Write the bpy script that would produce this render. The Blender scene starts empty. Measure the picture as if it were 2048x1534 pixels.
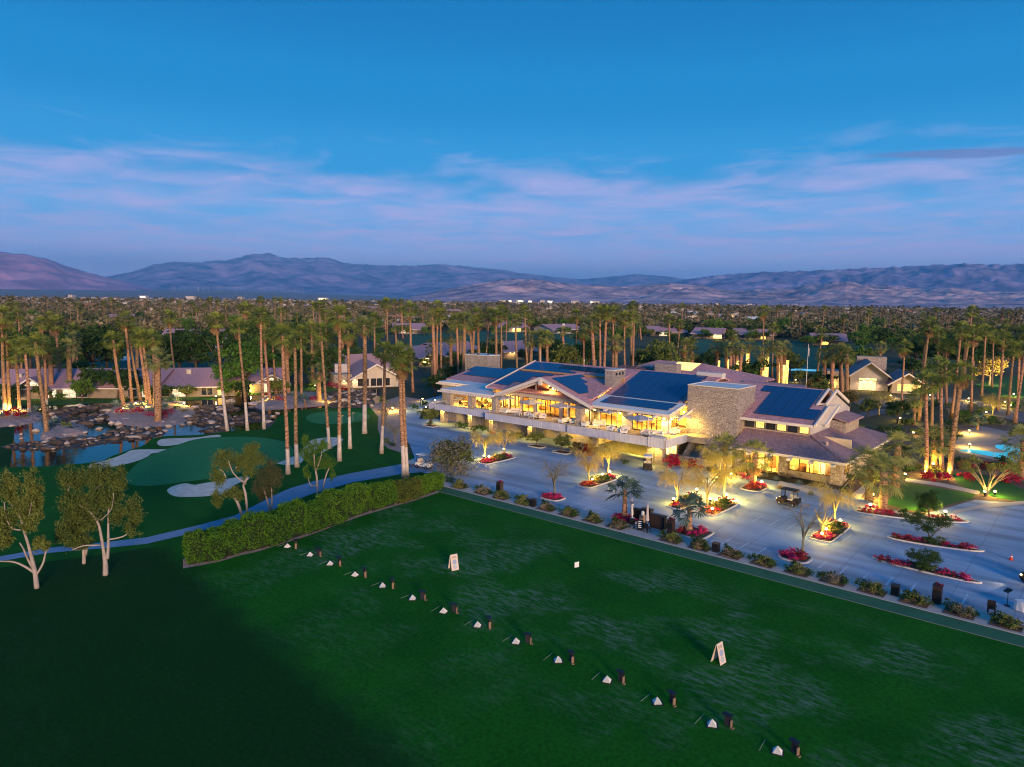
import bpy, bmesh, math, random
import numpy as np
from mathutils import Vector, Matrix, noise as mnoise
from mathutils.geometry import tessellate_polygon

rnd = random.Random(7)
SC = bpy.context.scene
COL = SC.collection

# ------------------------------------------------------------------ camera
# World axes follow the clubhouse grid: X runs along its front, Y away from the range, Z up (metres).
W, H, F, CAMZ, HOR = 2048.0, 1534.0, 1419.0, 23.0, 598.0
TH = math.radians(-40.5)
ROLL = math.radians(0.7)
PITCH = math.atan((767 - HOR) / F)
def _to_world(v):      # camera-aligned axes -> world axes
    return Vector((v[0] * math.cos(TH) + v[1] * math.sin(TH), -v[0] * math.sin(TH) + v[1] * math.cos(TH), v[2]))
_f = Vector((0, math.cos(PITCH), -math.sin(PITCH)))
_u0 = Vector((1, 0, 0)).cross(_f)
_r = math.cos(ROLL) * Vector((1, 0, 0)) + math.sin(ROLL) * _u0
_u = _r.cross(_f)
CF, CR, CU = _to_world(_f), _to_world(_r), _to_world(_u)
CAM = Vector((0, 0, CAMZ))
cam_data = bpy.data.cameras.new('camera')
cam_data.sensor_fit = 'HORIZONTAL'; cam_data.sensor_width = 36.0; cam_data.lens = F / W * 36.0
cam_data.clip_start = 0.5; cam_data.clip_end = 90000
cam = bpy.data.objects.new('camera', cam_data); COL.objects.link(cam)
m3 = Matrix((CR, CU, -CF)).transposed()
cam.matrix_world = Matrix.Translation(CAM) @ m3.to_4x4()
SC.camera = cam

# ------------------------------------------------------------------ sky, sun, exposure
SUN_EL = math.radians(8.0)
SUN_DIR = (-CF.x * math.cos(math.radians(18)) + CF.y * math.sin(math.radians(18)),
           -CF.y * math.cos(math.radians(18)) - CF.x * math.sin(math.radians(18)))   # towards the glow behind the camera
def build_world():
    w = bpy.data.worlds.new('World'); SC.world = w; w.use_nodes = True
    nt = w.node_tree; N = nt.nodes; L = nt.links; N.clear()
    out = N.new('ShaderNodeOutputWorld')
    def nd(t, **k):
        n = N.new(t)
        for a, b in k.items(): setattr(n, a, b)
        return n
    def mth(op, a, b=None, c=None, clamp=False):
        n = nd('ShaderNodeMath', operation=op); n.use_clamp = clamp
        for i, x in enumerate((a, b, c)):
            if x is None: continue
            if isinstance(x, (int, float)): n.inputs[i].default_value = x
            else: L.new(x, n.inputs[i])
        return n.outputs[0]
    sky = nd('ShaderNodeTexSky', sky_type='NISHITA'); sky.sun_disc = False
    sky.sun_elevation = math.radians(1.5)
    sky.sun_rotation = math.atan2(SUN_DIR[0], SUN_DIR[1])
    sky.altitude = 100; sky.dust_density = 0.5; sky.ozone_density = 4.5
    tc = nd('ShaderNodeTexCoord'); sep = nd('ShaderNodeSeparateXYZ'); L.new(tc.outputs['Generated'], sep.inputs[0])
    z = mth('MAXIMUM', sep.outputs[2], 0.0)
    # twilight colours by height above the horizon
    ramp = nd('ShaderNodeValToRGB'); L.new(z, ramp.inputs[0]); cr = ramp.color_ramp
    cr.interpolation = 'EASE'
    stops = [(0.0, (1.0, 0.92, 1.5)), (0.05, (0.70, 0.80, 1.4)), (0.10, (0.26, 0.62, 1.15)),
             (0.17, (0.035, 0.40, 0.86)), (0.26, (0.006, 0.29, 0.68)), (0.36, (0.001, 0.205, 0.54)), (1.0, (0.001, 0.195, 0.52))]
    while len(cr.elements) < len(stops): cr.elements.new(0.5)
    for e, (p, c) in zip(cr.elements, stops): e.position = p; e.color = (*c, 1)
    # streaky cloud deck: direction projected on a flat layer overhead, squeezed so it draws out in bands
    den = mth('ADD', z, 0.055)
    comb = nd('ShaderNodeCombineXYZ')
    # along the view / across the view, so the bands lie along the valley
    fx, fy = CF.x / math.hypot(CF.x, CF.y), CF.y / math.hypot(CF.x, CF.y)
    alo = mth('ADD', mth('MULTIPLY', sep.outputs[0], fx), mth('MULTIPLY', sep.outputs[1], fy))
    acr = mth('SUBTRACT', mth('MULTIPLY', sep.outputs[0], fy), mth('MULTIPLY', sep.outputs[1], fx))
    px_ = mth('DIVIDE', acr, den); py_ = mth('DIVIDE', alo, den)
    L.new(mth('MULTIPLY', px_, 0.95), comb.inputs[0])
    L.new(mth('ADD', py_, mth('MULTIPLY', px_, 0.12)), comb.inputs[1])
    n1 = nd('ShaderNodeTexNoise'); L.new(comb.outputs[0], n1.inputs['Vector'])
    n1.inputs['Scale'].default_value = 1.7; n1.inputs['Detail'].default_value = 12; n1.inputs['Roughness'].default_value = 0.57; n1.inputs['Distortion'].default_value = 0.45
    n2 = nd('ShaderNodeTexNoise'); L.new(comb.outputs[0], n2.inputs['Vector'])
    n2.inputs['Scale'].default_value = 0.28; n2.inputs['Detail'].default_value = 3
    cov = nd('ShaderNodeValToRGB'); L.new(z, cov.inputs[0]); e = cov.color_ramp.elements
    cov.color_ramp.interpolation = 'EASE'
    for _ in range(4): e.new(0.5)
    for k, (p, c) in enumerate([(0.0, .62), (0.05, .84), (0.10, .90), (0.15, .86), (0.20, .52), (0.27, 0.0)]):
        e[k].position = p; e[k].color = (c, c, c, 1)
    s = mth('ADD', mth('MULTIPLY', n1.outputs[0], 0.80), mth('MULTIPLY', n2.outputs[0], 0.40))
    s = mth('ADD', s, mth('MULTIPLY', mth('SUBTRACT', cov.outputs[0], 0.8), 0.55))
    mr = nd('ShaderNodeMapRange', interpolation_type='SMOOTHSTEP'); L.new(s, mr.inputs[0])
    mr.inputs[1].default_value = 0.45; mr.inputs[2].default_value = 0.86; mr.inputs[3].default_value = 0; mr.inputs[4].default_value = 0.82
    ccol = nd('ShaderNodeValToRGB'); L.new(z, ccol.inputs[0]); e = ccol.color_ramp.elements
    e.new(0.5)
    for k, (p, c) in enumerate([(0.0, (1.1, .86, 1.35)), (0.10, (.80, .64, 1.06)), (0.25, (.60, .58, .98))]):
        e[k].position = p; e[k].color = (*c, 1)
    mix = nd('ShaderNodeMix', data_type='RGBA'); L.new(mr.outputs[0], mix.inputs[0]); L.new(ramp.outputs[0], mix.inputs[6]); L.new(ccol.outputs[0], mix.inputs[7])
    # the thin dusky streak hanging low over the eastern ridge
    d0 = (CF + CR * ((1945 - W / 2) / F) + CU * ((H / 2 - 306) / F)).normalized()
    az0 = math.atan2(d0.x * fy - d0.y * fx, d0.x * fx + d0.y * fy); 
    az = mth('ARCTAN2', acr, alo)
    da = mth('DIVIDE', mth('SUBTRACT', az, az0), 0.125)
    zc = mth('ADD', d0.z, mth('MULTIPLY', mth('SUBTRACT', az, az0), -0.055))
    nw = nd('ShaderNodeTexNoise'); L.new(comb.outputs[0], nw.inputs['Vector']); nw.inputs['Scale'].default_value = 3.0; nw.inputs['Detail'].default_value = 5
    dz = mth('DIVIDE', mth('ADD', mth('SUBTRACT', z, zc), mth('MULTIPLY', mth('SUBTRACT', nw.outputs[0], 0.5), 0.006)), 0.0055)
    rr = mth('ADD', mth('MULTIPLY', da, da), mth('MULTIPLY', dz, dz))
    st = nd('ShaderNodeMapRange', interpolation_type='SMOOTHSTEP'); L.new(rr, st.inputs[0])
    st.inputs[1].default_value = 0.25; st.inputs[2].default_value = 1.1; st.inputs[3].default_value = 0.72; st.inputs[4].default_value = 0.0
    mix2 = nd('ShaderNodeMix', data_type='RGBA'); L.new(st.outputs[0], mix2.inputs[0]); L.new(mix.outputs[2], mix2.inputs[6]); mix2.inputs[7].default_value = (.20, .24, .54, 1)
    b1 = nd('ShaderNodeBackground'); L.new(sky.outputs[0], b1.inputs[0]); b1.inputs[1].default_value = 0.03
    b2 = nd('ShaderNodeBackground'); L.new(mix2.outputs[2], b2.inputs[0]); b2.inputs[1].default_value = 0.54
    add = nd('ShaderNodeAddShader'); L.new(b1.outputs[0], add.inputs[0]); L.new(b2.outputs[0], add.inputs[1])
    L.new(add.outputs[0], out.inputs[0])
build_world()
sl = bpy.data.lights.new('sun', 'SUN'); sl.energy = 5.0; sl.angle = math.radians(14); sl.color = (1.0, 0.68, 0.42)
sun = bpy.data.objects.new('sun', sl); COL.objects.link(sun)
sun.rotation_euler = Vector((-SUN_DIR[0] * math.cos(SUN_EL), -SUN_DIR[1] * math.cos(SUN_EL), -math.sin(SUN_EL))).to_track_quat('-Z', 'Y').to_euler()
SC.view_settings.view_transform = 'Standard'; SC.view_settings.look = 'None'
SC.view_settings.exposure = 0.78; SC.view_settings.gamma = 1.0; SC.view_settings.use_curve_mapping = False
SC.render.engine = 'CYCLES'
SC.cycles.use_denoising = True
SC.cycles.max_bounces = 6; SC.cycles.diffuse_bounces = 3; SC.cycles.glossy_bounces = 3; SC.cycles.transmission_bounces = 4; SC.cycles.transparent_max_bounces = 8; SC.cycles.volume_bounces = 0
SC.cycles.sample_clamp_indirect = 1.5; SC.cycles.filter_width = 1.1
SC.cycles.caustics_reflective = False; SC.cycles.caustics_refractive = False

# ------------------------------------------------------------------ pixel -> place helpers
def ray(px, py):
    return CF + CR * ((px - W / 2) / F) + CU * ((H / 2 - py) / F)
def at(px, py, z=0.0):
    d = ray(px, py); t = (z - CAMZ) / d.z
    return CAM + d * t
def at_depth(px, py, p):          # on the upright plane through p that faces the camera
    n = Vector((CF.x, CF.y, 0)).normalized(); d = ray(px, py)
    t = (Vector(p) - CAM).dot(n) / d.dot(n)
    return CAM + d * t
def atX(px, py, x):
    d = ray(px, py); return CAM + d * (x / d.x)
def atY(px, py, y):
    d = ray(px, py); return CAM + d * (y / d.y)
def mpp(p):                       # metres per photo pixel at p
    return (Vector(p) - CAM).dot(CF) / F
def to_px(p):
    q = Vector(p) - CAM; w_ = q.dot(CF)
    return (W / 2 + F * q.dot(CR) / w_, H / 2 - F * q.dot(CU) / w_)
YAW = math.atan2(CR.y, CR.x)      # a thing turned by YAW shows its front (-Y) to the camera

# ------------------------------------------------------------------ materials
MATS = {}
def mat(name, col, rough=0.8, col2=None, scale=3.0, detail=4.0, bump=0.0, bscale=None, spec=0.3, metal=0.0, rand=0.0, stretch=None, emit=None, estr=0.0, subsurf=None, lo=0.35, hi=0.65, world=False):
    if name in MATS: return MATS[name]
    m = bpy.data.materials.new(name); m.use_nodes = True
    nt = m.node_tree; N = nt.nodes; L = nt.links
    b = N['Principled BSDF']
    b.inputs['Base Color'].default_value = (*col, 1); b.inputs['Roughness'].default_value = rough
    b.inputs['Specular IOR Level'].default_value = spec; b.inputs['Metallic'].default_value = metal
    src = None
    if col2 is not None or bump:
        tc = N.new('ShaderNodeTexCoord'); mp = N.new('ShaderNodeMapping')
        if world:
            g = N.new('ShaderNodeNewGeometry'); L.new(g.outputs['Position'], mp.inputs[0])
        else: L.new(tc.outputs['Object'], mp.inputs[0])
        if stretch: mp.inputs['Scale'].default_value = stretch
    if col2 is not None:
        n = N.new('ShaderNodeTexNoise'); L.new(mp.outputs[0], n.inputs['Vector'])
        n.inputs['Scale'].default_value = scale; n.inputs['Detail'].default_value = detail; n.inputs['Roughness'].default_value = 0.6
        mr = N.new('ShaderNodeMapRange'); L.new(n.outputs[0], mr.inputs[0]); mr.inputs[1].default_value = lo; mr.inputs[2].default_value = hi
        mx = N.new('ShaderNodeMix'); mx.data_type = 'RGBA'; L.new(mr.outputs[0], mx.inputs[0])
        mx.inputs[6].default_value = (*col, 1); mx.inputs[7].default_value = (*col2, 1); src = mx.outputs[2]
    if rand:
        oi = N.new('ShaderNodeObjectInfo'); hs = N.new('ShaderNodeHueSaturation')
        mr2 = N.new('ShaderNodeMapRange'); L.new(oi.outputs['Random'], mr2.inputs[0]); mr2.inputs[3].default_value = 1 - rand; mr2.inputs[4].default_value = 1 + rand
        L.new(mr2.outputs[0], hs.inputs['Value'])
        mr3 = N.new('ShaderNodeMapRange'); L.new(oi.outputs['Random'], mr3.inputs[0]); mr3.inputs[3].default_value = 0.5 + rand * .07; mr3.inputs[4].default_value = 0.5 - rand * .07
        L.new(mr3.outputs[0], hs.inputs['Hue'])
        if src: L.new(src, hs.inputs['Color'])
        else: hs.inputs['Color'].default_value = (*col, 1)
        src = hs.outputs[0]
    if src: L.new(src, b.inputs['Base Color'])
    if bump:
        n = N.new('ShaderNodeTexNoise'); L.new(mp.outputs[0], n.inputs['Vector']); n.inputs['Scale'].default_value = bscale or scale * 2; n.inputs['Detail'].default_value = 5
        bp = N.new('ShaderNodeBump'); bp.inputs['Strength'].default_value = min(1, bump); bp.inputs['Distance'].default_value = 0.05 * max(1, bump); L.new(n.outputs[0], bp.inputs['Height']); L.new(bp.outputs[0], b.inputs['Normal'])
    if emit:
        b.inputs['Emission Color'].default_value = (*emit, 1); b.inputs['Emission Strength'].default_value = estr; m.cycles.emission_sampling = 'NONE'
    MATS[name] = m
    return m
def nodes_of(m): return m.node_tree.nodes, m.node_tree.links, m.node_tree.nodes['Principled BSDF']

# ------------------------------------------------------------------ mesh helpers
class MB:
    def __init__(s): s.v = []; s.f = []; s.m = []
    def add(s, vs, fs, m=0):
        o = len(s.v); s.v += [tuple(p) for p in vs]
        for f in fs: s.f.append(tuple(i + o for i in f)); s.m.append(m)
        return s
    def box(s, x0, x1, y0, y1, z0, z1, m=0):
        return s.add([(x0, y0, z0), (x1, y0, z0), (x1, y1, z0), (x0, y1, z0), (x0, y0, z1), (x1, y0, z1), (x1, y1, z1), (x0, y1, z1)],
                     [(0, 3, 2, 1), (4, 5, 6, 7), (0, 1, 5, 4), (1, 2, 6, 5), (2, 3, 7, 6), (3, 0, 4, 7)], m)
    def bar(s, a, b, w, h, m=0, up=(0, 0, 1)):    # rectangular bar from a to b
        a = Vector(a); b = Vector(b); d = (b - a).normalized(); sd = d.cross(Vector(up))
        if sd.length < 1e-4: sd = d.cross(Vector((1, 0, 0)))
        sd.normalize(); u = sd.cross(d)
        vs = []
        for p in (a, b):
            for i, j in ((-1, -1), (1, -1), (1, 1), (-1, 1)): vs.append(p + sd * (w / 2 * i) + u * (h / 2 * j))
        return s.add(vs, [(0, 1, 2, 3), (7, 6, 5, 4), (0, 4, 5, 1), (1, 5, 6, 2), (2, 6, 7, 3), (3, 7, 4, 0)], m)
    def tube(s, pts, rad, n=6, m=0, cap=True):
        pts = [Vector(p) for p in pts]
        if isinstance(rad, (int, float)): rad = [rad] * len(pts)
        o = len(s.v); ref = Vector((0.31, 0.11, 0.2)).normalized()
        for i, p in enumerate(pts):
            d = (pts[min(i + 1, len(pts) - 1)] - pts[max(i - 1, 0)]).normalized()
            a = d.cross(ref if abs(d.dot(ref)) < .95 else Vector((1, 0, 0))).normalized(); b = d.cross(a)
            for k in range(n):
                t = 2 * math.pi * k / n; s.v.append(tuple(p + (a * math.cos(t) + b * math.sin(t)) * rad[i]))
        for i in range(len(pts) - 1):
            for k in range(n):
                k2 = (k + 1) % n; s.f.append((o + i * n + k, o + i * n + k2, o + (i + 1) * n + k2, o + (i + 1) * n + k)); s.m.append(m)
        if cap:
            s.f.append(tuple(o + k for k in range(n))[::-1]); s.m.append(m)
            e = o + (len(pts) - 1) * n; s.f.append(tuple(e + k for k in range(n))); s.m.append(m)
        return s
    def lathe(s, prof, n=12, m=0, c=(0, 0, 0)):
        o = len(s.v)
        for r, z in prof:
            for k in range(n):
                t = 2 * math.pi * k / n; s.v.append((c[0] + r * math.cos(t), c[1] + r * math.sin(t), c[2] + z))
        for i in range(len(prof) - 1):
            for k in range(n):
                k2 = (k + 1) % n; s.f.append((o + i * n + k, o + i * n + k2, o + (i + 1) * n + k2, o + (i + 1) * n + k)); s.m.append(m)
        s.f.append(tuple(o + k for k in range(n))[::-1]); s.m.append(m)
        e = o + (len(prof) - 1) * n; s.f.append(tuple(e + k for k in range(n))); s.m.append(m)
        return s
    def prism(s, poly, z0, z1, m=0):      # poly: list of (x,y)
        n = len(poly); tri = tessellate_polygon([[Vector((p[0], p[1], 0)) for p in poly]])
        vs = [(p[0], p[1], z1) for p in poly] + [(p[0], p[1], z0) for p in poly]
        area = sum(poly[i][0] * poly[(i + 1) % n][1] - poly[(i + 1) % n][0] * poly[i][1] for i in range(n))
        fs = []
        for t in tri:
            a, b, c = t; cr = (poly[b][0] - poly[a][0]) * (poly[c][1] - poly[a][1]) - (poly[b][1] - poly[a][1]) * (poly[c][0] - poly[a][0])
            fs.append((a, b, c) if cr > 0 else (a, c, b))
        for i in range(n):
            j = (i + 1) % n; fs.append((i, n + i, n + j, j) if area > 0 else (j, n + j, n + i, i))
        return s.add(vs, fs, m)
    def plate(s, pts, th, m=0):           # slab under a 3-D planar quad/polygon, thickened straight down
        n = len(pts); pts = [Vector(p) for p in pts]
        vs = pts + [p - Vector((0, 0, th)) for p in pts]
        return s.add(vs, [tuple(range(n)), tuple(range(2 * n - 1, n - 1, -1))] + [(i, n + i, n + (i + 1) % n, (i + 1) % n) for i in range(n)], m)
    def mesh(s, name, mats, smooth=False):
        me = bpy.data.meshes.new(name); me.from_pydata(s.v, [], s.f)
        for mm in (mats if isinstance(mats, (list, tuple)) else [mats]): me.materials.append(mm)
        if len(me.materials) > 1: me.polygons.foreach_set('material_index', s.m)
        if smooth: me.polygons.foreach_set('use_smooth', [True] * len(s.f))
        me.validate(); me.update()
        return me
    def build(s, name, mats, parent=None, loc=(0, 0, 0), rz=0.0, smooth=False):
        return obj(name, s.mesh(name, mats, smooth), parent, loc, rz)
def obj(name, me, parent=None, loc=(0, 0, 0), rz=0.0, sc=1.0):
    o = bpy.data.objects.new(name, me); COL.objects.link(o); o.location = loc; o.rotation_euler = (0, 0, rz)
    if sc != 1.0: o.scale = (sc, sc, sc) if isinstance(sc, (int, float)) else sc
    if parent: o.parent = parent
    return o
def mesh_np(name, v, f, mats, mi=None, smooth=False):   # v (n,3), f (m,k)
    v = np.asarray(v, np.float32); f = np.asarray(f, np.int32); k = f.shape[1]
    me = bpy.data.meshes.new(name); me.vertices.add(len(v)); me.vertices.foreach_set('co', v.ravel())
    me.loops.add(f.size); me.loops.foreach_set('vertex_index', f.ravel())
    me.polygons.add(len(f)); me.polygons.foreach_set('loop_start', np.arange(0, f.size, k, dtype=np.int32))
    for mm in (mats if isinstance(mats, (list, tuple)) else [mats]): me.materials.append(mm)
    if mi is not None: me.polygons.foreach_set('material_index', np.asarray(mi, np.int32))
    if smooth: me.polygons.foreach_set('use_smooth', np.ones(len(f), bool))
    me.update(calc_edges=True); me.validate()
    return me
def empty(name, loc=(0, 0, 0), rz=0.0, sc=1.0):
    return obj(name, None, None, loc, rz, sc)
def tag(o, label, cat, group=None):
    o['label'] = label; o['category'] = cat
    if group: o['group'] = group
    return o
def struct(o, label=None):
    o['kind'] = 'structure'
    if label: o['label'] = label
    return o
def copy_tree(o, loc=None, rz=None, sc=None, parent=None):
    c = o.copy(); COL.objects.link(c)
    if parent: c.parent = parent
    if loc is not None: c.location = loc
    if rz is not None: c.rotation_euler = (0, 0, rz)
    if sc is not None: c.scale = (sc, sc, sc) if isinstance(sc, (int, float)) else sc
    for ch in KIDS(o): copy_tree(ch, parent=c)
    return c
def KIDS(o): return [x for x in o.children]
def smooth_poly(pts, n=4, closed=True):    # Catmull-Rom through the points
    out = []; k = len(pts)
    rng = range(k) if closed else range(k - 1)
    for i in rng:
        g = (lambda j: Vector(pts[j % k])) if closed else (lambda j: Vector(pts[max(0, min(k - 1, j))]))
        p0, p1, p2, p3 = g(i - 1), g(i), g(i + 1), g(i + 2)
        for j in range(n):
            t = j / n
            out.append(0.5 * ((2 * p1) + (p2 - p0) * t + (2 * p0 - 5 * p1 + 4 * p2 - p3) * t * t + (3 * p1 - p0 - 3 * p2 + p3) * t ** 3))
    if not closed: out.append(Vector(pts[-1]))
    return out
def sheet(name, pts, z, m, kind='structure', smooth=0, parent=None, th=0.0):
    P = [Vector((p[0], p[1], 0)) for p in pts]
    if smooth: P = smooth_poly(P, smooth)
    mb = MB()
    if th: mb.prism([(p.x, p.y) for p in P], z - th, z)
    else:
        tri = tessellate_polygon([P]); 
        fs = []
        for a, b, c in tri:
            cr = (P[b] - P[a]).cross(P[c] - P[a]).z
            fs.append((a, b, c) if cr > 0 else (a, c, b))
        mb.add([(p.x, p.y, z) for p in P], fs)
    o = mb.build(name, m, parent)
    if kind and not parent: o['kind'] = kind
    return o
def pxpoly(pts, z=0.0): return [at(x, y, z) for x, y in pts]
# ------------------------------------------------------------------ shared materials
M_concrete = mat('concrete', (0.46, 0.42, 0.42), 0.75, (0.38, 0.35, 0.36), 0.5, 6, bump=0.15, bscale=6, spec=0.4, world=True)
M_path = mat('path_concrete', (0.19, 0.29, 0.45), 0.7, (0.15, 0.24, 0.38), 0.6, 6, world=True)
M_kerb = mat('kerb_concrete', (0.62, 0.58, 0.56), 0.8, (0.5, 0.47, 0.46), 2.0)
M_line = mat('stall_paint', (0.46, 0.55, 0.68), 0.7, (0.30, 0.40, 0.54), 1.5, world=True)
M_soil = mat('planting_soil', (0.10, 0.065, 0.05), 0.95, (0.16, 0.11, 0.09), 3.0, bump=.6, world=True)
M_gravel = mat('desert_gravel', (0.46, 0.31, 0.28), 0.95, (0.30, 0.20, 0.18), 2.2, 8, bump=1.0, bscale=5, world=True)
M_sand = mat('bunker_sand', (0.80, 0.66, 0.56), 0.9, (0.64, 0.51, 0.43), 0.9, 6, bump=.3, world=True)
M_green = mat('putting_green', (0.014, 0.175, 0.045), 0.85, (0.020, 0.20, 0.054), 0.25, 8, world=True)
M_turf = mat('turf_strip', (0.030, 0.12, 0.06), 0.9, (0.040, 0.145, 0.075), 0.6, 8, world=True)
M_lawn2 = mat('garden_lawn', (0.018, 0.10, 0.014), 0.9, (0.026, 0.125, 0.018), 0.5, 8, world=True)
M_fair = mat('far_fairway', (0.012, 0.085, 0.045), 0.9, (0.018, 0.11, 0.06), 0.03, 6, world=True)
M_fairb = mat('shaded_fairway', (0.010, 0.060, 0.040), 0.9, (0.014, 0.080, 0.055), 0.03, 6, world=True)  # darker copy of the far fairway green, its shade put into the colour
M_rock = mat('pond_rock', (0.13, 0.095, 0.08), 0.9, (0.04, 0.03, 0.028), 0.7, 8, bump=1.0, bscale=1.2, world=True)
M_boulder = mat('boulder', (0.58, 0.48, 0.43), 0.85, (0.34, 0.27, 0.24), 1.2, 6, bump=.6, bscale=3, rand=.2)
M_white = mat('white_paint', (0.78, 0.76, 0.75), 0.6)
M_black = mat('black_metal', (0.012, 0.012, 0.014), 0.45)
M_dark = mat('dark_bronze', (0.035, 0.022, 0.02), 0.5)
M_wood = mat('tan_wood', (0.50, 0.33, 0.22), 0.7, (0.38, 0.24, 0.16), 4, stretch=(1, 1, .2))
M_chrome = mat('steel', (0.6, 0.6, 0.62), 0.3, metal=0.8)
M_lampglass = mat('lamp_lens', (1, .8, .5), 0.5, emit=(1.0, 0.62, 0.20), estr=16)
M_lampwhite = mat('cool_lamp_lens', (1, .9, .8), 0.5, emit=(0.75, 0.95, 1.0), estr=14)

def grass_material():
    m = mat('range_grass', (0.006, 0.094, 0.005), 0.95, (0.013, 0.126, 0.008), 0.18, 8, world=True)
    N, L, b = nodes_of(m)
    base = b.inputs['Base Color'].links[0].from_socket
    g = N.new('ShaderNodeNewGeometry')
    # fine blades
    nf = N.new('ShaderNodeTexNoise'); L.new(g.outputs['Position'], nf.inputs['Vector']); nf.inputs['Scale'].default_value = 3.5; nf.inputs['Detail'].default_value = 6; nf.inputs['Roughness'].default_value = .7
    mrf = N.new('ShaderNodeMapRange'); L.new(nf.outputs[0], mrf.inputs[0]); mrf.inputs[1].default_value = .3; mrf.inputs[2].default_value = .7; mrf.inputs[3].default_value = .55; mrf.inputs[4].default_value = 1.4
    mul = N.new('ShaderNodeMix'); mul.data_type = 'RGBA'; mul.blend_type = 'MULTIPLY'; mul.inputs[0].default_value = 1; L.new(base, mul.inputs[6]); L.new(mrf.outputs[0], mul.inputs[7])
    # worn, sanded divots drawn out along the hitting direction
    mp = N.new('ShaderNodeMapping'); L.new(g.outputs['Position'], mp.inputs[0]); mp.inputs['Rotation'].default_value = (0, 0, -YAW); mp.inputs['Scale'].default_value = (0.30, 1.0, 1)
    n1 = N.new('ShaderNodeTexNoise'); L.new(mp.outputs[0], n1.inputs['Vector']); n1.inputs['Scale'].default_value = 2.6; n1.inputs['Detail'].default_value = 7; n1.inputs['Roughness'].default_value = .75
    n2 = N.new('ShaderNodeTexNoise'); L.new(g.outputs['Position'], n2.inputs['Vector']); n2.inputs['Scale'].default_value = 0.16; n2.inputs['Detail'].default_value = 3
    r1 = N.new('ShaderNodeMapRange'); L.new(n1.outputs[0], r1.inputs[0]); r1.inputs[1].default_value = .46; r1.inputs[2].default_value = .74
    r2 = N.new('ShaderNodeMapRange'); L.new(n2.outputs[0], r2.inputs[0]); r2.inputs[1].default_value = .47; r2.inputs[2].default_value = .60
    # only the tee ground between the hedge and the walk is worn
    sp = N.new('ShaderNodeSeparateXYZ'); L.new(g.outputs['Position'], sp.inputs[0])
    ry = N.new('ShaderNodeMapRange'); ry.interpolation_type = 'SMOOTHSTEP'; L.new(sp.outputs[1], ry.inputs[0]); ry.inputs[1].default_value = 26; ry.inputs[2].default_value = 40; ry.inputs[3].default_value = .25; ry.inputs[4].default_value = 1
    ry2 = N.new('ShaderNodeMapRange'); ry2.interpolation_type = 'SMOOTHSTEP'; L.new(sp.outputs[1], ry2.inputs[0]); ry2.inputs[1].default_value = 51; ry2.inputs[2].default_value = 56; ry2.inputs[3].default_value = 1; ry2.inputs[4].default_value = 0
    a = N.new('ShaderNodeMath'); a.operation = 'MULTIPLY'; L.new(r1.outputs[0], a.inputs[0]); L.new(r2.outputs[0], a.inputs[1])
    a2 = N.new('ShaderNodeMath'); a2.operation = 'MULTIPLY'; L.new(a.outputs[0], a2.inputs[0]); L.new(ry.outputs[0], a2.inputs[1])
    a3 = N.new('ShaderNodeMath'); a3.operation = 'MULTIPLY'; L.new(a2.outputs[0], a3.inputs[0]); L.new(ry2.outputs[0], a3.inputs[1])
    a4 = N.new('ShaderNodeMath'); a4.operation = 'MULTIPLY'; L.new(a3.outputs[0], a4.inputs[0]); a4.inputs[1].default_value = .6
    mx = N.new('ShaderNodeMix'); mx.data_type = 'RGBA'; L.new(a4.outputs[0], mx.inputs[0]); L.new(mul.outputs[2], mx.inputs[6]); mx.inputs[7].default_value = (.33, .34, .33, 1)
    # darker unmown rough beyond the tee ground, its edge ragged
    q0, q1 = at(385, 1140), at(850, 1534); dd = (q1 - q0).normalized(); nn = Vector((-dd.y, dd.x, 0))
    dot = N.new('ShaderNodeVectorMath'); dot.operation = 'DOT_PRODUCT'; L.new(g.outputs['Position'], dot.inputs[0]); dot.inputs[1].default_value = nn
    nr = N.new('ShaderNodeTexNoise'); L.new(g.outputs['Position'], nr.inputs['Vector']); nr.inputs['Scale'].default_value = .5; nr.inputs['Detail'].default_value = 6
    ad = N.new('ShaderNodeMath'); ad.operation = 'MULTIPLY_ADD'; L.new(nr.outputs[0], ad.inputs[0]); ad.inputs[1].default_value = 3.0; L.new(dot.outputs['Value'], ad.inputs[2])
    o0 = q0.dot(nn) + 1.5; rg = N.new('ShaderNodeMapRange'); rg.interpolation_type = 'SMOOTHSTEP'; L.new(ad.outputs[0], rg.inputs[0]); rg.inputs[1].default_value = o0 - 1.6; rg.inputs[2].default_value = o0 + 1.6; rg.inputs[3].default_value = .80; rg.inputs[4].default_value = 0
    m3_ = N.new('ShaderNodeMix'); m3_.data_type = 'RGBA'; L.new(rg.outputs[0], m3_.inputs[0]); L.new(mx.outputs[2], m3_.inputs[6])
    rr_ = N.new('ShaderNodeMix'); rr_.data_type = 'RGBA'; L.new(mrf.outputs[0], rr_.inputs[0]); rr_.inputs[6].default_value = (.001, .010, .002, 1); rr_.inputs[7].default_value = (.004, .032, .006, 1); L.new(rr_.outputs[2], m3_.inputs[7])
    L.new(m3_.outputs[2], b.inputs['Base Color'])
    b.inputs['Specular IOR Level'].default_value = .1
    return m
M_grass = grass_material()
M_rough = mat('rough_grass', (0.007, 0.042, 0.011), 0.95, (0.013, 0.060, 0.015), 0.5, 9, spec=.1, world=True)
M_golf = mat('golf_grass', (0.006, 0.082, 0.007), 0.95, (0.012, 0.112, 0.011), 0.3, 9, spec=.1, world=True)

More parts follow.
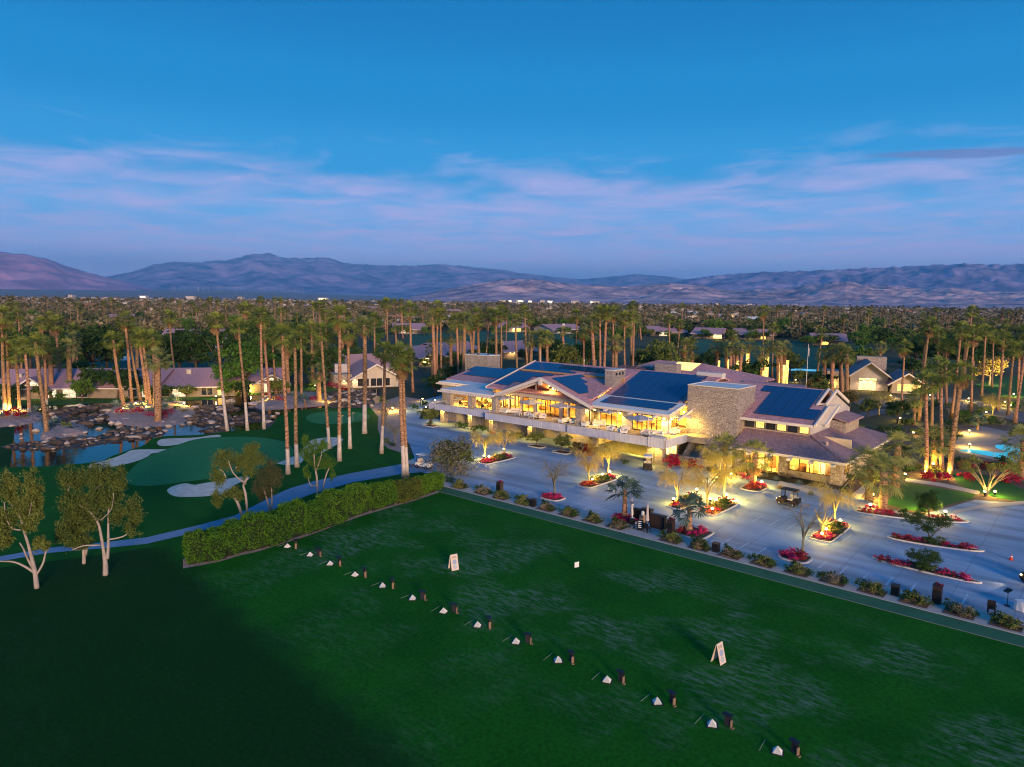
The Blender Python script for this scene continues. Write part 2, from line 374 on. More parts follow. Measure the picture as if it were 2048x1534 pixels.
def stone_material(name, c1, c2, c3, scale):
    m = mat(name, c1, .9)
    N, L, b = nodes_of(m)
    tc = N.new('ShaderNodeTexCoord'); mp = N.new('ShaderNodeMapping'); L.new(tc.outputs['Object'], mp.inputs[0]); mp.inputs['Scale'].default_value = (1, 1, 1.5)
    nz = N.new('ShaderNodeTexNoise'); L.new(mp.outputs[0], nz.inputs['Vector']); nz.inputs['Scale'].default_value = 2
    ad = N.new('ShaderNodeVectorMath'); ad.operation = 'MULTIPLY_ADD'; L.new(nz.outputs['Color'], ad.inputs[0]); ad.inputs[1].default_value = (.25, .25, .25); L.new(mp.outputs[0], ad.inputs[2])
    vo = N.new('ShaderNodeTexVoronoi'); L.new(ad.outputs[0], vo.inputs['Vector']); vo.inputs['Scale'].default_value = scale
    ve = N.new('ShaderNodeTexVoronoi'); ve.feature = 'DISTANCE_TO_EDGE'; L.new(ad.outputs[0], ve.inputs['Vector']); ve.inputs['Scale'].default_value = scale
    sp = N.new('ShaderNodeSeparateColor'); L.new(vo.outputs['Color'], sp.inputs[0])
    rp = N.new('ShaderNodeValToRGB'); L.new(sp.outputs[0], rp.inputs[0]); e = rp.color_ramp.elements; e.new(.5)
    for k, (p, c) in enumerate([(0, c1), (.5, c2), (1, c3)]): e[k].position = p; e[k].color = (*c, 1)
    mr = N.new('ShaderNodeMapRange'); L.new(ve.outputs['Distance'], mr.inputs[0]); mr.inputs[1].default_value = 0; mr.inputs[2].default_value = .07; mr.inputs[3].default_value = .35; mr.inputs[4].default_value = 1
    mu = N.new('ShaderNodeMix'); mu.data_type = 'RGBA'; mu.blend_type = 'MULTIPLY'; mu.inputs[0].default_value = 1; L.new(rp.outputs[0], mu.inputs[6]); L.new(mr.outputs[0], mu.inputs[7])
    L.new(mu.outputs[2], b.inputs['Base Color'])
    bp = N.new('ShaderNodeBump'); bp.inputs['Distance'].default_value = .08; L.new(mr.outputs[0], bp.inputs['Height']); L.new(bp.outputs[0], b.inputs['Normal'])
    return m
M_stone = stone_material('ledge_stone', (.38, .33, .32), (.30, .255, .25), (.45, .40, .38), 3.0)
M_pillar = stone_material('pillar_stone', (.45, .38, .33), (.34, .28, .25), (.52, .45, .40), 2.6)

def tile_material(name, c1, c2):
    m = mat(name, c1, .8)
    N, L, b = nodes_of(m)
    g = N.new('ShaderNodeTexCoord')
    br = N.new('ShaderNodeTexBrick'); L.new(g.outputs['Object'], br.inputs['Vector'])
    br.inputs['Scale'].default_value = 1.0; br.inputs['Brick Width'].default_value = .42; br.inputs['Row Height'].default_value = .38; br.inputs['Mortar Size'].default_value = .025
    br.inputs['Color1'].default_value = (*c1, 1); br.inputs['Color2'].default_value = (*c2, 1); br.inputs['Mortar'].default_value = tuple(x * .5 for x in c2) + (1,)
    n = N.new('ShaderNodeTexNoise'); L.new(g.outputs['Object'], n.inputs['Vector']); n.inputs['Scale'].default_value = 1.7; n.inputs['Detail'].default_value = 8; n.inputs['Roughness'].default_value = .8
    mr = N.new('ShaderNodeMapRange'); L.new(n.outputs[0], mr.inputs[0]); mr.inputs[1].default_value = .3; mr.inputs[2].default_value = .7; mr.inputs[3].default_value = .65; mr.inputs[4].default_value = 1.35
    mu = N.new('ShaderNodeMix'); mu.data_type = 'RGBA'; mu.blend_type = 'MULTIPLY'; mu.inputs[0].default_value = 1; L.new(br.outputs[0], mu.inputs[6]); L.new(mr.outputs[0], mu.inputs[7])
    L.new(mu.outputs[2], b.inputs['Base Color'])
    bp = N.new('ShaderNodeBump'); bp.inputs['Distance'].default_value = .04; bp.inputs['Strength'].default_value = .6; L.new(br.outputs['Fac'], bp.inputs['Height']); bp.invert = True; L.new(bp.outputs[0], b.inputs['Normal'])
    return m
M_tile = tile_material('roof_tile', (.62, .33, .34), (.50, .25, .28))
M_tiled = tile_material('roof_tile_dark', (.36, .24, .27), (.28, .18, .21))
M_roofh = mat('villa_roof', (.44, .27, .32), .85, (.34, .20, .25), 2.5, 8, bump=.4, bscale=6)
M_roofr = mat('terracotta_roof', (.45, .20, .12), .85, (.36, .15, .10), 1.5, 6)
M_wallb = mat('beige_stucco', (.42, .35, .29), .9, (.36, .29, .24), .8)
M_wallw = mat('pale_stucco', (.52, .47, .44), .9, (.45, .40, .38), .8)
M_siding = mat('siding', (.50, .46, .47), .8, (.42, .39, .40), 1.2)
M_trim = mat('painted_trim', (.62, .57, .55), .7)
M_winddark = mat('dark_glass', (.02, .022, .03), .08, spec=.8)
def lit_material(name, ca, cb, st, sc):
    m = mat(name, (.3, .2, .1), .4)
    N, L, b = nodes_of(m)
    g = N.new('ShaderNodeTexCoord'); n = N.new('ShaderNodeTexNoise'); L.new(g.outputs['Object'], n.inputs['Vector']); n.inputs['Scale'].default_value = sc; n.inputs['Detail'].default_value = 4; n.inputs['Roughness'].default_value = .7
    r = N.new('ShaderNodeValToRGB'); L.new(n.outputs[0], r.inputs[0]); e = r.color_ramp.elements; e[0].position = .35; e[1].position = .68; e[0].color = (*ca, 1); e[1].color = (*cb, 1)
    L.new(r.outputs[0], b.inputs['Emission Color']); b.inputs['Emission Strength'].default_value = st; m.cycles.emission_sampling = 'NONE'
    return m
M_lit = lit_material('lit_window', (.42, .18, .02), (1.0, .66, .16), 1.6, 2.2)
M_litbright = lit_material('bright_window', (.75, .40, .07), (1.0, .80, .30), 1.7, 1.6)
M_litpale = lit_material('pale_window', (.20, .17, .12), (.95, .82, .55), 1.0, 1.6)

# ------------------------------------------------------------------ ground and golf course
def ground_material():
    m = mat('valley_floor', (.022, .045, .014), .95, (.10, .08, .05), .012, 10, world=True)
    return m
struct(MB().add([(-38500, -28500, -.06), (38500, -28500, -.06), (38500, 38500, -.06), (-38500, 38500, -.06)], [(0, 1, 2, 3)]).build('ground', ground_material()))
# driving range lawn with a darker rough on its open side
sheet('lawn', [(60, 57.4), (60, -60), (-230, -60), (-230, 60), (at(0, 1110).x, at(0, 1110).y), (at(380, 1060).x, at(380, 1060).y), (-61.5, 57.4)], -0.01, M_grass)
sheet('turf_strip', [(-61.0, 57.45), (12, 57.45), (12, 59.35), (-61.6, 59.35)], 0.01, M_turf)
MB().box(-61, 12, 57.36, 57.42, -.02, .025).build('edging_strip', mat('edging', (.14, .17, .17), .8))['kind'] = 'structure'
shore = [(-260, 950), (-100, 940), (0, 935), (103, 932), (164, 927), (205, 922), (226, 911), (265, 898), (288, 891), (304, 877), (333, 872), (396, 870), (423, 867), (454, 863), (528, 859), (545, 843), (555, 834), (578, 823), (606, 819), (640, 816), (740, 815)]
lawn_px = shore + [(759, 836), (757, 857), (768, 886), (776, 895), (811, 907), (845, 914), (878, 922), (878, 960), (830, 990), (640, 1050), (400, 1080), (200, 1110), (0, 1135), (-260, 1170)]
sheet('golf_lawn', pxpoly(lawn_px), 0.0, M_golf)
sheet('fairway_strip', pxpoly([(-200, 816), (0, 813), (103, 811), (226, 805), (420, 800), (470, 789), (560, 790), (680, 783), (680, 770), (560, 772), (330, 778), (0, 785), (-200, 790)]), 0.0, M_lawn2)
gp = [(255, 948), (258, 968), (300, 972), (370, 964), (450, 953), (520, 938), (575, 918), (588, 903), (570, 885), (520, 875), (450, 874), (390, 879), (330, 900), (285, 920)]
sheet('putting_green', pxpoly(gp), 0.03, M_green, smooth=4)
sheet('putting_green', pxpoly([(612, 836), (622, 828), (655, 823), (700, 823), (735, 829), (737, 838), (715, 844), (680, 848), (640, 848), (618, 843)]), 0.03, M_green, smooth=4)
bunk = [[(314, 886), (322, 879), (345, 877), (395, 875), (420, 871), (440, 870), (438, 875), (405, 880), (372, 886), (345, 891), (322, 892)],
        [(176, 935), (184, 928), (205, 923), (230, 915), (250, 907), (262, 901), (285, 899), (320, 899), (353, 897), (335, 903), (305, 907), (296, 913), (275, 922), (245, 930), (215, 935), (190, 939)],
        [(334, 982), (345, 973), (370, 967), (388, 970), (400, 968), (430, 963), (460, 957), (492, 953), (498, 958), (470, 970), (455, 985), (430, 991), (390, 994), (350, 993)],
        [(549, 925), (560, 918), (580, 915), (597, 908), (612, 890), (625, 880), (655, 875), (680, 876), (686, 880), (676, 888), (655, 900), (640, 907), (650, 893), (625, 903), (610, 915), (600, 927), (570, 930)]]
for k, b_ in enumerate(bunk):
    o = sheet('sand_bunker', pxpoly(b_), 0.025, M_sand, smooth=3); o['kind'] = 'structure'
sheet('planting_bed', pxpoly([(738, 812), (757, 834), (755, 857), (766, 887), (776, 897), (812, 908), (806, 868), (804, 848), (809, 828), (820, 812), (850, 800), (800, 792)]), .004, M_gravel)
# cart path
up = [(-200, 1140), (0, 1113), (98, 1096), (215, 1084), (293, 1075), (400, 1050), (470, 1031), (498, 1017), (552, 989), (583, 976), (630, 962), (705, 946), (799, 929), (869, 918), (900, 925)]
dn = [(905, 940), (869, 942), (799, 949), (705, 965), (630, 986), (583, 1003), (552, 1017), (498, 1037), (470, 1045), (400, 1063), (293, 1088), (215, 1096), (98, 1106), (0, 1123), (-200, 1152)]
sheet('path', pxpoly(up + dn), 0.02, M_path)

# pond: still water with stony shelves
def water_material():
    m = mat('pond_water', (.003, .005, .006), .03, spec=.5)
    N, L, b = nodes_of(m); b.inputs['IOR'].default_value = 1.30
    g = N.new('ShaderNodeNewGeometry'); n = N.new('ShaderNodeTexNoise'); L.new(g.outputs['Position'], n.inputs['Vector']); n.inputs['Scale'].default_value = .9; n.inputs['Detail'].default_value = 3
    bp = N.new('ShaderNodeBump'); bp.inputs['Distance'].default_value = .012; L.new(n.outputs[0], bp.inputs['Height']); L.new(bp.outputs[0], b.inputs['Normal'])
    return m
M_water = water_material()
sheet('pond', pxpoly([(-300, 955), (0, 940), (170, 931), (230, 915), (310, 880), (530, 863), (560, 838), (760, 818), (760, 778), (560, 785), (420, 798), (0, 810), (-300, 822)]), -0.03, M_water)
def rock_shelf(pxs, h, name='rock_shelf', m=None, lab=None):
    P = smooth_poly([Vector((p.x, p.y, 0)) for p in pxpoly(pxs)], 3)
    c = sum(P, Vector()) / len(P); mb = MB(); n = len(P)
    rings = [(1.04, -.05), (.98, h * .25), (.86, h * .6), (.6, h * .9), (.25, h)]
    vs = []
    for s_, z in rings:
        for i, p in enumerate(P):
            j = 1 - abs(mnoise.noise(p * .5 + Vector((0, 0, z * 3)))) * .16
            q = c + (p - c) * s_ * (j if s_ < 1 else 1)
            vs.append((q.x, q.y, z * (1 + .4 * mnoise.noise(q * .45))))
    fs = [(r * n + i, r * n + (i + 1) % n, (r + 1) * n + (i + 1) % n, (r + 1) * n + i) for r in range(len(rings) - 1) for i in range(n)]
    fs.append(tuple((len(rings) - 1) * n + i for i in range(n)))
    mb.add(vs, fs)
    o = mb.build(name, m or M_rock, smooth=False); o['kind'] = 'structure'
    return o
SHELF = []
islands = [[(208, 832), (222, 818), (245, 806), (290, 800), (345, 803), (380, 815), (388, 828), (372, 842), (340, 850), (300, 853), (255, 850), (225, 843)],
           [(-60, 838), (-30, 820), (10, 815), (55, 818), (80, 826), (82, 838), (60, 846), (20, 852), (-30, 855)],
           [(82, 878), (88, 862), (110, 852), (135, 846), (160, 848), (176, 858), (170, 868), (130, 874), (100, 882)],
           [(512, 812), (520, 800), (545, 790), (590, 783), (640, 786), (665, 797), (660, 808), (615, 814), (560, 818), (525, 818)]]
for p in islands: rock_shelf(p, .55, 'island', M_gravel)
for p in [[(0, 893), (60, 885), (130, 880), (190, 876), (235, 858), (300, 858), (330, 866), (300, 876), (230, 884), (180, 893), (120, 899), (40, 900)],
          [(95, 846), (150, 836), (205, 826), (215, 836), (190, 848), (150, 856), (110, 858)],
          [(90, 822), (150, 815), (220, 809), (225, 814), (180, 822), (120, 830)],
          [(378, 836), (420, 830), (470, 834), (530, 828), (540, 838), (500, 846), (440, 852), (395, 850)],
          [(385, 818), (420, 811), (470, 814), (480, 820), (430, 826), (392, 826)],
          [(395, 862), (425, 855), (450, 857), (450, 863), (420, 866)],
          [(655, 812), (662, 800), (690, 795), (742, 798), (745, 812), (700, 817)],
          [(660, 796), (670, 783), (720, 780), (750, 784), (745, 795), (700, 797)],
          [(530, 850), (545, 842), (552, 838), (546, 848), (535, 856)]]:
    SHELF.append(p); rock_shelf(p, .10)
def boulder_mesh(seed):
    bm = bmesh.new(); bmesh.ops.create_icosphere(bm, subdivisions=2, radius=1)
    for v in bm.verts:
        n = mnoise.noise(v.co * 1.3 + Vector((seed * 7.1, 0, 0))); v.co *= 1 + .45 * n
        v.co.z *= .62; v.co.x *= 1.2
    me = bpy.data.meshes.new('boulder'); bm.to_mesh(me); bm.free(); me.materials.append(M_boulder)
    return me
BOULD = [boulder_mesh(k) for k in range(5)]
bl = [(46, 799, 9), (58, 838, 7), (25, 852, 9), (43, 869, 6), (43, 877, 5), (73, 862, 8), (90, 876, 8), (104, 828, 7), (99, 880, 7), (112, 874, 6), (126, 872, 8), (145, 880, 5), (160, 861, 10), (168, 866, 9), (181, 880, 11), (198, 858, 7), (160, 815, 11), (178, 813, 6), (195, 815, 9), (215, 822, 8), (223, 846, 8), (237, 848, 9), (240, 856, 7), (252, 841, 9), (290, 870, 8), (296, 866, 6), (325, 846, 9), (338, 853, 8), (347, 846, 6), (365, 850, 8), (372, 834, 8), (380, 836, 8), (379, 846, 7), (392, 815, 9), (437, 816, 7), (462, 803, 11), (428, 829, 8), (437, 855, 7), (452, 859, 5), (506, 809, 10), (513, 805, 8), (536, 844, 9), (545, 833, 6), (555, 827, 6), (600, 797, 5), (660, 795, 8), (672, 806, 9), (690, 803, 11), (705, 810, 9), (723, 808, 10), (735, 800, 8), (680, 788, 9), (705, 785, 10), (728, 786, 9), (745, 790, 8), (130, 852, 7), (110, 835, 6), (245, 866, 6), (150, 872, 6), (60, 890, 6), (330, 862, 6), (405, 843, 7), (470, 840, 6)]
def near_words(px, py):
    if px < 90: return 'by the left island of the pond' if py < 850 else 'in the shallows left of the leaning palm'
    if px < 190: return 'around the small agave island' if py > 840 else 'on the far bank behind the leaning palm'
    if px < 300: return 'along the left end of the big palm island'
    if px < 400: return 'along the right end of the big palm island'
    if px < 480: return 'on the rock ledge between the two islands'
    if px < 620: return 'beside the bank below the white trunks'
    return 'in the rock cascade right of the pond'
for k, (x, y, w_) in enumerate(bl):
    p = at(x, y); s = w_ * mpp(p) * .8
    o = obj('boulder', BOULD[k % 5], None, (p.x, p.y, s * .12), rnd.uniform(0, 6.28), (s, s * rnd.uniform(.75, 1.1), s * rnd.uniform(.7, 1.1)))
    tag(o, 'pale grey boulder ' + near_words(x, y), 'boulder', 'boulders ' + near_words(x, y))

# broken ledge stones and rubble standing in the shallows: too many to count
def rubble():
    bm = bmesh.new(); bmesh.ops.create_icosphere(bm, subdivisions=1, radius=1); bv = np.array([v.co[:] for v in bm.verts]); bf = np.array([[v.index for v in f.verts] for f in bm.faces]); bm.free()
    g = np.random.default_rng(3); V = []; Fc = []; MI = []; o = 0
    for q in SHELF:
        P = [at(x, y) for x, y in q]; xs = [p.x for p in P]; ys = [p.y for p in P]; area = abs(sum(P[i].x * P[(i + 1) % len(P)].y - P[(i + 1) % len(P)].x * P[i].y for i in range(len(P)))) / 2
        n = int(min(260, area * 1.6)); k = 0
        while k < n:
            x, y = g.uniform(min(xs), max(xs)), g.uniform(min(ys), max(ys)); c = False
            for i in range(len(P)):
                a, b = P[i], P[(i + 1) % len(P)]
                if (a.y > y) != (b.y > y) and x < (b.x - a.x) * (y - a.y) / (b.y - a.y) + a.x: c = not c
            k += 1
            if not c: continue
            s = .18 + .65 * g.random() ** 2.2; sc = s * np.array([g.uniform(.8, 1.8), g.uniform(.8, 1.5), g.uniform(.35, .7)]); a = g.uniform(0, 6.28); v = bv * (1 + g.normal(size=(len(bv), 1)) * .13) * sc
            v = np.stack([v[:, 0] * math.cos(a) - v[:, 1] * math.sin(a) + x, v[:, 0] * math.sin(a) + v[:, 1] * math.cos(a) + y, v[:, 2] + .12 + .1 * s], 1)
            V.append(v); Fc.append(bf + o); MI.append(np.full(len(bf), int(g.random() < .16))); o += len(bv)
    r = obj('rubble', mesh_np('rubble', np.concatenate(V), np.concatenate(Fc), [M_rock, mat('pale_rubble', (.34, .29, .28), .9)], np.concatenate(MI))); r['kind'] = 'stuff'; r['label'] = 'dark broken ledge stones in the pond shallows'; r['category'] = 'rubble'
rubble()
# ------------------------------------------------------------------ mountains
def interp(pts, x):
    if x <= pts[0][0]: return pts[0][1]
    for (a, b), (c, d) in zip(pts, pts[1:]):
        if x <= c: return b + (d - b) * (x - a) / (c - a)
    return pts[-1][1]
def horizon_y(px): return HOR + math.tan(ROLL) * (px - W / 2)
def range_mesh(name, sky, x0, x1, R0, R1, m, amp, nx, nr, seed, base_drop=0.0, freq=1.0):
    vs = []; hd = []
    for i in range(nx + 1):
        px = x0 + (x1 - x0) * i / nx
        d = ray(px, horizon_y(px)); d = Vector((d.x, d.y, 0)); ln = d.length; d /= ln
        el = (horizon_y(px) - interp(sky, px)) / F / ln    # tan of elevation
        Rr = R0 + (R1 - R0) * .72
        hm = max(0.0, Rr * el) + CAMZ
        for j in range(nr + 1):
            t = j / nr; R = R0 + (R1 - R0) * t
            s = t / .72 if t < .72 else max(0.0, 1 - (t - .72) / .28 * 1.3)
            s = s ** 1.25 if t < .72 else s
            p = d * R
            q = Vector((p.x, p.y, seed * 500)) * (freq / 1400.)
            rdg = 1 - abs(mnoise.noise(q)) * 2; r2 = 1 - abs(mnoise.noise(q * 2.3)) * 2; r3 = 1 - abs(mnoise.noise(q * 5.1)) * 2; r4 = mnoise.noise(q * 11)
            rough = (rdg * .5 + r2 * .3 + r3 * .17 + r4 * .08)
            env = math.sin(math.pi * min(1, t / .72)) if t < .72 else 0
            h = hm * s + amp * hm * rough * env * (.35 + .65 * s) + (amp * .06 * hm * (r3 + r4 * 1.5) * (1 if abs(t - .72) < .12 else 0))
            vs.append((p.x, p.y, max(-3, h) - base_drop))
    n1 = nr + 1
    fs = [(i * n1 + j, (i + 1) * n1 + j, (i + 1) * n1 + j + 1, i * n1 + j + 1) for i in range(nx) for j in range(nr)]
    me = mesh_np(name, vs, fs, m, smooth=True)
    return struct(obj(name, me))
M_mtn = mat('haze_tinted_rock', (.38, .29, .50), .95, (.06, .075, .20), .0016, 10, world=True, bump=1200, bscale=.004)  # blue-violet of distant haze put into the rock colour, besides the haze volume
M_mtn2 = mat('haze_tinted_foothill', (.66, .44, .48), .95, (.12, .11, .20), .0040, 10, world=True, bump=700, bscale=.008)  # pink glow and violet haze put into the earth colour
M_mtnl = mat('glow_tinted_rock', (.66, .34, .48), .95, (.30, .17, .30), .0016, 8, world=True)  # pink of the low sun's glow put into the rock colour
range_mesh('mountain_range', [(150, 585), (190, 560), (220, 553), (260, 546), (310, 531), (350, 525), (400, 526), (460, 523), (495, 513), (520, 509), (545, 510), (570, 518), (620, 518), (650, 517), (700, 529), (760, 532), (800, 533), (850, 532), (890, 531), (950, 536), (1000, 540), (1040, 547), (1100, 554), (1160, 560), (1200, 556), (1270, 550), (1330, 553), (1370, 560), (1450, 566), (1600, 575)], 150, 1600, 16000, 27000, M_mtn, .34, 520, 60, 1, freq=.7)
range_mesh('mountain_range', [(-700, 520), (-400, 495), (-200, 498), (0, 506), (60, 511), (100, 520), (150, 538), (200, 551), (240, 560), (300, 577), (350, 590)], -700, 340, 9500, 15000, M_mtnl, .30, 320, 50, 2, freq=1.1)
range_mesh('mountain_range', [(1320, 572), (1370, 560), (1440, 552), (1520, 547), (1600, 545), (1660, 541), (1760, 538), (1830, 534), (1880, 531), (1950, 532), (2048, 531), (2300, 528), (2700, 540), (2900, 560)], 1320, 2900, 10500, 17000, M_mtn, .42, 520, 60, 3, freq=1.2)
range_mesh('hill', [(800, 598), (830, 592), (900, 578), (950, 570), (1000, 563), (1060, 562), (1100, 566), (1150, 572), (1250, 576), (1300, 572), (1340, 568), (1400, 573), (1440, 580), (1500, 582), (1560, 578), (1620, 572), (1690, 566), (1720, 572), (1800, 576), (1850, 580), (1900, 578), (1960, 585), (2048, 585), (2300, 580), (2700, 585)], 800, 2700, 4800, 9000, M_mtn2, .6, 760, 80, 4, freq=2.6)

# wind turbines along the pass
M_turb = mat('turbine_grey', (.42, .42, .46), .6)
def turbine_proto():
    r = empty('wind_turbine'); MB().tube([(0, 0, 0), (0, 0, 62)], [1.5, .8], 6).build('tower', M_turb, r)
    MB().bar((0, -2, 63), (0, 3, 63), 2.4, 2.4).build('nacelle', M_white, r)
    for k in range(3):
        a = math.radians(20 + 120 * k); MB().tube([(0, -2.4, 63), (math.sin(a) * 30, -2.4, 63 + math.cos(a) * 30)], [.7, .2], 4).build('blade', M_turb, r)
    return tag(r, 'distant white wind turbine at the foot of the blue mountains', 'wind turbine', 'wind turbines along the mountain pass')
tp = turbine_proto(); first = True
for k in range(44):
    x = 345 + 260 * (k / 43) + rnd.uniform(-3, 3); dist = rnd.uniform(9000, 12500)
    d = ray(x, horizon_y(x)); d = Vector((d.x, d.y, 0)).normalized() * dist
    z = 55 + (dist - 9000) * .012
    o = tp if first else copy_tree(tp); first = False
    o.location = (d.x, d.y, z); o.rotation_euler = (0, 0, YAW + rnd.uniform(-.3, .3))
    MB().tube([(0, 0, -z), (0, 0, 1)], 1.5, 4, 0).build('foundation', M_turb, o)
# rising ground under the turbines (the alluvial fan)
fan = []
for i in range(41):
    px = -300 + i * 1250 / 40; d = ray(px, horizon_y(px)); d = Vector((d.x, d.y, 0)).normalized()
    e = min(1, max(0, (950 - px) / 500))
    for R, z in ((3500, -4), (6500, 20 * e), (9000, 55 * e), (12500, 97 * e), (16500, 150 * e), (20000, -40)): fan.append((d.x * R, d.y * R, z - 2))
fs = [(i * 6 + j, (i + 1) * 6 + j, (i + 1) * 6 + j + 1, i * 6 + j + 1) for i in range(40) for j in range(5)]
struct(obj('terrain', mesh_np('terrain', fan, fs, mat('fan_sand', (.30, .24, .24), .95, (.18, .15, .15), .004, 8, world=True), smooth=True)))
# far warehouses with lit yards below the hills
for x, y, w_, lt in [(1005, 593, 14, 0), (1020, 590, 7, 1), (1040, 593, 16, 1), (1060, 594, 8, 1), (1085, 590, 10, 0), (1100, 592, 12, 1), (1150, 591, 16, 0), (1185, 590, 10, 1), (1192, 594, 14, 0), (285, 579, 14, 1), (380, 578, 18, 0), (645, 587, 20, 1), (140, 581, 8, 0), (480, 582, 10, 0), (1435, 600, 8, 0), (1500, 602, 10, 0)]:
    d = ray(x, horizon_y(x)); d = Vector((d.x, d.y, 0)).normalized() * 4300; s = mpp(d)
    r = empty('warehouse', (d.x, d.y, -.05), YAW)
    hh = 9 + (horizon_y(x) - y) * s * .45; hh = max(6, min(16, hh))
    MB().box(-w_ * s / 2, w_ * s / 2, 0, 30, 0, hh).build('wall', M_wallw, r)
    MB().box(-w_ * s / 2 - 1, w_ * s / 2 + 1, -1, 31, hh, hh + 1.2).build('roof', M_wallw, r)
    if lt: MB().box(-w_ * s / 3, w_ * s / 3, -.3, 0, hh * .4, hh * .8).build('lit_sign', mat('yard_light', (1, .9, .6), .5, emit=(1, .85, .45), estr=4), r)
    tag(r, 'far pale warehouse ' + ('with lit front ' if lt else '') + 'below the mountains', 'building', 'far warehouses below the mountains')
# ------------------------------------------------------------------ vegetation library
def leafmat(name, c, c2, rand=.18, scale=1.2, rough=.75):
    m = mat(name, c, rough, c2, scale, 4, rand=rand, spec=.25)
    N, L, b = nodes_of(m)
    src = b.inputs['Base Color'].links[0].from_socket
    tr = N.new('ShaderNodeBsdfTranslucent'); L.new(src, tr.inputs[0])
    mx = N.new('ShaderNodeMixShader'); mx.inputs[0].default_value = .22
    out = N['Material Output']; L.new(b.outputs[0], mx.inputs[1]); L.new(tr.outputs[0], mx.inputs[2]); L.new(mx.outputs[0], out.inputs[0])
    return m
M_palm = leafmat('palm_frond', (0.225, 0.275, 0.055), (0.115, 0.165, 0.035))
M_palmf = leafmat('palm_frond_grey', (0.27, 0.295, 0.095), (0.16, 0.195, 0.06))
M_palmb = leafmat('palm_frond_blue', (0.108, 0.18, 0.144), (0.072, 0.132, 0.108))
M_skirt = leafmat('dry_frond', (.30, .19, .09), (.20, .12, .06))
M_bark = mat('palm_bark', (.50, .29, .17), .95, (.11, .06, .038), 3.2, 8, lo=.38, hi=.62, bump=1.0, bscale=5, stretch=(1, 1, 2.2), rand=.2)
M_wash = mat('whitewash', (.60, .54, .52), .85, (.40, .33, .30), 2.4, 6)
M_leafo = leafmat('olive_leaf', (0.17, 0.21, 0.045), (0.09, 0.125, 0.028))
M_leafd = leafmat('dark_leaf', (0.045, 0.1, 0.022), (0.024, 0.058, 0.014))
M_leafg = leafmat('green_leaf', (0.11, 0.22, 0.03), (0.055, 0.13, 0.02))
M_leafy = leafmat('yellow_leaf', (.24, .19, .05), (.15, .125, .035))
M_leafgr = leafmat('grey_leaf', (0.24, 0.228, 0.18), (0.156, 0.15, 0.12))
M_hedge = leafmat('hedge_leaf', (.095, .225, .014), (.045, .125, .010))
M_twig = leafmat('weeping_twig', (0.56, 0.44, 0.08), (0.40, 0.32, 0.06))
M_twigg = leafmat('bare_twig', (.26, .24, .17), (.18, .17, .12))
M_pbark = mat('palo_bark', (.36, .30, .17), .9, (.25, .20, .11), 3)
M_wbark = mat('white_bark', (.36, .31, .29), .9, (.16, .125, .11), 1.3, 7, bump=.4, lo=.5, hi=.75)
M_bbark = mat('brown_bark', (.13, .095, .07), .9, (.08, .06, .045), 3)
M_flower = leafmat('magenta_flower', (.62, .02, .10), (.42, .01, .12), rand=.25)
M_flowerr = leafmat('red_flower', (.42, .012, .03), (.28, .008, .025))
M_flowero = leafmat('orange_flower', (.75, .22, .04), (.70, .08, .05))
M_bougain = leafmat('bougainvillea', (.42, .012, .05), (.22, .008, .03))
M_agave = leafmat('agave_blade', (.22, .30, .27), (.15, .22, .20))
M_drygrass = leafmat('dry_grass', (.34, .26, .17), (.24, .18, .11))

def crown_mesh(seed, nf, pet, fan, emin, emax, leafm, skirt=0, K=9, wid=.062):
    r = random.Random(seed); v = []; f = []; mi = []
    def leaf(b, d, side, L, w, droop, m):
        tip = b + d * L + Vector((0, 0, -droop * L)); mid = b + d * (L * .55) + Vector((0, 0, -droop * L * .25))
        o = len(v); v.extend([tuple(b), tuple(mid + side * w), tuple(tip), tuple(mid - side * w)]); f.append((o, o + 1, o + 2, o + 3)); mi.append(m)
    for k in range(nf + skirt):
        dead = k >= nf
        a = k * 2.39996 + r.uniform(-.25, .25)
        e = math.radians(r.uniform(-82, -58)) if dead else math.radians(emax - (emax - emin) * ((k + .5) / nf) ** .85 + r.uniform(-9, 9))
        d = Vector((math.cos(e) * math.cos(a), math.cos(e) * math.sin(a), math.sin(e)))
        b0 = Vector((0, 0, r.uniform(-.25, .15) if not dead else r.uniform(-1.3, -.2))) + Vector((math.cos(a), math.sin(a), 0)) * .12
        L = pet * r.uniform(.8, 1.15) * (.55 if dead else 1)
        end = b0 + d * L + Vector((0, 0, -.10 * L))
        s = d.cross(Vector((0, 0, 1)))
        s = s.normalized() if s.length > .05 else Vector((1, 0, 0))
        nrm = s.cross(d).normalized(); o = len(v)
        v.extend([tuple(b0 + s * .025), tuple(b0 - s * .025), tuple(end - s * .018), tuple(end + s * .018)]); f.append((o, o + 1, o + 2, o + 3)); mi.append(1 if dead else 0)
        tw = r.uniform(-.5, .5); s2 = s * math.cos(tw) + nrm * math.sin(tw); n2 = d.cross(s2).normalized()
        for j in range(K):
            t = math.radians(-78 + 156 * j / (K - 1)) + r.uniform(-.06, .06)
            dd = (d * math.cos(t) + s2 * math.sin(t)).normalized()
            sd = dd.cross(n2).normalized()
            leaf(end, dd, sd, fan * (1 - .22 * abs(t) / 1.4) * r.uniform(.85, 1.1), wid, r.uniform(.12, .42) * (1 if not dead else .2), 1 if dead else 0)
    return mesh_np('crown', v, f, [leafm, M_skirt], mi)
CROWN_T = [crown_mesh(10 + k, 46, 1.0, 1.0, -50, 86, M_palm, skirt=(0, 7, 3, 12)[k]) for k in range(4)]
CROWN_F = [crown_mesh(30 + k, 52, 1.45, 1.15, -52, 86, M_palmf, skirt=(4, 10, 0)[k], K=10, wid=.06) for k in range(3)]
CROWN_B = [crown_mesh(50, 26, .75, .85, -22, 80, M_palmb, K=9, wid=.06)]
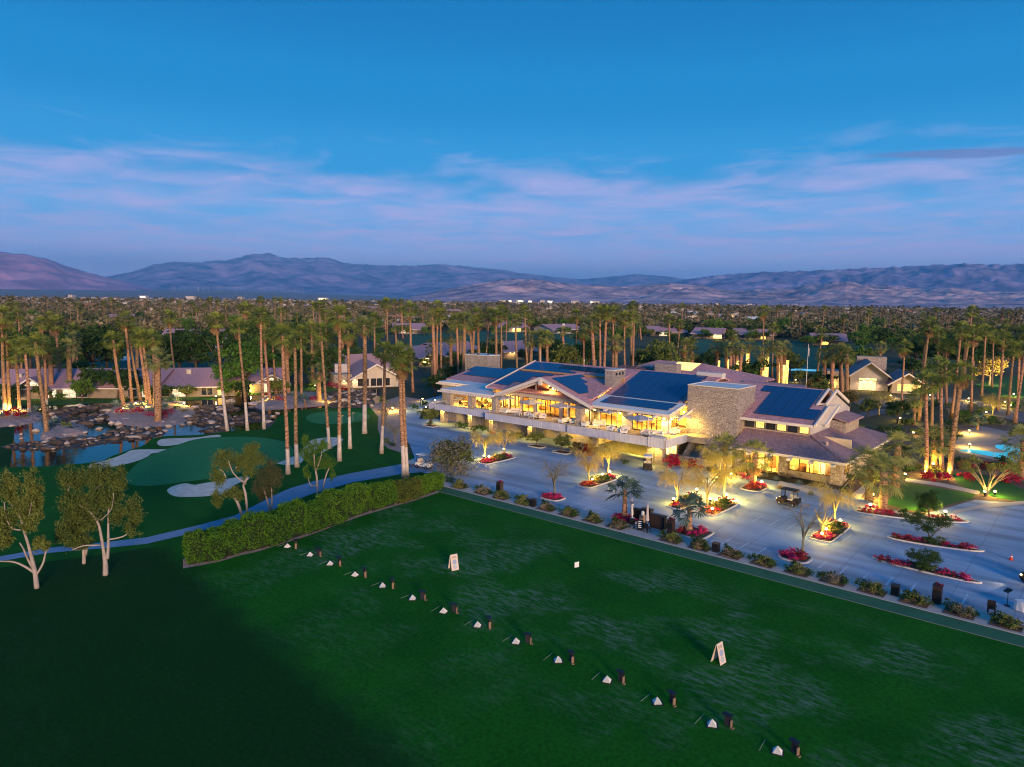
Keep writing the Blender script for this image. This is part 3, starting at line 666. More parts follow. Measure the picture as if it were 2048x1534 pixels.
def palm(base, top, r0, style, label, group=None, white=0.0, csc=1.0, name='fan_palm', cat='palm tree', lights=None, z0=0.0, seg=11):
    """base, top: photo pixels of the foot and of the crown's heart; the crown stands over the foot's own distance."""
    B = at(*base) if not isinstance(base, Vector) else base.copy()
    T = at_depth(top[0], top[1], B) if not isinstance(top, Vector) else top.copy()
    root = empty(name, (B.x, B.y, z0))
    h = T.z - z0; off = Vector((T.x - B.x, T.y - B.y, 0)); pts = []; rad = []
    bend = off.length * rnd.uniform(.05, .3); r = random.Random(int(B.x * 13 + B.y * 7))
    for k in range(seg + 1):
        t = k / seg; s = t + (t - t * t) * (bend / max(.1, off.length)) * (1 if r.random() < 2 else 1)
        wob = Vector((math.sin(t * 4 + B.x), math.cos(t * 3.3 + B.y), 0)) * .08 * min(1, h / 15) * math.sin(math.pi * t)
        pts.append(off * s + wob + Vector((0, 0, h * t)))
        rr = r0 * (1.0 - .32 * t) * (1 + .35 * math.exp(-t * h / .5)) * r.uniform(.93, 1.07)
        if style == 'F' : rr = r0 * (1 - .12 * t) * (1 + .2 * math.exp(-t * h / .5)) * r.uniform(.93, 1.08)
        rad.append(rr)
    mb = MB()
    n = 8
    mb.tube(pts, rad, n, 0)
    if white:
        for i in range(len(mb.f)):
            zc = sum(mb.v[j][2] for j in mb.f[i]) / len(mb.f[i])
            if zc < white * h: mb.m[i] = 1
    mb.build('trunk', [M_bark, M_wash], root, smooth=True)
    cm = {'T': CROWN_T, 'F': CROWN_F, 'B': CROWN_B}[style]
    me = cm[rnd.randrange(len(cm))]
    c = obj('crown', me, root, (off.x, off.y, h), rnd.uniform(0, 6.28), csc * rnd.uniform(.92, 1.1))
    c.rotation_euler = (rnd.uniform(-.12, .12), rnd.uniform(-.12, .12), rnd.uniform(0, 6.28))
    if lights:
        z1, z2 = lights
        lb = MB(); lb.lathe([(r0 * 1.12, z1), (r0 * 1.1, z2)], 10)
        lb.build('string_lights', M_string, root)
    return tag(root, label, cat, group)
def string_material():
    m = mat('string_light', (.4, .2, .05), .6)
    N, L, b = nodes_of(m)
    g = N.new('ShaderNodeTexCoord'); mp = N.new('ShaderNodeMapping'); L.new(g.outputs['Object'], mp.inputs[0]); mp.inputs['Scale'].default_value = (7, 7, 4.5)
    vo = N.new('ShaderNodeTexVoronoi'); L.new(mp.outputs[0], vo.inputs['Vector']); vo.inputs['Scale'].default_value = 1
    r = N.new('ShaderNodeValToRGB'); L.new(vo.outputs['Distance'], r.inputs[0]); e = r.color_ramp.elements; e[0].position = .15; e[0].color = (1, .78, .28, 1); e[1].position = .55; e[1].color = (.45, .20, .015, 1)
    L.new(r.outputs[0], b.inputs['Emission Color']); b.inputs['Emission Strength'].default_value = 2.2; m.cycles.emission_sampling = 'NONE'
    return m
M_string = string_material()

RNG = np.random.default_rng(5)
def leaf_cloud(blobs, n, size, clump=.33, nc=None, aspect=.5, seed=0, flat=0.0, shell=.55, mats=None, name='crown', mi_fn=None):
    """many leaf-sized faces in clumps spread through ellipsoid blobs [(centre, (rx,ry,rz))]"""
    g = np.random.default_rng(seed + 11); vol = np.array([b[1][0] * b[1][1] * b[1][2] for b in blobs]) ** .7; vol = vol / vol.sum()
    P = []
    for (c, rr), w in zip(blobs, vol):
        k = max(8, int(n * w)); ncl = nc or max(5, int(k / 38))
        d = g.normal(size=(ncl, 3)); d /= np.linalg.norm(d, axis=1)[:, None]
        rad = shell + (1 - shell) * g.random(ncl) ** .7
        rad[g.random(ncl) < .22] *= .6
        cc = d * rad[:, None]
        idx = g.integers(0, ncl, k)
        q = cc[idx] + g.normal(size=(k, 3)) * clump * .55
        P.append(np.array(c)[None] + q * np.array(rr)[None])
    P = np.concatenate(P); k = len(P)
    a = g.normal(size=(k, 3)); a[:, 2] *= (1 - flat); a /= np.linalg.norm(a, axis=1)[:, None]
    b = g.normal(size=(k, 3)); b -= a * (a * b).sum(1)[:, None]; b /= np.linalg.norm(b, axis=1)[:, None]
    s = size * g.uniform(.6, 1.3, k)[:, None]
    v = np.stack([P - a * s, P + b * s * aspect, P + a * s, P - b * s * aspect], 1).reshape(-1, 3)
    f = np.arange(4 * k).reshape(-1, 4)
    mi = mi_fn(P, g) if mi_fn else None
    return mesh_np(name, v, f, mats, mi)
def strips(name, starts, dirs, lens, wid, droop, mats, seg=2, seed=0, mi=None):
    """thin blades: from starts along dirs, bending down by droop"""
    g = np.random.default_rng(seed); k = len(starts); side = np.cross(dirs, g.normal(size=(k, 3))); side /= np.linalg.norm(side, axis=1)[:, None] + 1e-9
    V = []
    for j in range(seg + 1):
        t = j / seg; p = starts + dirs * (lens * t)[:, None]; p[:, 2] -= droop * lens * t * t
        w = wid * (1 - .8 * t) if j else wid * .8
        V += [p - side * w, p + side * w]
    v = np.stack(V, 1); per = 2 * (seg + 1); f = []
    base = np.arange(k) * per
    for j in range(seg): f.append(np.stack([base + 2 * j, base + 2 * j + 1, base + 2 * j + 3, base + 2 * j + 2], 1))
    f = np.concatenate(f); m2 = None if mi is None else np.tile(mi, seg)
    return mesh_np(name, v.reshape(-1, 3), f, mats, m2)

# weeping desert tree (palo verde / mesquite): trunk and limbs + hair-fine hanging twigs, 1 unit = 1 m, about 4.6 m tall
def weeping_proto(seed, Hh=4.4, R=2.6, nst=1300, tw=M_twig, bare=False, leafn=0):
    r = random.Random(seed); g = np.random.default_rng(seed); mb = MB(); S = []; 
    fork = Hh * r.uniform(.22, .3)
    mb.tube([(0, 0, -.05), (.05, 0, fork * .5), (.02, .04, fork)], [.15, .12, .11], 6)
    tips = []
    for k in range(5):
        a = k * 1.257 + r.uniform(-.3, .3); ro = R * r.uniform(.35, .75); e = Vector((math.cos(a) * ro, math.sin(a) * ro, Hh * (.80 + .14 * (1 - ro / R))))
        p0 = Vector((.02, .04, fork)); mid = p0.lerp(e, .5) + Vector((math.cos(a), math.sin(a), 0)) * (-.12 * R) + Vector((0, 0, .05)) + Vector((r.uniform(-.15, .15), r.uniform(-.15, .15), 0))
        pth = smooth_poly([p0, mid, e], 4, closed=False); mb.tube(pth, [.085 * (1 - .75 * i / (len(pth) - 1)) for i in range(len(pth))], 5)
        for j in range(6):
            t = r.uniform(.4, 1); q0 = pth[min(len(pth) - 1, int(t * (len(pth) - 1)))]; a2 = a + r.uniform(-1.1, 1.1); l = R * r.uniform(.25, .6)
            q2 = q0 + Vector((math.cos(a2) * l, math.sin(a2) * l, r.uniform(-.05, .5) * l)); q1 = q0.lerp(q2, .5) + Vector((0, 0, .18 * l))
            pt = smooth_poly([q0, q1, q2], 3, closed=False); mb.tube(pt, [.032 * (1 - .8 * i / (len(pt) - 1)) + .005 for i in range(len(pt))], 3)
            tips += [np.array(x) for x in pt[2:]]
    tips = np.array(tips); idx = g.integers(0, len(tips), nst)
    st = tips[idx] + g.normal(size=(nst, 3)) * np.array([.22, .22, .14]) * (R / 2.6)
    out = st.copy(); out[:, 2] = 0; out /= np.linalg.norm(out, axis=1)[:, None] + 1e-6
    d = out * .7 + g.normal(size=(nst, 3)) * .55; d[:, 2] += .15; d /= np.linalg.norm(d, axis=1)[:, None]
    ln = g.uniform(.28, .8, nst) * (R / 2.6)
    trunk = mb.mesh('trunk', M_pbark if not bare else M_twigg, True)
    crown = strips('crown', st, d, ln, .015 if not bare else .011, 1.1 if not bare else .5, [tw], 3, seed)
    return trunk, crown
WEEP = [weeping_proto(s, tw=M_twig) for s in (1, 2, 3)]
WEEPG = [weeping_proto(4, 4.2, 2.6, 900, M_twigg, True), weeping_proto(5, 4.8, 2.2, 500, M_twigg, True)]
def weeping_tree(px, label, kind='lit', sc=1.0, name='palo_verde_tree', group=None):
    B = at(*px); tr, cr = (WEEP[rnd.randrange(3)] if kind == 'lit' else WEEPG[0] if kind == 'grey' else WEEPG[1])
    r = empty(name, (B.x, B.y, 0.08), rnd.uniform(0, 6.28), sc)
    obj('trunk', tr, r); obj('crown', cr, r)
    return tag(r, label, 'tree', group)

# tree traced limb by limb in photo pixels, given real depth at the distance of its foot
def tree_px(base, limbs, blobs, label, n=2600, leaf=.17, bark=None, leafm=None, name='broadleaf_tree', seed=0, depth=.8, group=None):
    B = at(*base); s = mpp(B); r = random.Random(seed); root = empty(name, (B.x, B.y, 0))
    nrm = Vector((CF.x, CF.y, 0)).normalized()
    def P(x, y, dz=0.0): return at_depth(x, y, B) - Vector((B.x, B.y, 0)) + nrm * dz
    mb = MB()
    for k, L in enumerate(limbs):
        dd = r.uniform(-1, 1) * 1.1 if k else 0
        pts = [P(x, y, dd * (i / max(1, len(L) - 1)) if k else 0) for i, (x, y, w_) in enumerate(L)]; pts[0].z = max(-.05, pts[0].z) if k else -.05
        rad = [w_ * s / 2 * .68 for _, _, w_ in L]
        sp = smooth_poly(pts, 3, closed=False); rs = []
        for i in range(len(sp)):
            t = i / (len(sp) - 1) * (len(rad) - 1); j = min(len(rad) - 2, int(t)); rs.append(rad[j] + (rad[j + 1] - rad[j]) * (t - j))
        mb.tube(sp, rs, 7)
    mb.build('trunk', bark or M_wbark, root, smooth=True)
    bl = []
    for x, y, rx, ry in blobs:
        c = P(x, y, r.uniform(-.8, .8) * depth * rx * s * .7); bl.append((tuple(c), (rx * s, max(rx * s * depth, .4), ry * s)))
    # blobs are aligned to the camera, so turn their depth axis that way
    rot = Matrix.Rotation(YAW, 3, 'Z'); inv = rot.transposed()
    bl2 = [(tuple(inv @ Vector(c)), rr) for c, rr in bl]
    me = leaf_cloud(bl2, int(n * 2.9), leaf * .58, seed=seed, mats=[leafm or M_leafo], clump=.25, shell=.3, aspect=.4)
    c = obj('crown', me, root, (0, 0, 0), YAW)
    return tag(root, label, 'tree', group)

# generic round tree / bush prototypes
def bush_mesh(seed, n, leaf, leafm, squash=.75, lobes=5, name='foliage', flowers=None, fshare=.45):
    r = random.Random(seed); bl = [((0, 0, .5 * squash), (.62, .62, .5 * squash))]
    for k in range(lobes):
        a = r.uniform(0, 6.28); q = r.uniform(.3, .55); bl.append(((math.cos(a) * q, math.sin(a) * q, squash * r.uniform(.3, .75)), (.42, .42, .36 * squash)))
    fn = None
    if flowers: fn = lambda P, g: ((P[:, 2] > .28 * squash) & (g.random(len(P)) < fshare)).astype(np.int32)
    return leaf_cloud(bl, n, leaf, seed=seed, mats=[leafm] + ([flowers] if flowers else []), name=name, mi_fn=fn, clump=.36)
BUSH_D = [bush_mesh(60 + k, 420, .085, M_leafd) for k in range(3)]
BUSH_G = [bush_mesh(64 + k, 420, .085, M_leafg) for k in range(2)]
BUSH_O = [bush_mesh(67 + k, 460, .085, M_leafo) for k in range(2)]
BUSH_Y = [bush_mesh(70 + k, 420, .085, M_leafy) for k in range(2)]
BUSH_GR = [bush_mesh(73 + k, 520, .07, M_leafgr) for k in range(2)]
BUSH_B = [bush_mesh(76 + k, 520, .08, M_bougain) for k in range(2)]
FLOW = [bush_mesh(80 + k, 420, .075, M_leafd, .45, 4, 'foliage', M_flower, .75) for k in range(3)]
FLOWR = [bush_mesh(84 + k, 480, .07, M_flowerr, .8, 4, 'foliage', M_flowerr, 1) for k in range(2)]
FLOWO = [bush_mesh(86 + k, 380, .075, M_flower, .45, 4, 'foliage', M_flowero, .5) for k in range(2)]
CORE = None
def blob_core(name, m, seed=1):
    bm = bmesh.new(); bmesh.ops.create_icosphere(bm, subdivisions=2, radius=1)
    for v in bm.verts: v.co *= 1 + .2 * mnoise.noise(v.co * 2 + Vector((seed, 0, 0)))
    me = bpy.data.meshes.new(name); bm.to_mesh(me); bm.free(); me.materials.append(m); return me
def plant(meshes, loc, r, label, cat, name, group=None, hz=1.0):
    o = obj(name, meshes[rnd.randrange(len(meshes))], None, (loc[0], loc[1], loc[2] if len(loc) > 2 else 0), rnd.uniform(0, 6.28), (r * rnd.uniform(.9, 1.1), r * rnd.uniform(.9, 1.1), r * hz))
    return tag(o, label, cat, group)
def grass_mesh(seed, n=170, m=None):
    g = np.random.default_rng(seed); st = g.normal(size=(n, 3)) * np.array([.12, .12, 0]); d = g.normal(size=(n, 3)) * np.array([.6, .6, 0]) + np.array([0, 0, 1.0]); d /= np.linalg.norm(d, axis=1)[:, None]
    return strips('blades', st, d, g.uniform(.6, 1.0, n), .018, .35, [m or M_drygrass], 3, seed)
GRASS = [grass_mesh(1), grass_mesh(2), grass_mesh(3)]
def agave_mesh(seed, n=30):
    mb = MB(); r = random.Random(seed)
    for k in range(n):
        a = k * 2.4; e = math.radians(12 + 66 * (k / n)); L = r.uniform(.85, 1.05) * (1 - .25 * k / n)
        d = Vector((math.cos(e) * math.cos(a), math.cos(e) * math.sin(a), math.sin(e))); s = Vector((-math.sin(a), math.cos(a), 0)); u = s.cross(d) * -1
        P0 = d * .06; P1 = d * (L * .45) - Vector((0, 0, .02)); P2 = d * L + Vector((0, 0, -.06 * L)); w0, w1 = .05, .085
        mb.add([P0 - s * w0, P0 + s * w0, P1 - s * w1 + u * .02, P1 - u * .015, P1 + s * w1 + u * .02, P2], [(0, 1, 3), (0, 3, 2), (1, 4, 3), (2, 3, 5), (3, 4, 5)])
    return mb.mesh('blades', M_agave)
AGAVE = [agave_mesh(1), agave_mesh(2, 26)]

# round-crowned trees for the middle distance
def round_tree_proto(seed, leafm, n=1500, leaf=.13, tall=1.0, bark=None):
    r = random.Random(seed); mb = MB(); mb.tube([(0, 0, -.02), (.02, .01, .2), (0, .02, .42)], [.035, .028, .02], 6)
    bl = [((0, 0, .62 * tall), (.34, .34, .30 * tall))]
    for k in range(7):
        a = k * .9 + r.uniform(-.3, .3); q = r.uniform(.2, .38); z = r.uniform(.42, .82) * tall
        bl.append(((math.cos(a) * q, math.sin(a) * q, z), (.21, .21, .17 * tall)))
        mb.tube([(0, 0, .3), (math.cos(a) * q * .5, math.sin(a) * q * .5, z * .7), (math.cos(a) * q, math.sin(a) * q, z)], [.018, .012, .006], 4)
    return mb.mesh('trunk', bark or M_bbark, True), leaf_cloud(bl, n, leaf * .30, seed=seed, mats=[leafm], clump=.32)
RT = {'d': [round_tree_proto(1, M_leafd, 2200, .13), round_tree_proto(2, M_leafd, 2200, .13, 1.1)], 'g': [round_tree_proto(3, M_leafg, 2200, .13), round_tree_proto(4, M_leafg, 2200, .13, 1.15)],
      'o': [round_tree_proto(5, M_leafo, 2200, .13), round_tree_proto(6, M_leafo, 2000, .13, .9)], 'y': [round_tree_proto(7, M_leafy, 2000, .12)]}
def round_tree(p, hgt, kind, label, group=None, name='broadleaf_tree', wide=1.0):
    tr, cr = RT[kind][rnd.randrange(len(RT[kind]))]
    r = empty(name, (p[0], p[1], 0), rnd.uniform(0, 6.28), (hgt * wide, hgt * wide, hgt)); obj('trunk', tr, r); obj('crown', cr, r)
    return tag(r, label, 'tree', group)

# low landscape light: stake, housing, glowing lens, and its lamp
LAMP_ME = MB().tube([(0, 0, 0), (0, 0, .16)], .02, 5).lathe([(.05, .14), (.085, .2), (.085, .32)], 8).mesh('housing', M_black)
LENS_ME = MB().lathe([(.078, .322), (.10, .36), (.06, .42)], 8).mesh('lens', M_lampglass)
LENSW_ME = MB().lathe([(.078, .322), (.10, .36), (.06, .42)], 8).mesh('lens', M_lampwhite)
WARM = (1.0, .63, .09)
def add_lamp(name, loc, power, color=WARM, radius=.12, parent=None, kind='POINT', spot=None, target=None):
    l = bpy.data.lights.new(name, kind); l.energy = power; l.color = color
    l.shadow_soft_size = radius
    if kind == 'SPOT': l.spot_size = math.radians(spot or 80); l.spot_blend = .35
    o = bpy.data.objects.new(name, l); COL.objects.link(o); o.location = loc
    if target is not None: o.rotation_euler = (Vector(target) - Vector(loc)).to_track_quat('-Z', 'Y').to_euler()
    if parent: o.parent = parent
    return o
def uplight(p, power, label, z=0.05, cool=False, sc=1.0, group=None, glow=False):
    if not isinstance(p, Vector): p = at(*p)
    r = empty('landscape_light', (p.x, p.y, z)); obj('housing', LAMP_ME, r, sc=sc); obj('lens', LENSW_ME if cool else LENS_ME, r, sc=sc)
    add_lamp('landscape_lamp', (0, 0, 1.0), power, (.7, .95, 1.0) if cool else WARM, .10, r)
    return tag(r, label, 'landscape light', group)
# ------------------------------------------------------------------ clubhouse
ZF = 3.85
M_fascia = mat('deck_fascia', (.46, .48, .62), .8, (.38, .40, .53), .6, world=True)
M_deck = mat('deck_tile', (.52, .42, .32), .7, (.44, .35, .27), 1.0, world=True)
M_interior = mat('interior_plaster', (.78, .62, .38), .9)
M_inwood = mat('interior_wood', (.50, .30, .14), .7, (.38, .20, .09), 2.0, stretch=(1, 1, .15))
M_flat = mat('white_membrane', (.74, .72, .72), .7, (.64, .62, .63), .6)
M_solar = mat('solar_cell', (.010, .042, .15), .22, (.014, .055, .19), .35, spec=.6)
M_solarf = mat('solar_frame', (.02, .035, .07), .4)
M_thermal = mat('thermal_panel', (.012, .013, .02), .3)
M_canvas = mat('grey_canvas', (.40, .40, .44), .85, (.34, .34, .38), 2)
M_cushion = mat('cream_cushion', (.70, .62, .52), .9)
M_pendant = mat('pendant_glow', (1, .8, .4), .5, emit=(1, .66, .16), estr=7)
def glass_mat():
    m = bpy.data.materials.new('clear_glass'); m.use_nodes = True; N = m.node_tree.nodes; L = m.node_tree.links; N.clear()
    o = N.new('ShaderNodeOutputMaterial'); t = N.new('ShaderNodeBsdfTransparent'); t.inputs[0].default_value = (.93, .93, .93, 1)
    g = N.new('ShaderNodeBsdfGlossy'); g.inputs['Roughness'].default_value = .03; fr = N.new('ShaderNodeFresnel'); fr.inputs[0].default_value = 1.35
    mx = N.new('ShaderNodeMixShader'); L.new(fr.outputs[0], mx.inputs[0]); L.new(t.outputs[0], mx.inputs[1]); L.new(g.outputs[0], mx.inputs[2]); L.new(mx.outputs[0], o.inputs[0])
    MATS['clear_glass'] = m; return m
M_glass = glass_mat()
CLO = Vector((-65, 95, 0))
club = tag(empty('clubhouse', CLO), 'large split-level clubhouse with solar roofs, stone tower and glowing terrace', 'building')
def C(mb, name, m, parent=None, smooth=False):
    if parent is None: return mb.build(name, m, club, -CLO, smooth=smooth)
    return mb.build(name, m, parent, (0, 0, 0), smooth=smooth)
def ZI(X, Y): return (840 + X * .1956, 660 + Y * .1956)
def ZII(X, Y): return (1200 + X * .1956, 680 + Y * .1956)
def ZIII(X, Y): return (1560 + X * .2386, 660 + Y * .2386)
# --- lower storey
C(MB().prism([(-97, 93), (-62, 93), (-62, 99), (-50.2, 99), (-50.2, 112), (-97, 112)], 0, 3.0), 'lower_wall', M_wallb)
for k in range(7): C(MB().box(-93 + k * 4.6, -90.6 + k * 4.6, 92.93, 93.02, 0, 2.5), 'garage_door', mat('garage_panel', (.40, .35, .36), .8, (.34, .30, .31), 1.0))
for u in (-94.1, -87.0, -81.9, -73.2): C(MB().box(u - .5, u + .5, 90.4, 91.4, 0, 3.0), 'pillar', M_pillar)
C(MB().box(-49.8, -48.75, 88.0, 89.1, 0, 3.0), 'pillar', M_pillar); C(MB().box(-48.5, -47.3, 88.0, 89.1, 0, 3.0), 'pillar', M_pillar)
C(MB().box(-62, -61.2, 92.2, 93, 0, 3.0), 'pillar', M_pillar)
def window(u0, u1, z0, z1, v, n, parent=None, fm=None, pm=None, side='y', name='window', depth=.12, tz=None):
    """framed glazing with n panes in the plane y=v (side 'y') or x=v (side 'x')"""
    fr = MB(); w_ = .07
    def b(a0, a1, c0, c1):
        if side == 'y': fr.box(a0, a1, v - depth / 2, v + depth / 2, c0, c1)
        else: fr.box(v - depth / 2, v + depth / 2, a0, a1, c0, c1)
    b(u0, u1, z1 - w_, z1); b(u0, u1, z0, z0 + w_)
    for k in range(n + 1):
        x = u0 + (u1 - u0) * k / n; x0 = max(u0, x - w_ / 2 - .01); x1 = min(u1, x + w_ / 2 + .01); b(x0, x1, z0 + w_, z1 - w_)
    o = C(fr, name, fm or M_dark) if parent is None else fr.build(name, fm or M_dark, parent)
    for k in range(n):
        x0 = u0 + (u1 - u0) * k / n + w_ / 2; x1 = u0 + (u1 - u0) * (k + 1) / n - w_ / 2; p = MB()
        if side == 'y': p.add([(x0, v, z0 + w_), (x1, v, z0 + w_), (x1, v, z1 - w_), (x0, v, z1 - w_)], [(0, 1, 2, 3)])
        else: p.add([(v, x0, z0 + w_), (v, x1, z0 + w_), (v, x1, z1 - w_), (v, x0, z1 - w_)], [(0, 1, 2, 3)])
        p.build('pane', pm or M_glass, o)
    return o
# lit undercroft rooms at the drive-through
window(-61, -56, .3, 2.7, 98.9, 4, pm=M_litbright)
window(-55.5, -50.4, .3, 2.7, 98.9, 4, pm=M_litbright)
C(MB().box(-50.2, -47.6, 93.4, 99, 0, 2.98), 'lit_lobby_wall', M_interior)
window(-50.0, -47.8, .4, 2.6, 93.3, 2, pm=M_litbright)
# --- deck slab, fascia, cap
front = [(-94.6, 87.7), (-79.6, 87.7), (-79.6, 86.6), (-62.3, 86.6), (-62.3, 86.2), (-46.0, 86.2), (-46.0, 92.4), (-43.0, 92.4), (-43.0, 95.5), (-39.6, 95.5), (-39.6, 99), (-94.6, 99)]
C(MB().prism(front, 3.0, ZF), 'deck', M_deck)
def fascia(a, b, z0, z1, m=M_fascia):
    a = Vector((*a, 0)); b = Vector((*b, 0)); d = (b - a); L = d.length; d.normalize(); n = Vector((d.y, -d.x, 0)); mb = MB()
    mb.bar(a + n * .08 + Vector((0, 0, (z0 + z1) / 2)), b + n * .08 + Vector((0, 0, (z0 + z1) / 2)), .14, z1 - z0)
    k = int(L / .42)
    for i in range(k + 1):
        p = a + d * (L * i / k) + n * .165; mb.bar(p + Vector((0, 0, z0)), p + Vector((0, 0, z1)), .05, .05, 0, tuple(d))
    o = C(mb, 'deck_fascia', m)
    C(MB().bar(a + n * .08 + Vector((0, 0, z1 + .025)), b + n * .08 + Vector((0, 0, z1 + .025)), .24, .05), 'cap_rail', M_inwood if m is M_fascia and L > 15 else M_trim)
fascia((-94.6, 87.7), (-79.8, 87.7), 2.95, 4.0); fascia((-79.6, 86.6), (-62.5, 86.6), 2.92, 4.1); fascia((-62.3, 86.2), (-48.4, 86.2), 2.92, 4.08); fascia((-48.4, 86.05), (-46.0, 86.05), 2.9, 4.25); fascia((-46.0, 86.2), (-46.0, 92.4), 2.92, 4.05); fascia((-94.6, 97), (-94.6, 87.7), 2.95, 4.0)
# --- terrace pillars and left patio canopy
for u in (-90.4, -85.0, -79.4, -61.9): C(MB().box(u - .5, u + .5, 88.3, 89.3, ZF, 6.45), 'terrace_pillar', M_pillar)
C(MB().prism([(-92.9, 88.8), (-80.1, 88.8), (-80.1, 92), (-83.3, 92), (-83.3, 100.6), (-101.6, 100.6), (-101.6, 96.6), (-92.9, 96.6)], 6.5, 6.72), 'canopy', M_flat)
for k in range(23):
    u = -92.7 + k * .56; C(MB().box(u - .07, u + .07, 87.9, 89.6, 6.22, 6.48), 'rafter', M_trim)
for k in range(16):
    u = -101.4 + k * .56; C(MB().box(u - .07, u + .07, 95.7, 97.4, 6.22, 6.48), 'rafter', M_trim)
C(MB().box(-92.9, -80.2, 89.0, 89.25, 6.0, 6.2), 'beam', M_trim)
C(MB().box(-97, -80.3, 96.4, 96.7, ZF, 6.5), 'patio_wall', M_inwood)
for k in range(4): window(-92.3 + k * 3, -89.7 + k * 3, ZF + .05, 6.2, 96.3, 3, pm=M_lit)
C(MB().box(-101, -97, 97, 112, 0, 6.45), 'end_wall', M_wallb)
# --- roofs
def roof(pts, name='roof', m=M_tile, th=.28): return C(MB().plate(pts, th), name, m)
LS = (8.6 - 6.75) / 9.1     # left wing
roof([(-103.4, 100.4, 6.75), (-84, 100.4, 6.75), (-84, 109.5, 8.6), (-103.6, 109.5, 8.6)])
roof([(-103.6, 109.5, 8.6), (-84, 109.5, 8.6), (-84, 118.6, 6.75), (-103.4, 118.6, 6.75)])
C(MB().add([(-102.6, 100.9, 6.4), (-102.6, 118, 6.4), (-102.6, 109.5, 8.3)], [(0, 2, 1)]), 'gable_wall', M_wallb)
C(MB().box(-102.6, -84, 100.9, 118, 3, 6.5), 'wing_wall', M_wallb)
MS = .273                   # main roof
def zmain(v): return 7.66 + MS * (v - 91.3)
roof([(-83.8, 91.3, zmain(91.3)), (-61.6, 91.3, zmain(91.3)), (-61.6, 105, zmain(105)), (-83.8, 105, zmain(105))])
roof([(-83.8, 105, zmain(105)), (-46.4, 105, zmain(105)), (-46.4, 119, zmain(91)), (-83.8, 119, zmain(91))])
C(MB().bar((-83.9, 91.1, zmain(91.1) - .06), (-83.9, 105.0, zmain(105) - .06), .14, .42), 'rake_board', M_trim)
C(MB().add([(-83, 92, 3.9), (-83, 118, 3.9), (-83, 118, zmain(92) - .3), (-83, 105, zmain(105) - .3), (-83, 92, zmain(92) - .3)], [(0, 1, 2, 3, 4)]), 'gable_wall', M_wallb)
CS = (10.5 - 6.9) / 9.8     # cross gable
def zc(u): return 10.5 - CS * abs(u + 70.2)
VV = 91.3 + (10.5 - 7.66) / MS
roof([(-70.2, 89.3, 10.5), (-60.4, 89.3, 6.9), (-60.4, 94.0, 6.9), (-62.4, 94.0, zc(-62.4)), (-70.2, VV + .5, 10.5)])
roof([(-70.2, VV + .5, 10.5), (-78.0, 94.0, zc(-78.0)), (-80.0, 94.0, 6.9), (-80.0, 89.3, 6.9), (-70.2, 89.3, 10.5)])
C(MB().bar((-80.1, 89.22, 6.72), (-70.2, 89.22, 10.34), .16, .5), 'rake_board', M_trim); C(MB().bar((-70.2, 89.22, 10.34), (-60.3, 89.22, 6.72), .16, .5), 'rake_board', M_trim)
C(MB().bar((-80.0, 89.9, 6.4), (-70.2, 89.9, 9.9), .2, .3), 'truss_beam', M_trim); C(MB().bar((-70.2, 89.9, 9.9), (-60.4, 89.9, 6.4), .2, .3), 'truss_beam', M_trim)
C(MB().box(-70.45, -69.95, 89.0, 89.6, 9.3, 10.3), 'king_post', M_trim)
WS = (11.4 - 8.05) / 9.7; WT = (8.05 - 7.0) / 5.0   # right wing
def zw(v): return 8.05 + WS * (v - 95) if v >= 95 else 8.05 - WT * (95 - v)
roof([(-61.8, 95, 8.05), (-48.2, 95, 8.05), (-46.4, 104.7, 11.4), (-61.8, 104.7, 11.4)])
C(MB().plate([(-61.2, 90.0, 7.0), (-47.6, 90.0, 7.0), (-47.6, 95.0, 8.07), (-61.8, 95.0, 8.07)], .22), 'canopy', M_flat)
C(MB().box(-61.2, -47.6, 89.86, 89.98, 6.66, 7.02), 'gutter_board', M_trim)
C(MB().bar((-47.5, 89.9, 6.85), (-47.5, 95, 7.9), .16, .40), 'rake_board', M_trim); C(MB().bar((-47.5, 95, 7.9), (-46.9, 100, 9.7), .16, .4), 'rake_board', M_trim)
C(MB().bar((-46.3, 90.4, 6.35), (-46.3, 94.3, 7.2), .22, .34), 'outrigger_beam', M_trim); C(MB().bar((-46.3, 94.3, 7.2), (-46.3, 98.6, 8.5), .22, .34), 'outrigger_beam', M_trim)
C(MB().bar((-48.4, 92.5, 6.6), (-45.4, 92.5, 6.6), .3, .34), 'bracket', M_trim)
for u in (-58, -53.8, -49.6): C(MB().box(u - .18, u + .18, 89.3, 91.3, 6.38, 6.66), 'beam_end', M_trim)
# small lit dormer at the far end of the wing
C(MB().plate([(-50.4, 103.2, 10.9), (-48.6, 103.2, 10.9), (-48.6, 106, 11.9), (-50.4, 106, 11.9)], .1), 'skylight', M_glass); C(MB().box(-50.6, -46.3, 104.4, 105.6, 11.0, 11.9), 'ridge_monitor', M_trim)
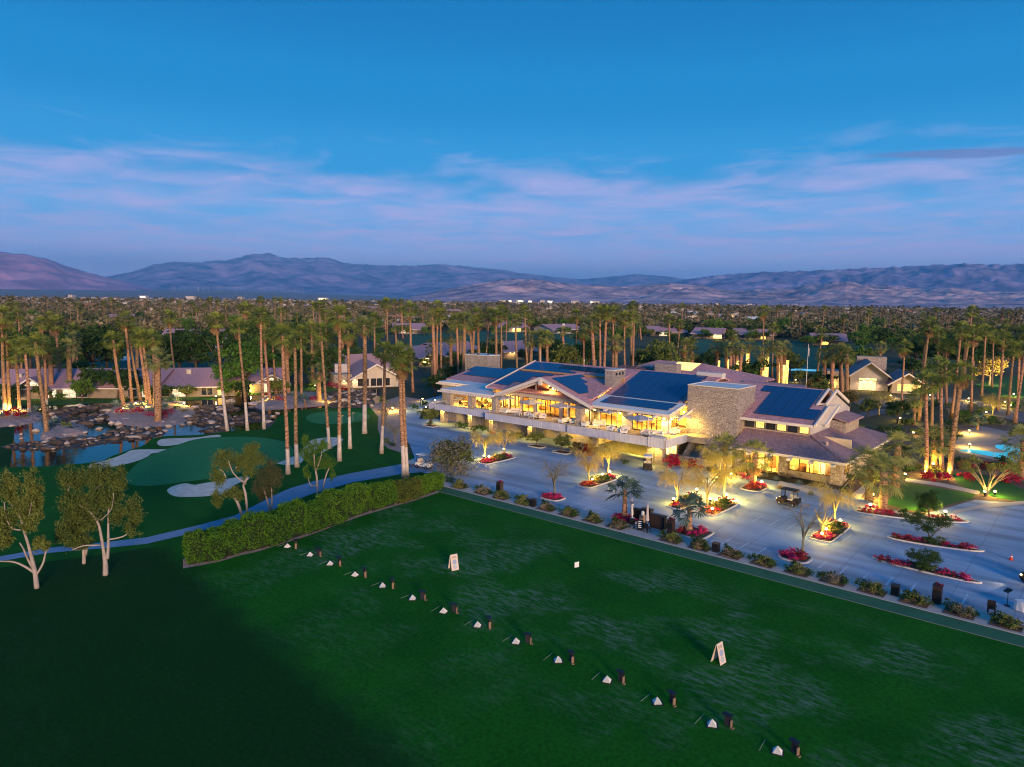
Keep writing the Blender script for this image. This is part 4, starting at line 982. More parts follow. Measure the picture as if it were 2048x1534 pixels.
# --- walls and glazing of the hall
GV = 92.5
def uA(X, v=GV): return atY(*ZI(X, 800), v).x
def uB(X, v): return atY(*ZII(X, 850), v).x
hall_groups = [(uA(845), uA(905), 2), (uA(922), uA(1030), 2), (uA(1050), uA(1165), 2), (uA(1190), uA(1430), 5), (uA(1465), uA(1520), 1), (uA(1530), uA(1595), 1)]
for a, b, n in hall_groups: window(a, b, ZF + .05, 6.45, GV, n)
edges = [-81.0] + [x for g in hall_groups for x in g[:2]] + [-60.8]
for i in range(0, len(edges), 2): C(MB().box(edges[i], edges[i + 1], GV - .2, GV + .2, ZF, 6.5), 'hall_pier', M_wallw)
C(MB().box(-81, -60.8, GV - .25, GV + .25, 6.5, 7.15), 'lintel', M_wallw)
def tri_window(u0, u1):
    z0 = 7.2; p = [(u0, GV, z0), (u1, GV, z0), (u1, GV, zc(u1) - .55), (u0, GV, zc(u0) - .55)]
    if min(zc(u0), zc(u1)) - .55 < z0 + .1:
        p = [q for q in p if q[2] > z0 + .1 or q[2] == z0]
    fr = MB()
    for i in range(len(p)): fr.bar(p[i], p[(i + 1) % len(p)], .1, .1, 0, (0, 1, 0))
    o = C(fr, 'clerestory_window', M_dark); MB().add(p, [tuple(range(len(p)))]).build('pane', M_glass, o)
for a, b in ((-77.6, -76.1), (-75.8, -73.8), (-73.4, -70.9), (-69.4, -67.6), (-67.3, -65.2), (-64.9, -63.4)): tri_window(a, b)
for u in (-77.8, -75.95, -73.6, -70.6, -69.8, -67.45, -65.05, -63.2): C(MB().box(u - .16, u + .16, GV - .12, GV + .12, 7.15, max(7.3, zc(u) - .3)), 'mullion_post', M_wallw)
# interior
C(MB().box(-83, -61, 99.6, 99.9, ZF, 10.3), 'back_wall', M_inwood); C(MB().box(-83, -82.8, 92.6, 99.6, ZF, 7.3), 'side_wall', M_interior)
C(MB().box(-83, -46.5, 92.7, 99.6, ZF, ZF + .03), 'hall_floor', mat('hall_floor', (.42, .28, .15), .5, (.34, .22, .12), 1.0))
for k in range(7): C(MB().box(-81 + k * 2.7, -79.3 + k * 2.7, 99.3, 99.6, ZF + .2, ZF + rnd.uniform(1.6, 2.5)), 'cabinet', mat('cabinet_wood', (.55, .38, .2), .6))
for k, u in enumerate((-79, -76, -72.5, -69, -66, -63.5)):
    C(MB().lathe([(.5, 7.6), (.55, 7.66), (.5, 7.72)], 14, c=(u, 95.8, 0)), 'pendant_lamp', M_pendant)
    C(MB().box(u - .5, u + .5, 95.6, 96.6, ZF + .03, ZF + .75), 'hall_table', M_inwood)
def room_lamp(u, v, z, p, col=(1, .58, .10), tgt=(0, 1, -.1), ang=165): add_lamp('room_lamp', Vector((u, v, z)) - CLO, p, col, .35, club, 'SPOT', ang, Vector((u + tgt[0], v + tgt[1], z + tgt[2])) - CLO)
room_lamp(-77, 93.1, 6.9, 4160); room_lamp(-70.2, 93.1, 8.6, 4160); room_lamp(-65, 93.1, 6.9, 4160)
# wing glazing
WV = 91.3
wg = [(uB(-215, WV), uB(0, WV), 4), (uB(5, WV), uB(232, WV), 4), (uB(332, WV), uB(632, WV), 6)]
for a, b, n in wg: window(a, b, ZF + .05, 6.35, WV, n)
e2 = [-61.2] + [x for g in wg for x in g[:2]] + [-48.4]
for i in range(0, len(e2), 2):
    if e2[i + 1] - e2[i] > .02: C(MB().box(e2[i], e2[i + 1], WV - .18, WV + .18, ZF, 6.4), 'wing_pier', M_wallw)
C(MB().box(-61.2, -48.4, WV - .2, WV + .2, 6.4, 7.2), 'lintel', M_wallw)
C(MB().box(-48.6, -48.2, WV + .2, 92.0, ZF, 7.2), 'wing_pier', M_wallw); C(MB().box(-48.6, -48.2, 92.0, 94.55, ZF, ZF + .8), 'sill_wall', M_wallw); C(MB().box(-48.6, -48.2, 92, 94.55, 6.0, 7.6), 'lintel', M_wallw)
window(92.0, 94.5, ZF + .8, 6.0, -48.4, 4, side='x')
C(MB().box(-61, -48.6, 98.2, 98.5, ZF, 9.0), 'back_wall', M_interior)
for u in (-59.5, -56, -52.5, -50): C(MB().lathe([(.3, 6.3), (.33, 6.36), (.3, 6.42)], 12, c=(u, 95, 0)), 'pendant_lamp', M_pendant)
room_lamp(-58, 91.7, 6.2, 3040); room_lamp(-51.5, 91.7, 6.2, 3040)
for k in range(5): C(MB().box(-60 + k * 2.3, -58.8 + k * 2.3, 96, 96.8, ZF + .03, ZF + rnd.uniform(.7, 1.6)), 'bar_unit', M_inwood)
# eave and patio lamps
def eave_lamp(u, v, z, p):
    C(MB().lathe([(.12, z), (.16, z + .12), (.1, z + .22)], 8, c=(u, v, 0)), 'wall_lamp', M_pendant)
    add_lamp('terrace_lamp', Vector((u, v - .3, z - .1)) - CLO, p * 9, (1, .60, .10), .15, club, 'SPOT', 150, Vector((u, v - .5, z - 2)) - CLO)
for u, v, z, p in [(-56.2, 91.0, 6.0, 45), (-48.9, 91.0, 6.0, 50), (-60.8, 91.0, 6.0, 40), (-48.05, 91.9, 6.0, 35), (-63.3, 92.1, 6.1, 35), (-46.0, 97.6, 7.4, 30), (-70.2, 91.6, 8.9, 60), (-81.3, 92.0, 6.0, 40), (-47.2, 93.8, 6.9, 45)]: eave_lamp(u, v, z, p)
for u in (-91, -87.7, -84, -82): C(MB().lathe([(.14, 6.2), (.16, 6.3), (.14, 6.48)], 8, c=(u, 93, 0)), 'pendant_lamp', M_pendant)
room_lamp(-88.5, 89.6, 6.2, 2400, (1, .59, .09), (0, 1, -.6), 150); room_lamp(-82.6, 89.6, 6.2, 2400, (1, .59, .09), (0, 1, -.6), 150)
for u, v in ((-94.1, 89.9), (-87.0, 89.9), (-81.9, 89.9), (-73.2, 89.9), (-66.0, 91.5), (-48.6, 87.3)): add_lamp('undercroft_lamp', Vector((u + .3, v, 2.6)) - CLO, 360, WARM, .15, club, 'SPOT', 140, Vector((u + .2, v + .5, 0)) - CLO); C(MB().lathe([(.09, 2.72), (.09, 2.9)], 8, c=(u + .3, v, 0)), 'downlight', M_pendant)
for u, v in ((-58.5, 94), (-53, 93)): room_lamp(u, v, 2.7, 1440, WARM, (0, .5, -1), 150); C(MB().lathe([(.09, 2.76), (.09, 2.92)], 8, c=(u, v, 0)), 'downlight', M_pendant)
# --- stone tower
C(MB().box(-47.1, -39.5, 94.6, 100.7, 0, 10.9), 'stone_tower', M_stone)
C(MB().box(-47.15, -39.45, 94.55, 94.8, 10.9, 11.03).box(-47.15, -39.45, 100.5, 100.75, 10.9, 11.03).box(-47.15, -46.9, 94.8, 100.5, 10.9, 11.03).box(-39.7, -39.45, 94.8, 100.5, 10.9, 11.03), 'coping', M_trim); C(MB().box(-46.9, -39.7, 94.8, 100.5, 10.9, 10.95), 'tower_roof', M_flat)
add_lamp('tower_lamp', Vector((-45.6, 93.6, 5.4)) - CLO, 180, WARM, .1, club)
C(MB().box(-112.5, -105.6, 115.2, 119.4, 0, 10.4), 'stone_tower', M_stone); C(MB().box(-112.6, -105.5, 115.1, 119.5, 10.4, 10.52).box(-112.2, -105.9, 115.5, 119.1, 10.52, 10.54, 1), 'coping', [M_flat, M_winddark])
C(MB().box(-63.0, -61.4, 97.0, 100.6, 7.9, 11.7), 'chimney', M_stone); C(MB().box(-63.05, -61.35, 96.95, 100.65, 11.7, 11.82), 'chimney_cap', M_trim)
for k in range(3): C(MB().box(-61.4, -61.385, 97.7 + k * .95, 98.2 + k * .95, 10.9, 11.35), 'flue_opening', M_black)
# --- upper right block
EV, EZ, ES = 95.8, 6.95, .365
def ze(v): return EZ + ES * (v - EV)
roof([(-39.5, EV, EZ), (-29.6, EV, EZ), (-29.6, 101.2, ze(101.2)), (-31.2, 101.2, ze(101.2)), (-31.2, 106.0, ze(106)), (-39.5, 106.0, ze(106))], m=M_tile)
roof([(-47.5, 106.0, ze(106)), (-31.2, 106.0, ze(106)), (-31.2, 116, EZ), (-47.5, 116, EZ)], m=M_tile); roof([(-47.5, 100.75, ze(100.75)), (-39.5, 100.75, ze(100.75)), (-39.5, 106, ze(106)), (-47.5, 106, ze(106))], m=M_tile)
C(MB().box(-39.5, -29.6, EV - .12, EV, EZ - .36, EZ + .02), 'gutter_board', M_trim)
for (u, v0, v1) in ((-29.4, EV - .1, 101.2), (-31.0, 101.2, 106.1), (-28.2, EV + .4, 101.6), (-29.9, 101.8, 106.1)):
    C(MB().bar((u, v0, ze(v0) - .05), (u, v1, ze(v1) - .05), .2, .42), 'outrigger_beam', M_trim)
for (u, v0, v1) in ((-29.9, 106.1, 112.5), (-31.0, 106.1, 112.5)): C(MB().bar((u, v0, ze(106.1) - .05), (u, v1, ze(106.1) - .05 - .365 * (v1 - v0)), .2, .42), 'outrigger_beam', M_trim)
C(MB().bar((-31.0, 102.3, ze(102.3) - .3), (-28.0, 102.3, ze(102.3) - .3), .2, .3), 'bracket', M_trim); C(MB().bar((-29.8, 96.6, ze(96.6) - .3), (-27.9, 96.6, ze(96.6) - .3), .2, .3), 'bracket', M_trim)
C(MB().add([(-30.35, 96.9, 3), (-30.35, 115, 3), (-30.35, 115, 7.2), (-30.35, 106, ze(106) - .3), (-30.35, 96.9, ze(96.9) - .3)], [(0, 1, 2, 3, 4)]), 'gable_wall', M_siding)
C(MB().box(-30.3, -28.3, 105.8, 112.5, 3, 6.4), 'stair_block', M_pillar); C(MB().plate([(-30.3, 105.4, 7.0), (-27.8, 105.4, 6.4), (-27.8, 113, 6.4), (-30.3, 113, 7.0)], .2), 'roof', M_tiled)
C(MB().box(-39.5, -30.3, 96.9, 97.1, 5.2, 7.0), 'clerestory_wall', M_wallb)
for k in range(6): window(-39.2 + k * 1.5, -37.95 + k * 1.5, 5.5, 6.75, 96.85, 1, pm=(M_winddark if k % 2 == 0 else M_lit), name='clerestory_window')
# --- low front pavilion
FV, FZ, FS = 92.3, 3.3, .43
roof([(-39.3, FV, FZ), (-24.4, FV, FZ), (-30.3, 97.1, FZ + FS * 4.8), (-39.3, 97.1, FZ + FS * 4.8)], m=M_tiled)
roof([(-24.4, FV, FZ), (-24.4, 117, FZ), (-30.3, 112, FZ + FS * 4.8), (-30.3, 97.1, FZ + FS * 4.8)], m=M_tiled)
C(MB().bar((-24.4, FV, FZ + .06), (-30.3, 97.1, FZ + FS * 4.8 + .06), .3, .12), 'hip_cap', M_tiled)
C(MB().box(-39.3, -24.3, FV - .1, FV, FZ - .3, FZ + .02), 'gutter_board', M_trim); C(MB().box(-24.4, -24.3, FV, 117, FZ - .3, FZ + .02), 'gutter_board', M_trim)
for k in range(5): C(MB().box(-36.8 + k * 2.7, -36.35 + k * 2.7, FV - .7, FV + .2, 2.65, 3.0), 'beam_end', M_trim)
C(MB().lathe([(.18, 4.6), (.2, 5.0), (.1, 5.1)], 8, c=(-27.9, 96.2, -.1)), 'roof_vent', mat('vent_clay', (.5, .36, .3), .8))
PV = 94.4
C(MB().box(-33.2, -32.0, PV - .5, PV + .4, 0, 3.1), 'pillar', M_pillar); C(MB().box(-26.6, -25.2, PV - .5, PV + .6, 0, 3.1), 'pillar', M_pillar); C(MB().box(-39.3, -38.3, PV - .3, PV + .3, 0, 3.1), 'pillar', M_pillar)
window(-38.3, -33.2, .15, 2.75, PV, 5); window(-32.0, -26.6, .9, 2.6, PV, 4); C(MB().box(-32, -26.6, PV - .12, PV + .12, 0, .9), 'sill_wall', M_wallb); C(MB().box(-39.3, -25.2, PV - .15, PV + .15, 2.75, 3.15), 'lintel', M_wallb)
window(PV + .6, 98.5, .9, 2.6, -25.6, 4, side='x'); C(MB().box(-25.72, -25.48, PV + .6, 98.5, 0, .9), 'sill_wall', M_wallb); C(MB().box(-25.8, -25.4, 98.5, 115, 0, 3.1), 'side_wall', M_wallb); C(MB().box(-25.72, -25.48, PV + .6, 98.5, 2.6, 3.15), 'lintel', M_wallb)
C(MB().box(-39.3, -25.8, 99.5, 99.8, 0, 5), 'back_wall', M_interior); C(MB().box(-39.2, -25.8, PV + .2, 99.5, .02, .05), 'shop_floor', M_interior)
for k in range(9):
    C(MB().box(-38.3 + k * 1.35, -37.5 + k * 1.35, 96 + (k % 3) * .7, 96.6 + (k % 3) * .7, .05, .9 + (k % 4) * .35), 'display_stand', mat('display_' + 'abc'[k % 3], ((.5, .3, .15), (.7, .6, .5), (.25, .12, .06))[k % 3], .7))
for u in (-37.5, -35, -31, -28, -26.6): C(MB().lathe([(.2, 2.7), (.22, 2.76), (.2, 2.82)], 8, c=(u, 96.6, 0)), 'pendant_lamp', M_pendant)
room_lamp(-36, PV + .4, 2.6, 1760, (1, .60, .11)); room_lamp(-29, PV + .4, 2.6, 1760, (1, .60, .11))
# --- stairs from the terrace
for k in range(14): C(MB().box(-45.2, -43.3, 91.0 + k * .4, 91.42 + k * .4 if k < 13 else 97, 0, .275 * (k + 1)), 'stair_step', M_wallb)
C(MB().add([(-45.7, 90.8, 0), (-45.7, 96.6, 0), (-45.7, 96.6, 4.9), (-45.7, 95.6, 4.9), (-45.7, 90.8, 1.3), (-45.2, 90.8, 0), (-45.2, 96.6, 0), (-45.2, 96.6, 4.9), (-45.2, 95.6, 4.9), (-45.2, 90.8, 1.3)], [(0, 4, 3, 2, 1), (5, 6, 7, 8, 9), (0, 5, 9, 4), (4, 9, 8, 3), (3, 8, 7, 2)]), 'stair_wall', M_pillar)
C(MB().add([(-43.3, 90.8, 0), (-43.3, 96.6, 0), (-43.3, 96.6, 4.9), (-43.3, 95.6, 4.9), (-43.3, 90.8, 1.3), (-42.8, 90.8, 0), (-42.8, 96.6, 0), (-42.8, 96.6, 4.9), (-42.8, 95.6, 4.9), (-42.8, 90.8, 1.3)], [(0, 4, 3, 2, 1), (5, 6, 7, 8, 9), (0, 5, 9, 4), (4, 9, 8, 3), (3, 8, 7, 2)]), 'stair_wall', M_stone)
C(MB().box(-47.0, -40.5, 89.6, 90.1, 0, 1.5), 'retaining_wall', M_stone); C(MB().box(-41.0, -38.9, 91.8, 92.2, 0, 2.8), 'screen_wall', M_siding)
# --- rear wing
R0, R1, RA, RB = Vector((-77, 117, 8.3)), Vector((-50, 137, 8.3)), Vector((-70, 127, 11.2)), Vector((-60.5, 127, 11.2))
c_ = [Vector((-77, 117, 8.3)), Vector((-50, 117, 8.3)), Vector((-50, 137, 8.3)), Vector((-77, 137, 8.3))]
roof([c_[0], c_[1], RB, RA]); roof([c_[1], c_[2], RB]); roof([c_[2], c_[3], RA, RB]); roof([c_[3], c_[0], RA])
C(MB().box(-76, -51, 118, 136, 0, 8.1), 'rear_wall', M_wallb)
C(MB().box(-66.5, -62.0, 119.5, 121.5, 8.8, 11.3), 'chimney', M_stone)
def zr(v): return 11.2 - .29 * (127 - v) + .07
C(MB().plate([(-65.4, 122.8, zr(122.8)), (-60.6, 122.8, zr(122.8)), (-60.6, 126.7, zr(126.7)), (-65.4, 126.7, zr(126.7))], .05), 'lit_skylight', mat('skylight_glow', (.9, .7, .3), .5, emit=(1, .66, .16), estr=.8))
for k in range(4): C(MB().plate([(-76 + k * 2.2, 119 + k * .3, 9.2), (-74.2 + k * 2.2, 119 + k * .3, 9.2), (-73.6 + k * 2.2, 122 + k * .3, 10.15), (-75.4 + k * 2.2, 122 + k * .3, 10.15)], .08), 'awning', mat('brown_awning', (.16, .09, .09), .8))
roof([(-50.5, 116, 7.4), (-38, 116, 7.4), (-40, 124, 9.0), (-50.5, 124, 9.0)]); C(MB().box(-50, -39, 117, 131, 0, 7.2), 'rear_wall', M_wallb)
# --- solar arrays and pool-heating mats
def plane_hit(px, py, z0, cu, cv):          # plane z = z0 + cu*x + cv*y
    d = ray(px, py); t = (z0 - CAM.z) / (d.z - cu * d.x - cv * d.y); return CAM + d * t
def inside(p, poly):
    c = False; n = len(poly)
    for i in range(n):
        a, b = poly[i], poly[(i + 1) % n]
        if (a.y > p[1]) != (b.y > p[1]) and p[0] < (b.x - a.x) * (p[1] - a.y) / (b.y - a.y) + a.x: c = not c
    return c
def solar(pxs, z0, cu, cv, du=1.66, dv=1.0):
    poly = [plane_hit(x, y, z0, cu, cv) for x, y in pxs]; u0, u1 = min(p.x for p in poly), max(p.x for p in poly); v0, v1 = min(p.y for p in poly), max(p.y for p in poly)
    if cu: du, dv = dv, du
    cosv = math.cos(math.atan(cv)); cosu = math.cos(math.atan(cu))
    nu = int((u1 - u0) / (du * cosu)) + 1; nv = int((v1 - v0) / (dv * cosv)) + 1; g = .025
    me = None
    for i in range(nu):
        for j in range(nv):
            a, b = u0 + i * du * cosu, v0 + j * dv * cosv
            if not inside((a + du * cosu / 2, b + dv * cosv / 2), poly): continue
            x0, x1, y0, y1 = g, du * cosu - g, g, dv * cosv - g
            if me is None:
                mb = MB(); P = [(x0, y0, cu * x0 + cv * y0), (x1, y0, cu * x1 + cv * y0), (x1, y1, cu * x1 + cv * y1), (x0, y1, cu * x0 + cv * y1)]
                mb.plate(P, .05, 1); mb.m[0] = 0; me = mb.mesh('solar_panel', [M_solar, M_solarf])
            z = z0 + cu * a + cv * b + .12
            obj('solar_panel', me, club, Vector((a, b, z)) - CLO)
solar([ZI(570, 375), ZI(1010, 405), ZI(820, 500), ZI(440, 455)], 6.75 - LS * 100.4, 0, LS)
solar([ZI(1200, 322), ZI(1455, 350), ZI(1375, 392), ZI(1610, 425), ZI(1560, 445), ZI(1240, 478), ZI(1000, 540), ZI(920, 572), ZI(785, 552)], 7.66 - MS * 91.3, 0, MS)
solar([ZI(1345, 497), ZI(1655, 462), ZI(1680, 520), ZI(1700, 570), ZI(1745, 625), ZI(1640, 642)], 10.5 - CS * 70.2, -CS, 0)
solar([ZII(445, 330), ZII(1085, 380), ZII(890, 525), ZII(745, 642), ZII(118, 562)], 8.05 - WS * 95, 0, WS)
solar([ZII(120, 575), ZII(795, 652), ZII(650, 716), ZII(0, 640)], 7.0 - WT * 90, 0, WT)
solar([ZII(1590, 455), ZIII(370, 512), ZIII(240, 670), ZIII(335, 690), ZIII(290, 762), ZII(1560, 740), ZII(1770, 550)], EZ - ES * EV, 0, ES)
for k in range(8):
    a = plane_hit(*ZI(1470 + k * 55, 362 + k * 5), 7.66 - MS * 91.3, 0, MS)
    obj('heating_mat', MB().plate([(0, 0, .12), (1.5, 0, .12), (1.5, 2.0, .12 + 2 * MS), (0, 2.0, .12 + 2 * MS)], .06).mesh('heating_mat', M_thermal), club, Vector((a.x, a.y - 2, zmain(a.y - 2))) - CLO)
# roof mast
C(MB().tube([(-82.3, 104.5, 11.2), (-82.3, 104.5, 13.6)], .04, 5), 'mast', M_trim); C(MB().tube([(-72, 104, 11), (-72, 104, 12.2)], .04, 5).lathe([(.05, 12.1), (.14, 12.3), (.05, 12.5)], 6, c=(-72, 104, 0)), 'mast', M_trim)

# ------------------------------------------------------------------ terrace furniture
def proto_umbrella():
    r = empty('patio_umbrella'); h = 2.45; mb = MB(); e = 1.45
    mb.add([(0, 0, h + .5), (-e, -e, h), (e, -e, h), (e, e, h), (-e, e, h)], [(0, 1, 2), (0, 2, 3), (0, 3, 4), (0, 4, 1)]); mb.add([(-e, -e, h), (e, -e, h), (e, e, h), (-e, e, h), (-e, -e, h - .18), (e, -e, h - .18), (e, e, h - .18), (-e, e, h - .18)], [(0, 4, 5, 1), (1, 5, 6, 2), (2, 6, 7, 3), (3, 7, 4, 0)])
    mb.build('canopy', M_canvas, r)
    MB().tube([(1.75, 0, 0), (1.75, 0, 2.75)], .05, 6).tube([(1.75, 0, 2.7), (0, 0, h + .62), (0, 0, h + .45)], .035, 5).build('pole', M_trim, r)
    MB().box(1.35, 2.15, -.4, .4, 0, .1).build('base', M_black, r)
    return r
def proto_sofa(w_):
    r = empty('outdoor_sofa'); MB().box(-w_ / 2, w_ / 2, -.4, .4, .12, .26).build('frame', M_white, r)
    MB().box(-w_ / 2 + .06, w_ / 2 - .06, -.36, .3, .26, .44).build('seat', M_cushion, r); MB().box(-w_ / 2 + .05, w_ / 2 - .05, .28, .42, .26, .82).build('backrest', M_cushion, r)
    for s in (-1, 1):
        MB().box(s * w_ / 2 - .06, s * w_ / 2 + .06, -.42, .42, .26, .62).build('armrest', M_white, r)
        for t in (-.34, .34): MB().box(s * (w_ / 2 - .06) - .04, s * (w_ / 2 - .06) + .04, t - .04, t + .04, 0, .12).build('leg', M_white, r)
    return r
def proto_table(w_, d_, h, m, name='coffee_table'):
    r = empty(name); MB().box(-w_ / 2, w_ / 2, -d_ / 2, d_ / 2, h - .06, h).build('tabletop', m, r)
    for i in (-1, 1):
        for j in (-1, 1): MB().box(i * (w_ / 2 - .07) - .035, i * (w_ / 2 - .07) + .035, j * (d_ / 2 - .07) - .035, j * (d_ / 2 - .07) + .035, 0, h - .06).build('leg', m, r)
    return r
def proto_chair(m):
    r = empty('dining_chair'); MB().box(-.26, .26, -.25, .25, .42, .5).build('seat', m, r); MB().box(-.26, .26, .2, .27, .5, .95).build('backrest', m, r)
    for i in (-1, 1):
        for j in (-1, 1): MB().box(i * .22 - .03, i * .22 + .03, j * .21 - .03, j * .21 + .03, 0, .42).build('leg', m, r)
        MB().box(i * .27 - .03, i * .27 + .03, -.22, .24, .62, .67).build('armrest', m, r)
    return r
_used = set()
def inst(proto, loc, rz, label, cat, group=None, sc=None):
    if proto.name not in _used: o = proto; _used.add(proto.name)
    else: o = copy_tree(proto)
    o.location = loc; o.rotation_euler = (0, 0, rz)
    if sc: o.scale = (sc, sc, sc)
    for k in ('group',):
        if k in o: del o[k]
    return tag(o, label, cat, group)
PU = proto_umbrella()
for k, (X, Y, w_) in enumerate([(905, 850, 'at the left end of the terrace under the hall gable'), (1195, 905, 'second from the hall gable\'s left end'), (1505, 945, 'in front of the folding hall doors\' right end'), (1740, 965, 'just right of the stone terrace pillar'), (2015, 1005, 'midway along the right wing'), (2330, 1095, 'nearest the terrace\'s right corner')]):
    p = at(*ZI(X, Y), ZF); inst(PU, (p.x - 1.75 * math.cos(-.3), p.y - 1.75 * math.sin(-.3), ZF), -.3, 'square grey cantilever umbrella ' + w_, 'umbrella', 'grey umbrellas on the terrace')
SF, SF2 = proto_sofa(1.9), proto_sofa(.95)
CTB = proto_table(1.1, .7, .42, M_white)
spots = [(850, 845, 0, 'S'), (975, 850, 0, 'S'), (1005, 872, 1, 'T'), (1100, 880, 0, 'A'), (1180, 885, 0, 'S'), (1150, 905, 1, 'T'), (1255, 905, 0, 'A'), (1470, 945, 0, 'S'), (1570, 955, 0, 'A'), (1395, 930, 1, 'T'), (1690, 985, 0, 'A'), (1835, 978, 0, 'S'), (1795, 1003, 1, 'T'), (1950, 1030, 0, 'A'), (2030, 1040, 1, 'T'), (2085, 1055, 0, 'A')]
names = ['left of the first umbrella pole', 'behind the first umbrella pole', 'below the first umbrella', 'left of the second umbrella pole', 'behind the second umbrella pole', 'below the second umbrella', 'right of the second umbrella pole', 'left of the third umbrella pole', 'right of the third umbrella pole', 'between second and third umbrellas', 'beside the stone pillar', 'under the fourth umbrella\'s right side', 'in front of the sofa by the stone pillar', 'left of the fifth umbrella pole', 'under the fifth umbrella', 'right of the fifth umbrella pole']
for (X, Y, t, k), nm in zip(spots, names):
    p = at(*ZI(X, Y), ZF)
    if k == 'T': inst(CTB, (p.x, p.y, ZF), 0, 'low white coffee table on the terrace ' + nm, 'table')
    else: inst(SF if k == 'S' else SF2, (p.x, p.y, ZF), rnd.choice((0, 0, .4, -1.57)), ('cream outdoor sofa ' if k == 'S' else 'white framed lounge chair ') + 'on the terrace ' + nm, 'sofa' if k == 'S' else 'chair')
for X, Y, k, nm in [(490, 975, 'S', 'under the last umbrella'), (575, 985, 'S', 'behind the corner flower box'), (655, 960, 'A', 'by the last wall pier'), (760, 960, 'S', 'against the wing end wall'), (215, 945, 'A', 'between the fifth and last umbrellas'), (265, 925, 'A', 'by the wing doors')]:
    p = at(*ZII(X, Y), ZF); inst(SF if k == 'S' else SF2, (p.x, p.y, ZF), rnd.choice((0, 1.57, .3)), ('long cream sofa ' if k == 'S' else 'white armchair ') + nm, 'sofa' if k == 'S' else 'chair')
p = at(*ZII(840, 945), ZF); b = empty('storage_box', (p.x, p.y, ZF)); MB().box(-.6, .6, -.35, .35, 0, .6).build('body', M_wood, b); MB().box(-.64, .64, -.39, .39, .6, .68).build('lid', M_wood, b); tag(b, 'tan storage box on the terrace beside the stone tower', 'box')
CD = proto_chair(M_dark); DT = proto_table(1.0, 1.0, .74, M_inwood, 'dining_table')
for k, (u, v, w_) in enumerate([(-88.6, 90.6, 'by the front edge of the left bay'), (-86.6, 93.2, 'at the back of the left bay'), (-83.4, 90.4, 'by the front edge of the right bay'), (-82.0, 93.4, 'at the back of the right bay'), (-90.3, 93.6, 'in the far left corner of the patio')]):
    inst(DT, (u, v, ZF), .2 * k, 'square wooden dining table ' + w_, 'table')
    for j in range(4):
        a = j * 1.571 + .2 * k
        inst(CD, (u + math.cos(a) * .85, v + math.sin(a) * .85, ZF), a - 1.57, 'dark dining chair around the patio table ' + w_, 'chair', 'chairs around the patio table ' + w_)
# flower boxes on the deck edge
M_wflower = leafmat('white_flower', (.62, .62, .55), (.45, .5, .35))
FB = [bush_mesh(90 + k, 160, .10, M_leafg, .6, 3, 'foliage', M_wflower, .5) for k in range(2)]
def flower_box(u, v, L, label, z=4.0):
    r = empty('flower_box', (u, v, z)); MB().box(-L / 2, L / 2, -.28, .28, -.1, .22).build('trough', M_fascia, r)
    for k in range(int(L / .7) + 1): o = obj('foliage', FB[k % 2], r, (-L / 2 + .35 + k * .7, 0, .15), rnd.uniform(0, 6), .42)
    return tag(r, label, 'planter')
flower_box(-81.9, 88.2, 3.6, 'trough of white flowers between the two patio bays'); flower_box(-47.1, 86.6, 2.2, 'trough of white flowers on the terrace corner', 4.2)
flower_box(-95.3, 91.5, 2.4, 'trough of white flowers at the deck\'s far left end', 3.9); flower_box(-95.3, 96.5, 2.4, 'trough of white flowers behind the deck\'s left corner', 3.9)
# ------------------------------------------------------------------ forecourt, walk, planters
def lot_material():
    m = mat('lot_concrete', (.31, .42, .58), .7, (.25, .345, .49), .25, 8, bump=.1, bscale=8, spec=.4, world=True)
    N, L, b = nodes_of(m)
    src = b.inputs['Base Color'].links[0].from_socket
    g = N.new('ShaderNodeNewGeometry'); br = N.new('ShaderNodeTexBrick'); L.new(g.outputs['Position'], br.inputs['Vector'])
    br.offset = 0; br.inputs['Scale'].default_value = 1; br.inputs['Brick Width'].default_value = 4.2; br.inputs['Row Height'].default_value = 4.2; br.inputs['Mortar Size'].default_value = .03
    br.inputs['Color1'].default_value = (1, 1, 1, 1); br.inputs['Color2'].default_value = (.93, .93, .93, 1); br.inputs['Mortar'].default_value = (.6, .6, .6, 1)
    mu = N.new('ShaderNodeMix'); mu.data_type = 'RGBA'; mu.blend_type = 'MULTIPLY'; mu.inputs[0].default_value = 1; L.new(src, mu.inputs[6]); L.new(br.outputs[0], mu.inputs[7])
    # worn wheel tracks along the lanes
    n = N.new('ShaderNodeTexNoise'); mp = N.new('ShaderNodeMapping'); L.new(g.outputs['Position'], mp.inputs[0]); mp.inputs['Scale'].default_value = (.06, .5, 1); L.new(mp.outputs[0], n.inputs['Vector']); n.inputs['Scale'].default_value = 1; n.inputs['Detail'].default_value = 5
    r = N.new('ShaderNodeMapRange'); L.new(n.outputs[0], r.inputs[0]); r.inputs[1].default_value = .42; r.inputs[2].default_value = .66; r.inputs[3].default_value = 1.08; r.inputs[4].default_value = .68
    m2 = N.new('ShaderNodeMix'); m2.data_type = 'RGBA'; m2.blend_type = 'MULTIPLY'; m2.inputs[0].default_value = 1; L.new(mu.outputs[2], m2.inputs[6]); L.new(r.outputs[0], m2.inputs[7]); L.new(m2.outputs[2], b.inputs['Base Color'])
    return m
M_lot = lot_material()
lot = sheet('road', [(-74, 62.4), (14, 62.4), (60, 62.4), (60, 112), (-12, 102), (-22, 92), (-40, 89.5), (-62, 93), (-98, 93), (-103, 88), (-92, 79), (-84, 73.5), (-76, 67.5)], .012, M_lot)
dr = pxpoly([(805, 868), (803, 848), (808, 828), (818, 812), (845, 801), (885, 790), (900, 793), (868, 806), (845, 818), (838, 840), (852, 870), (880, 890), (830, 905)])
sheet('drive', dr, .02, M_lot)
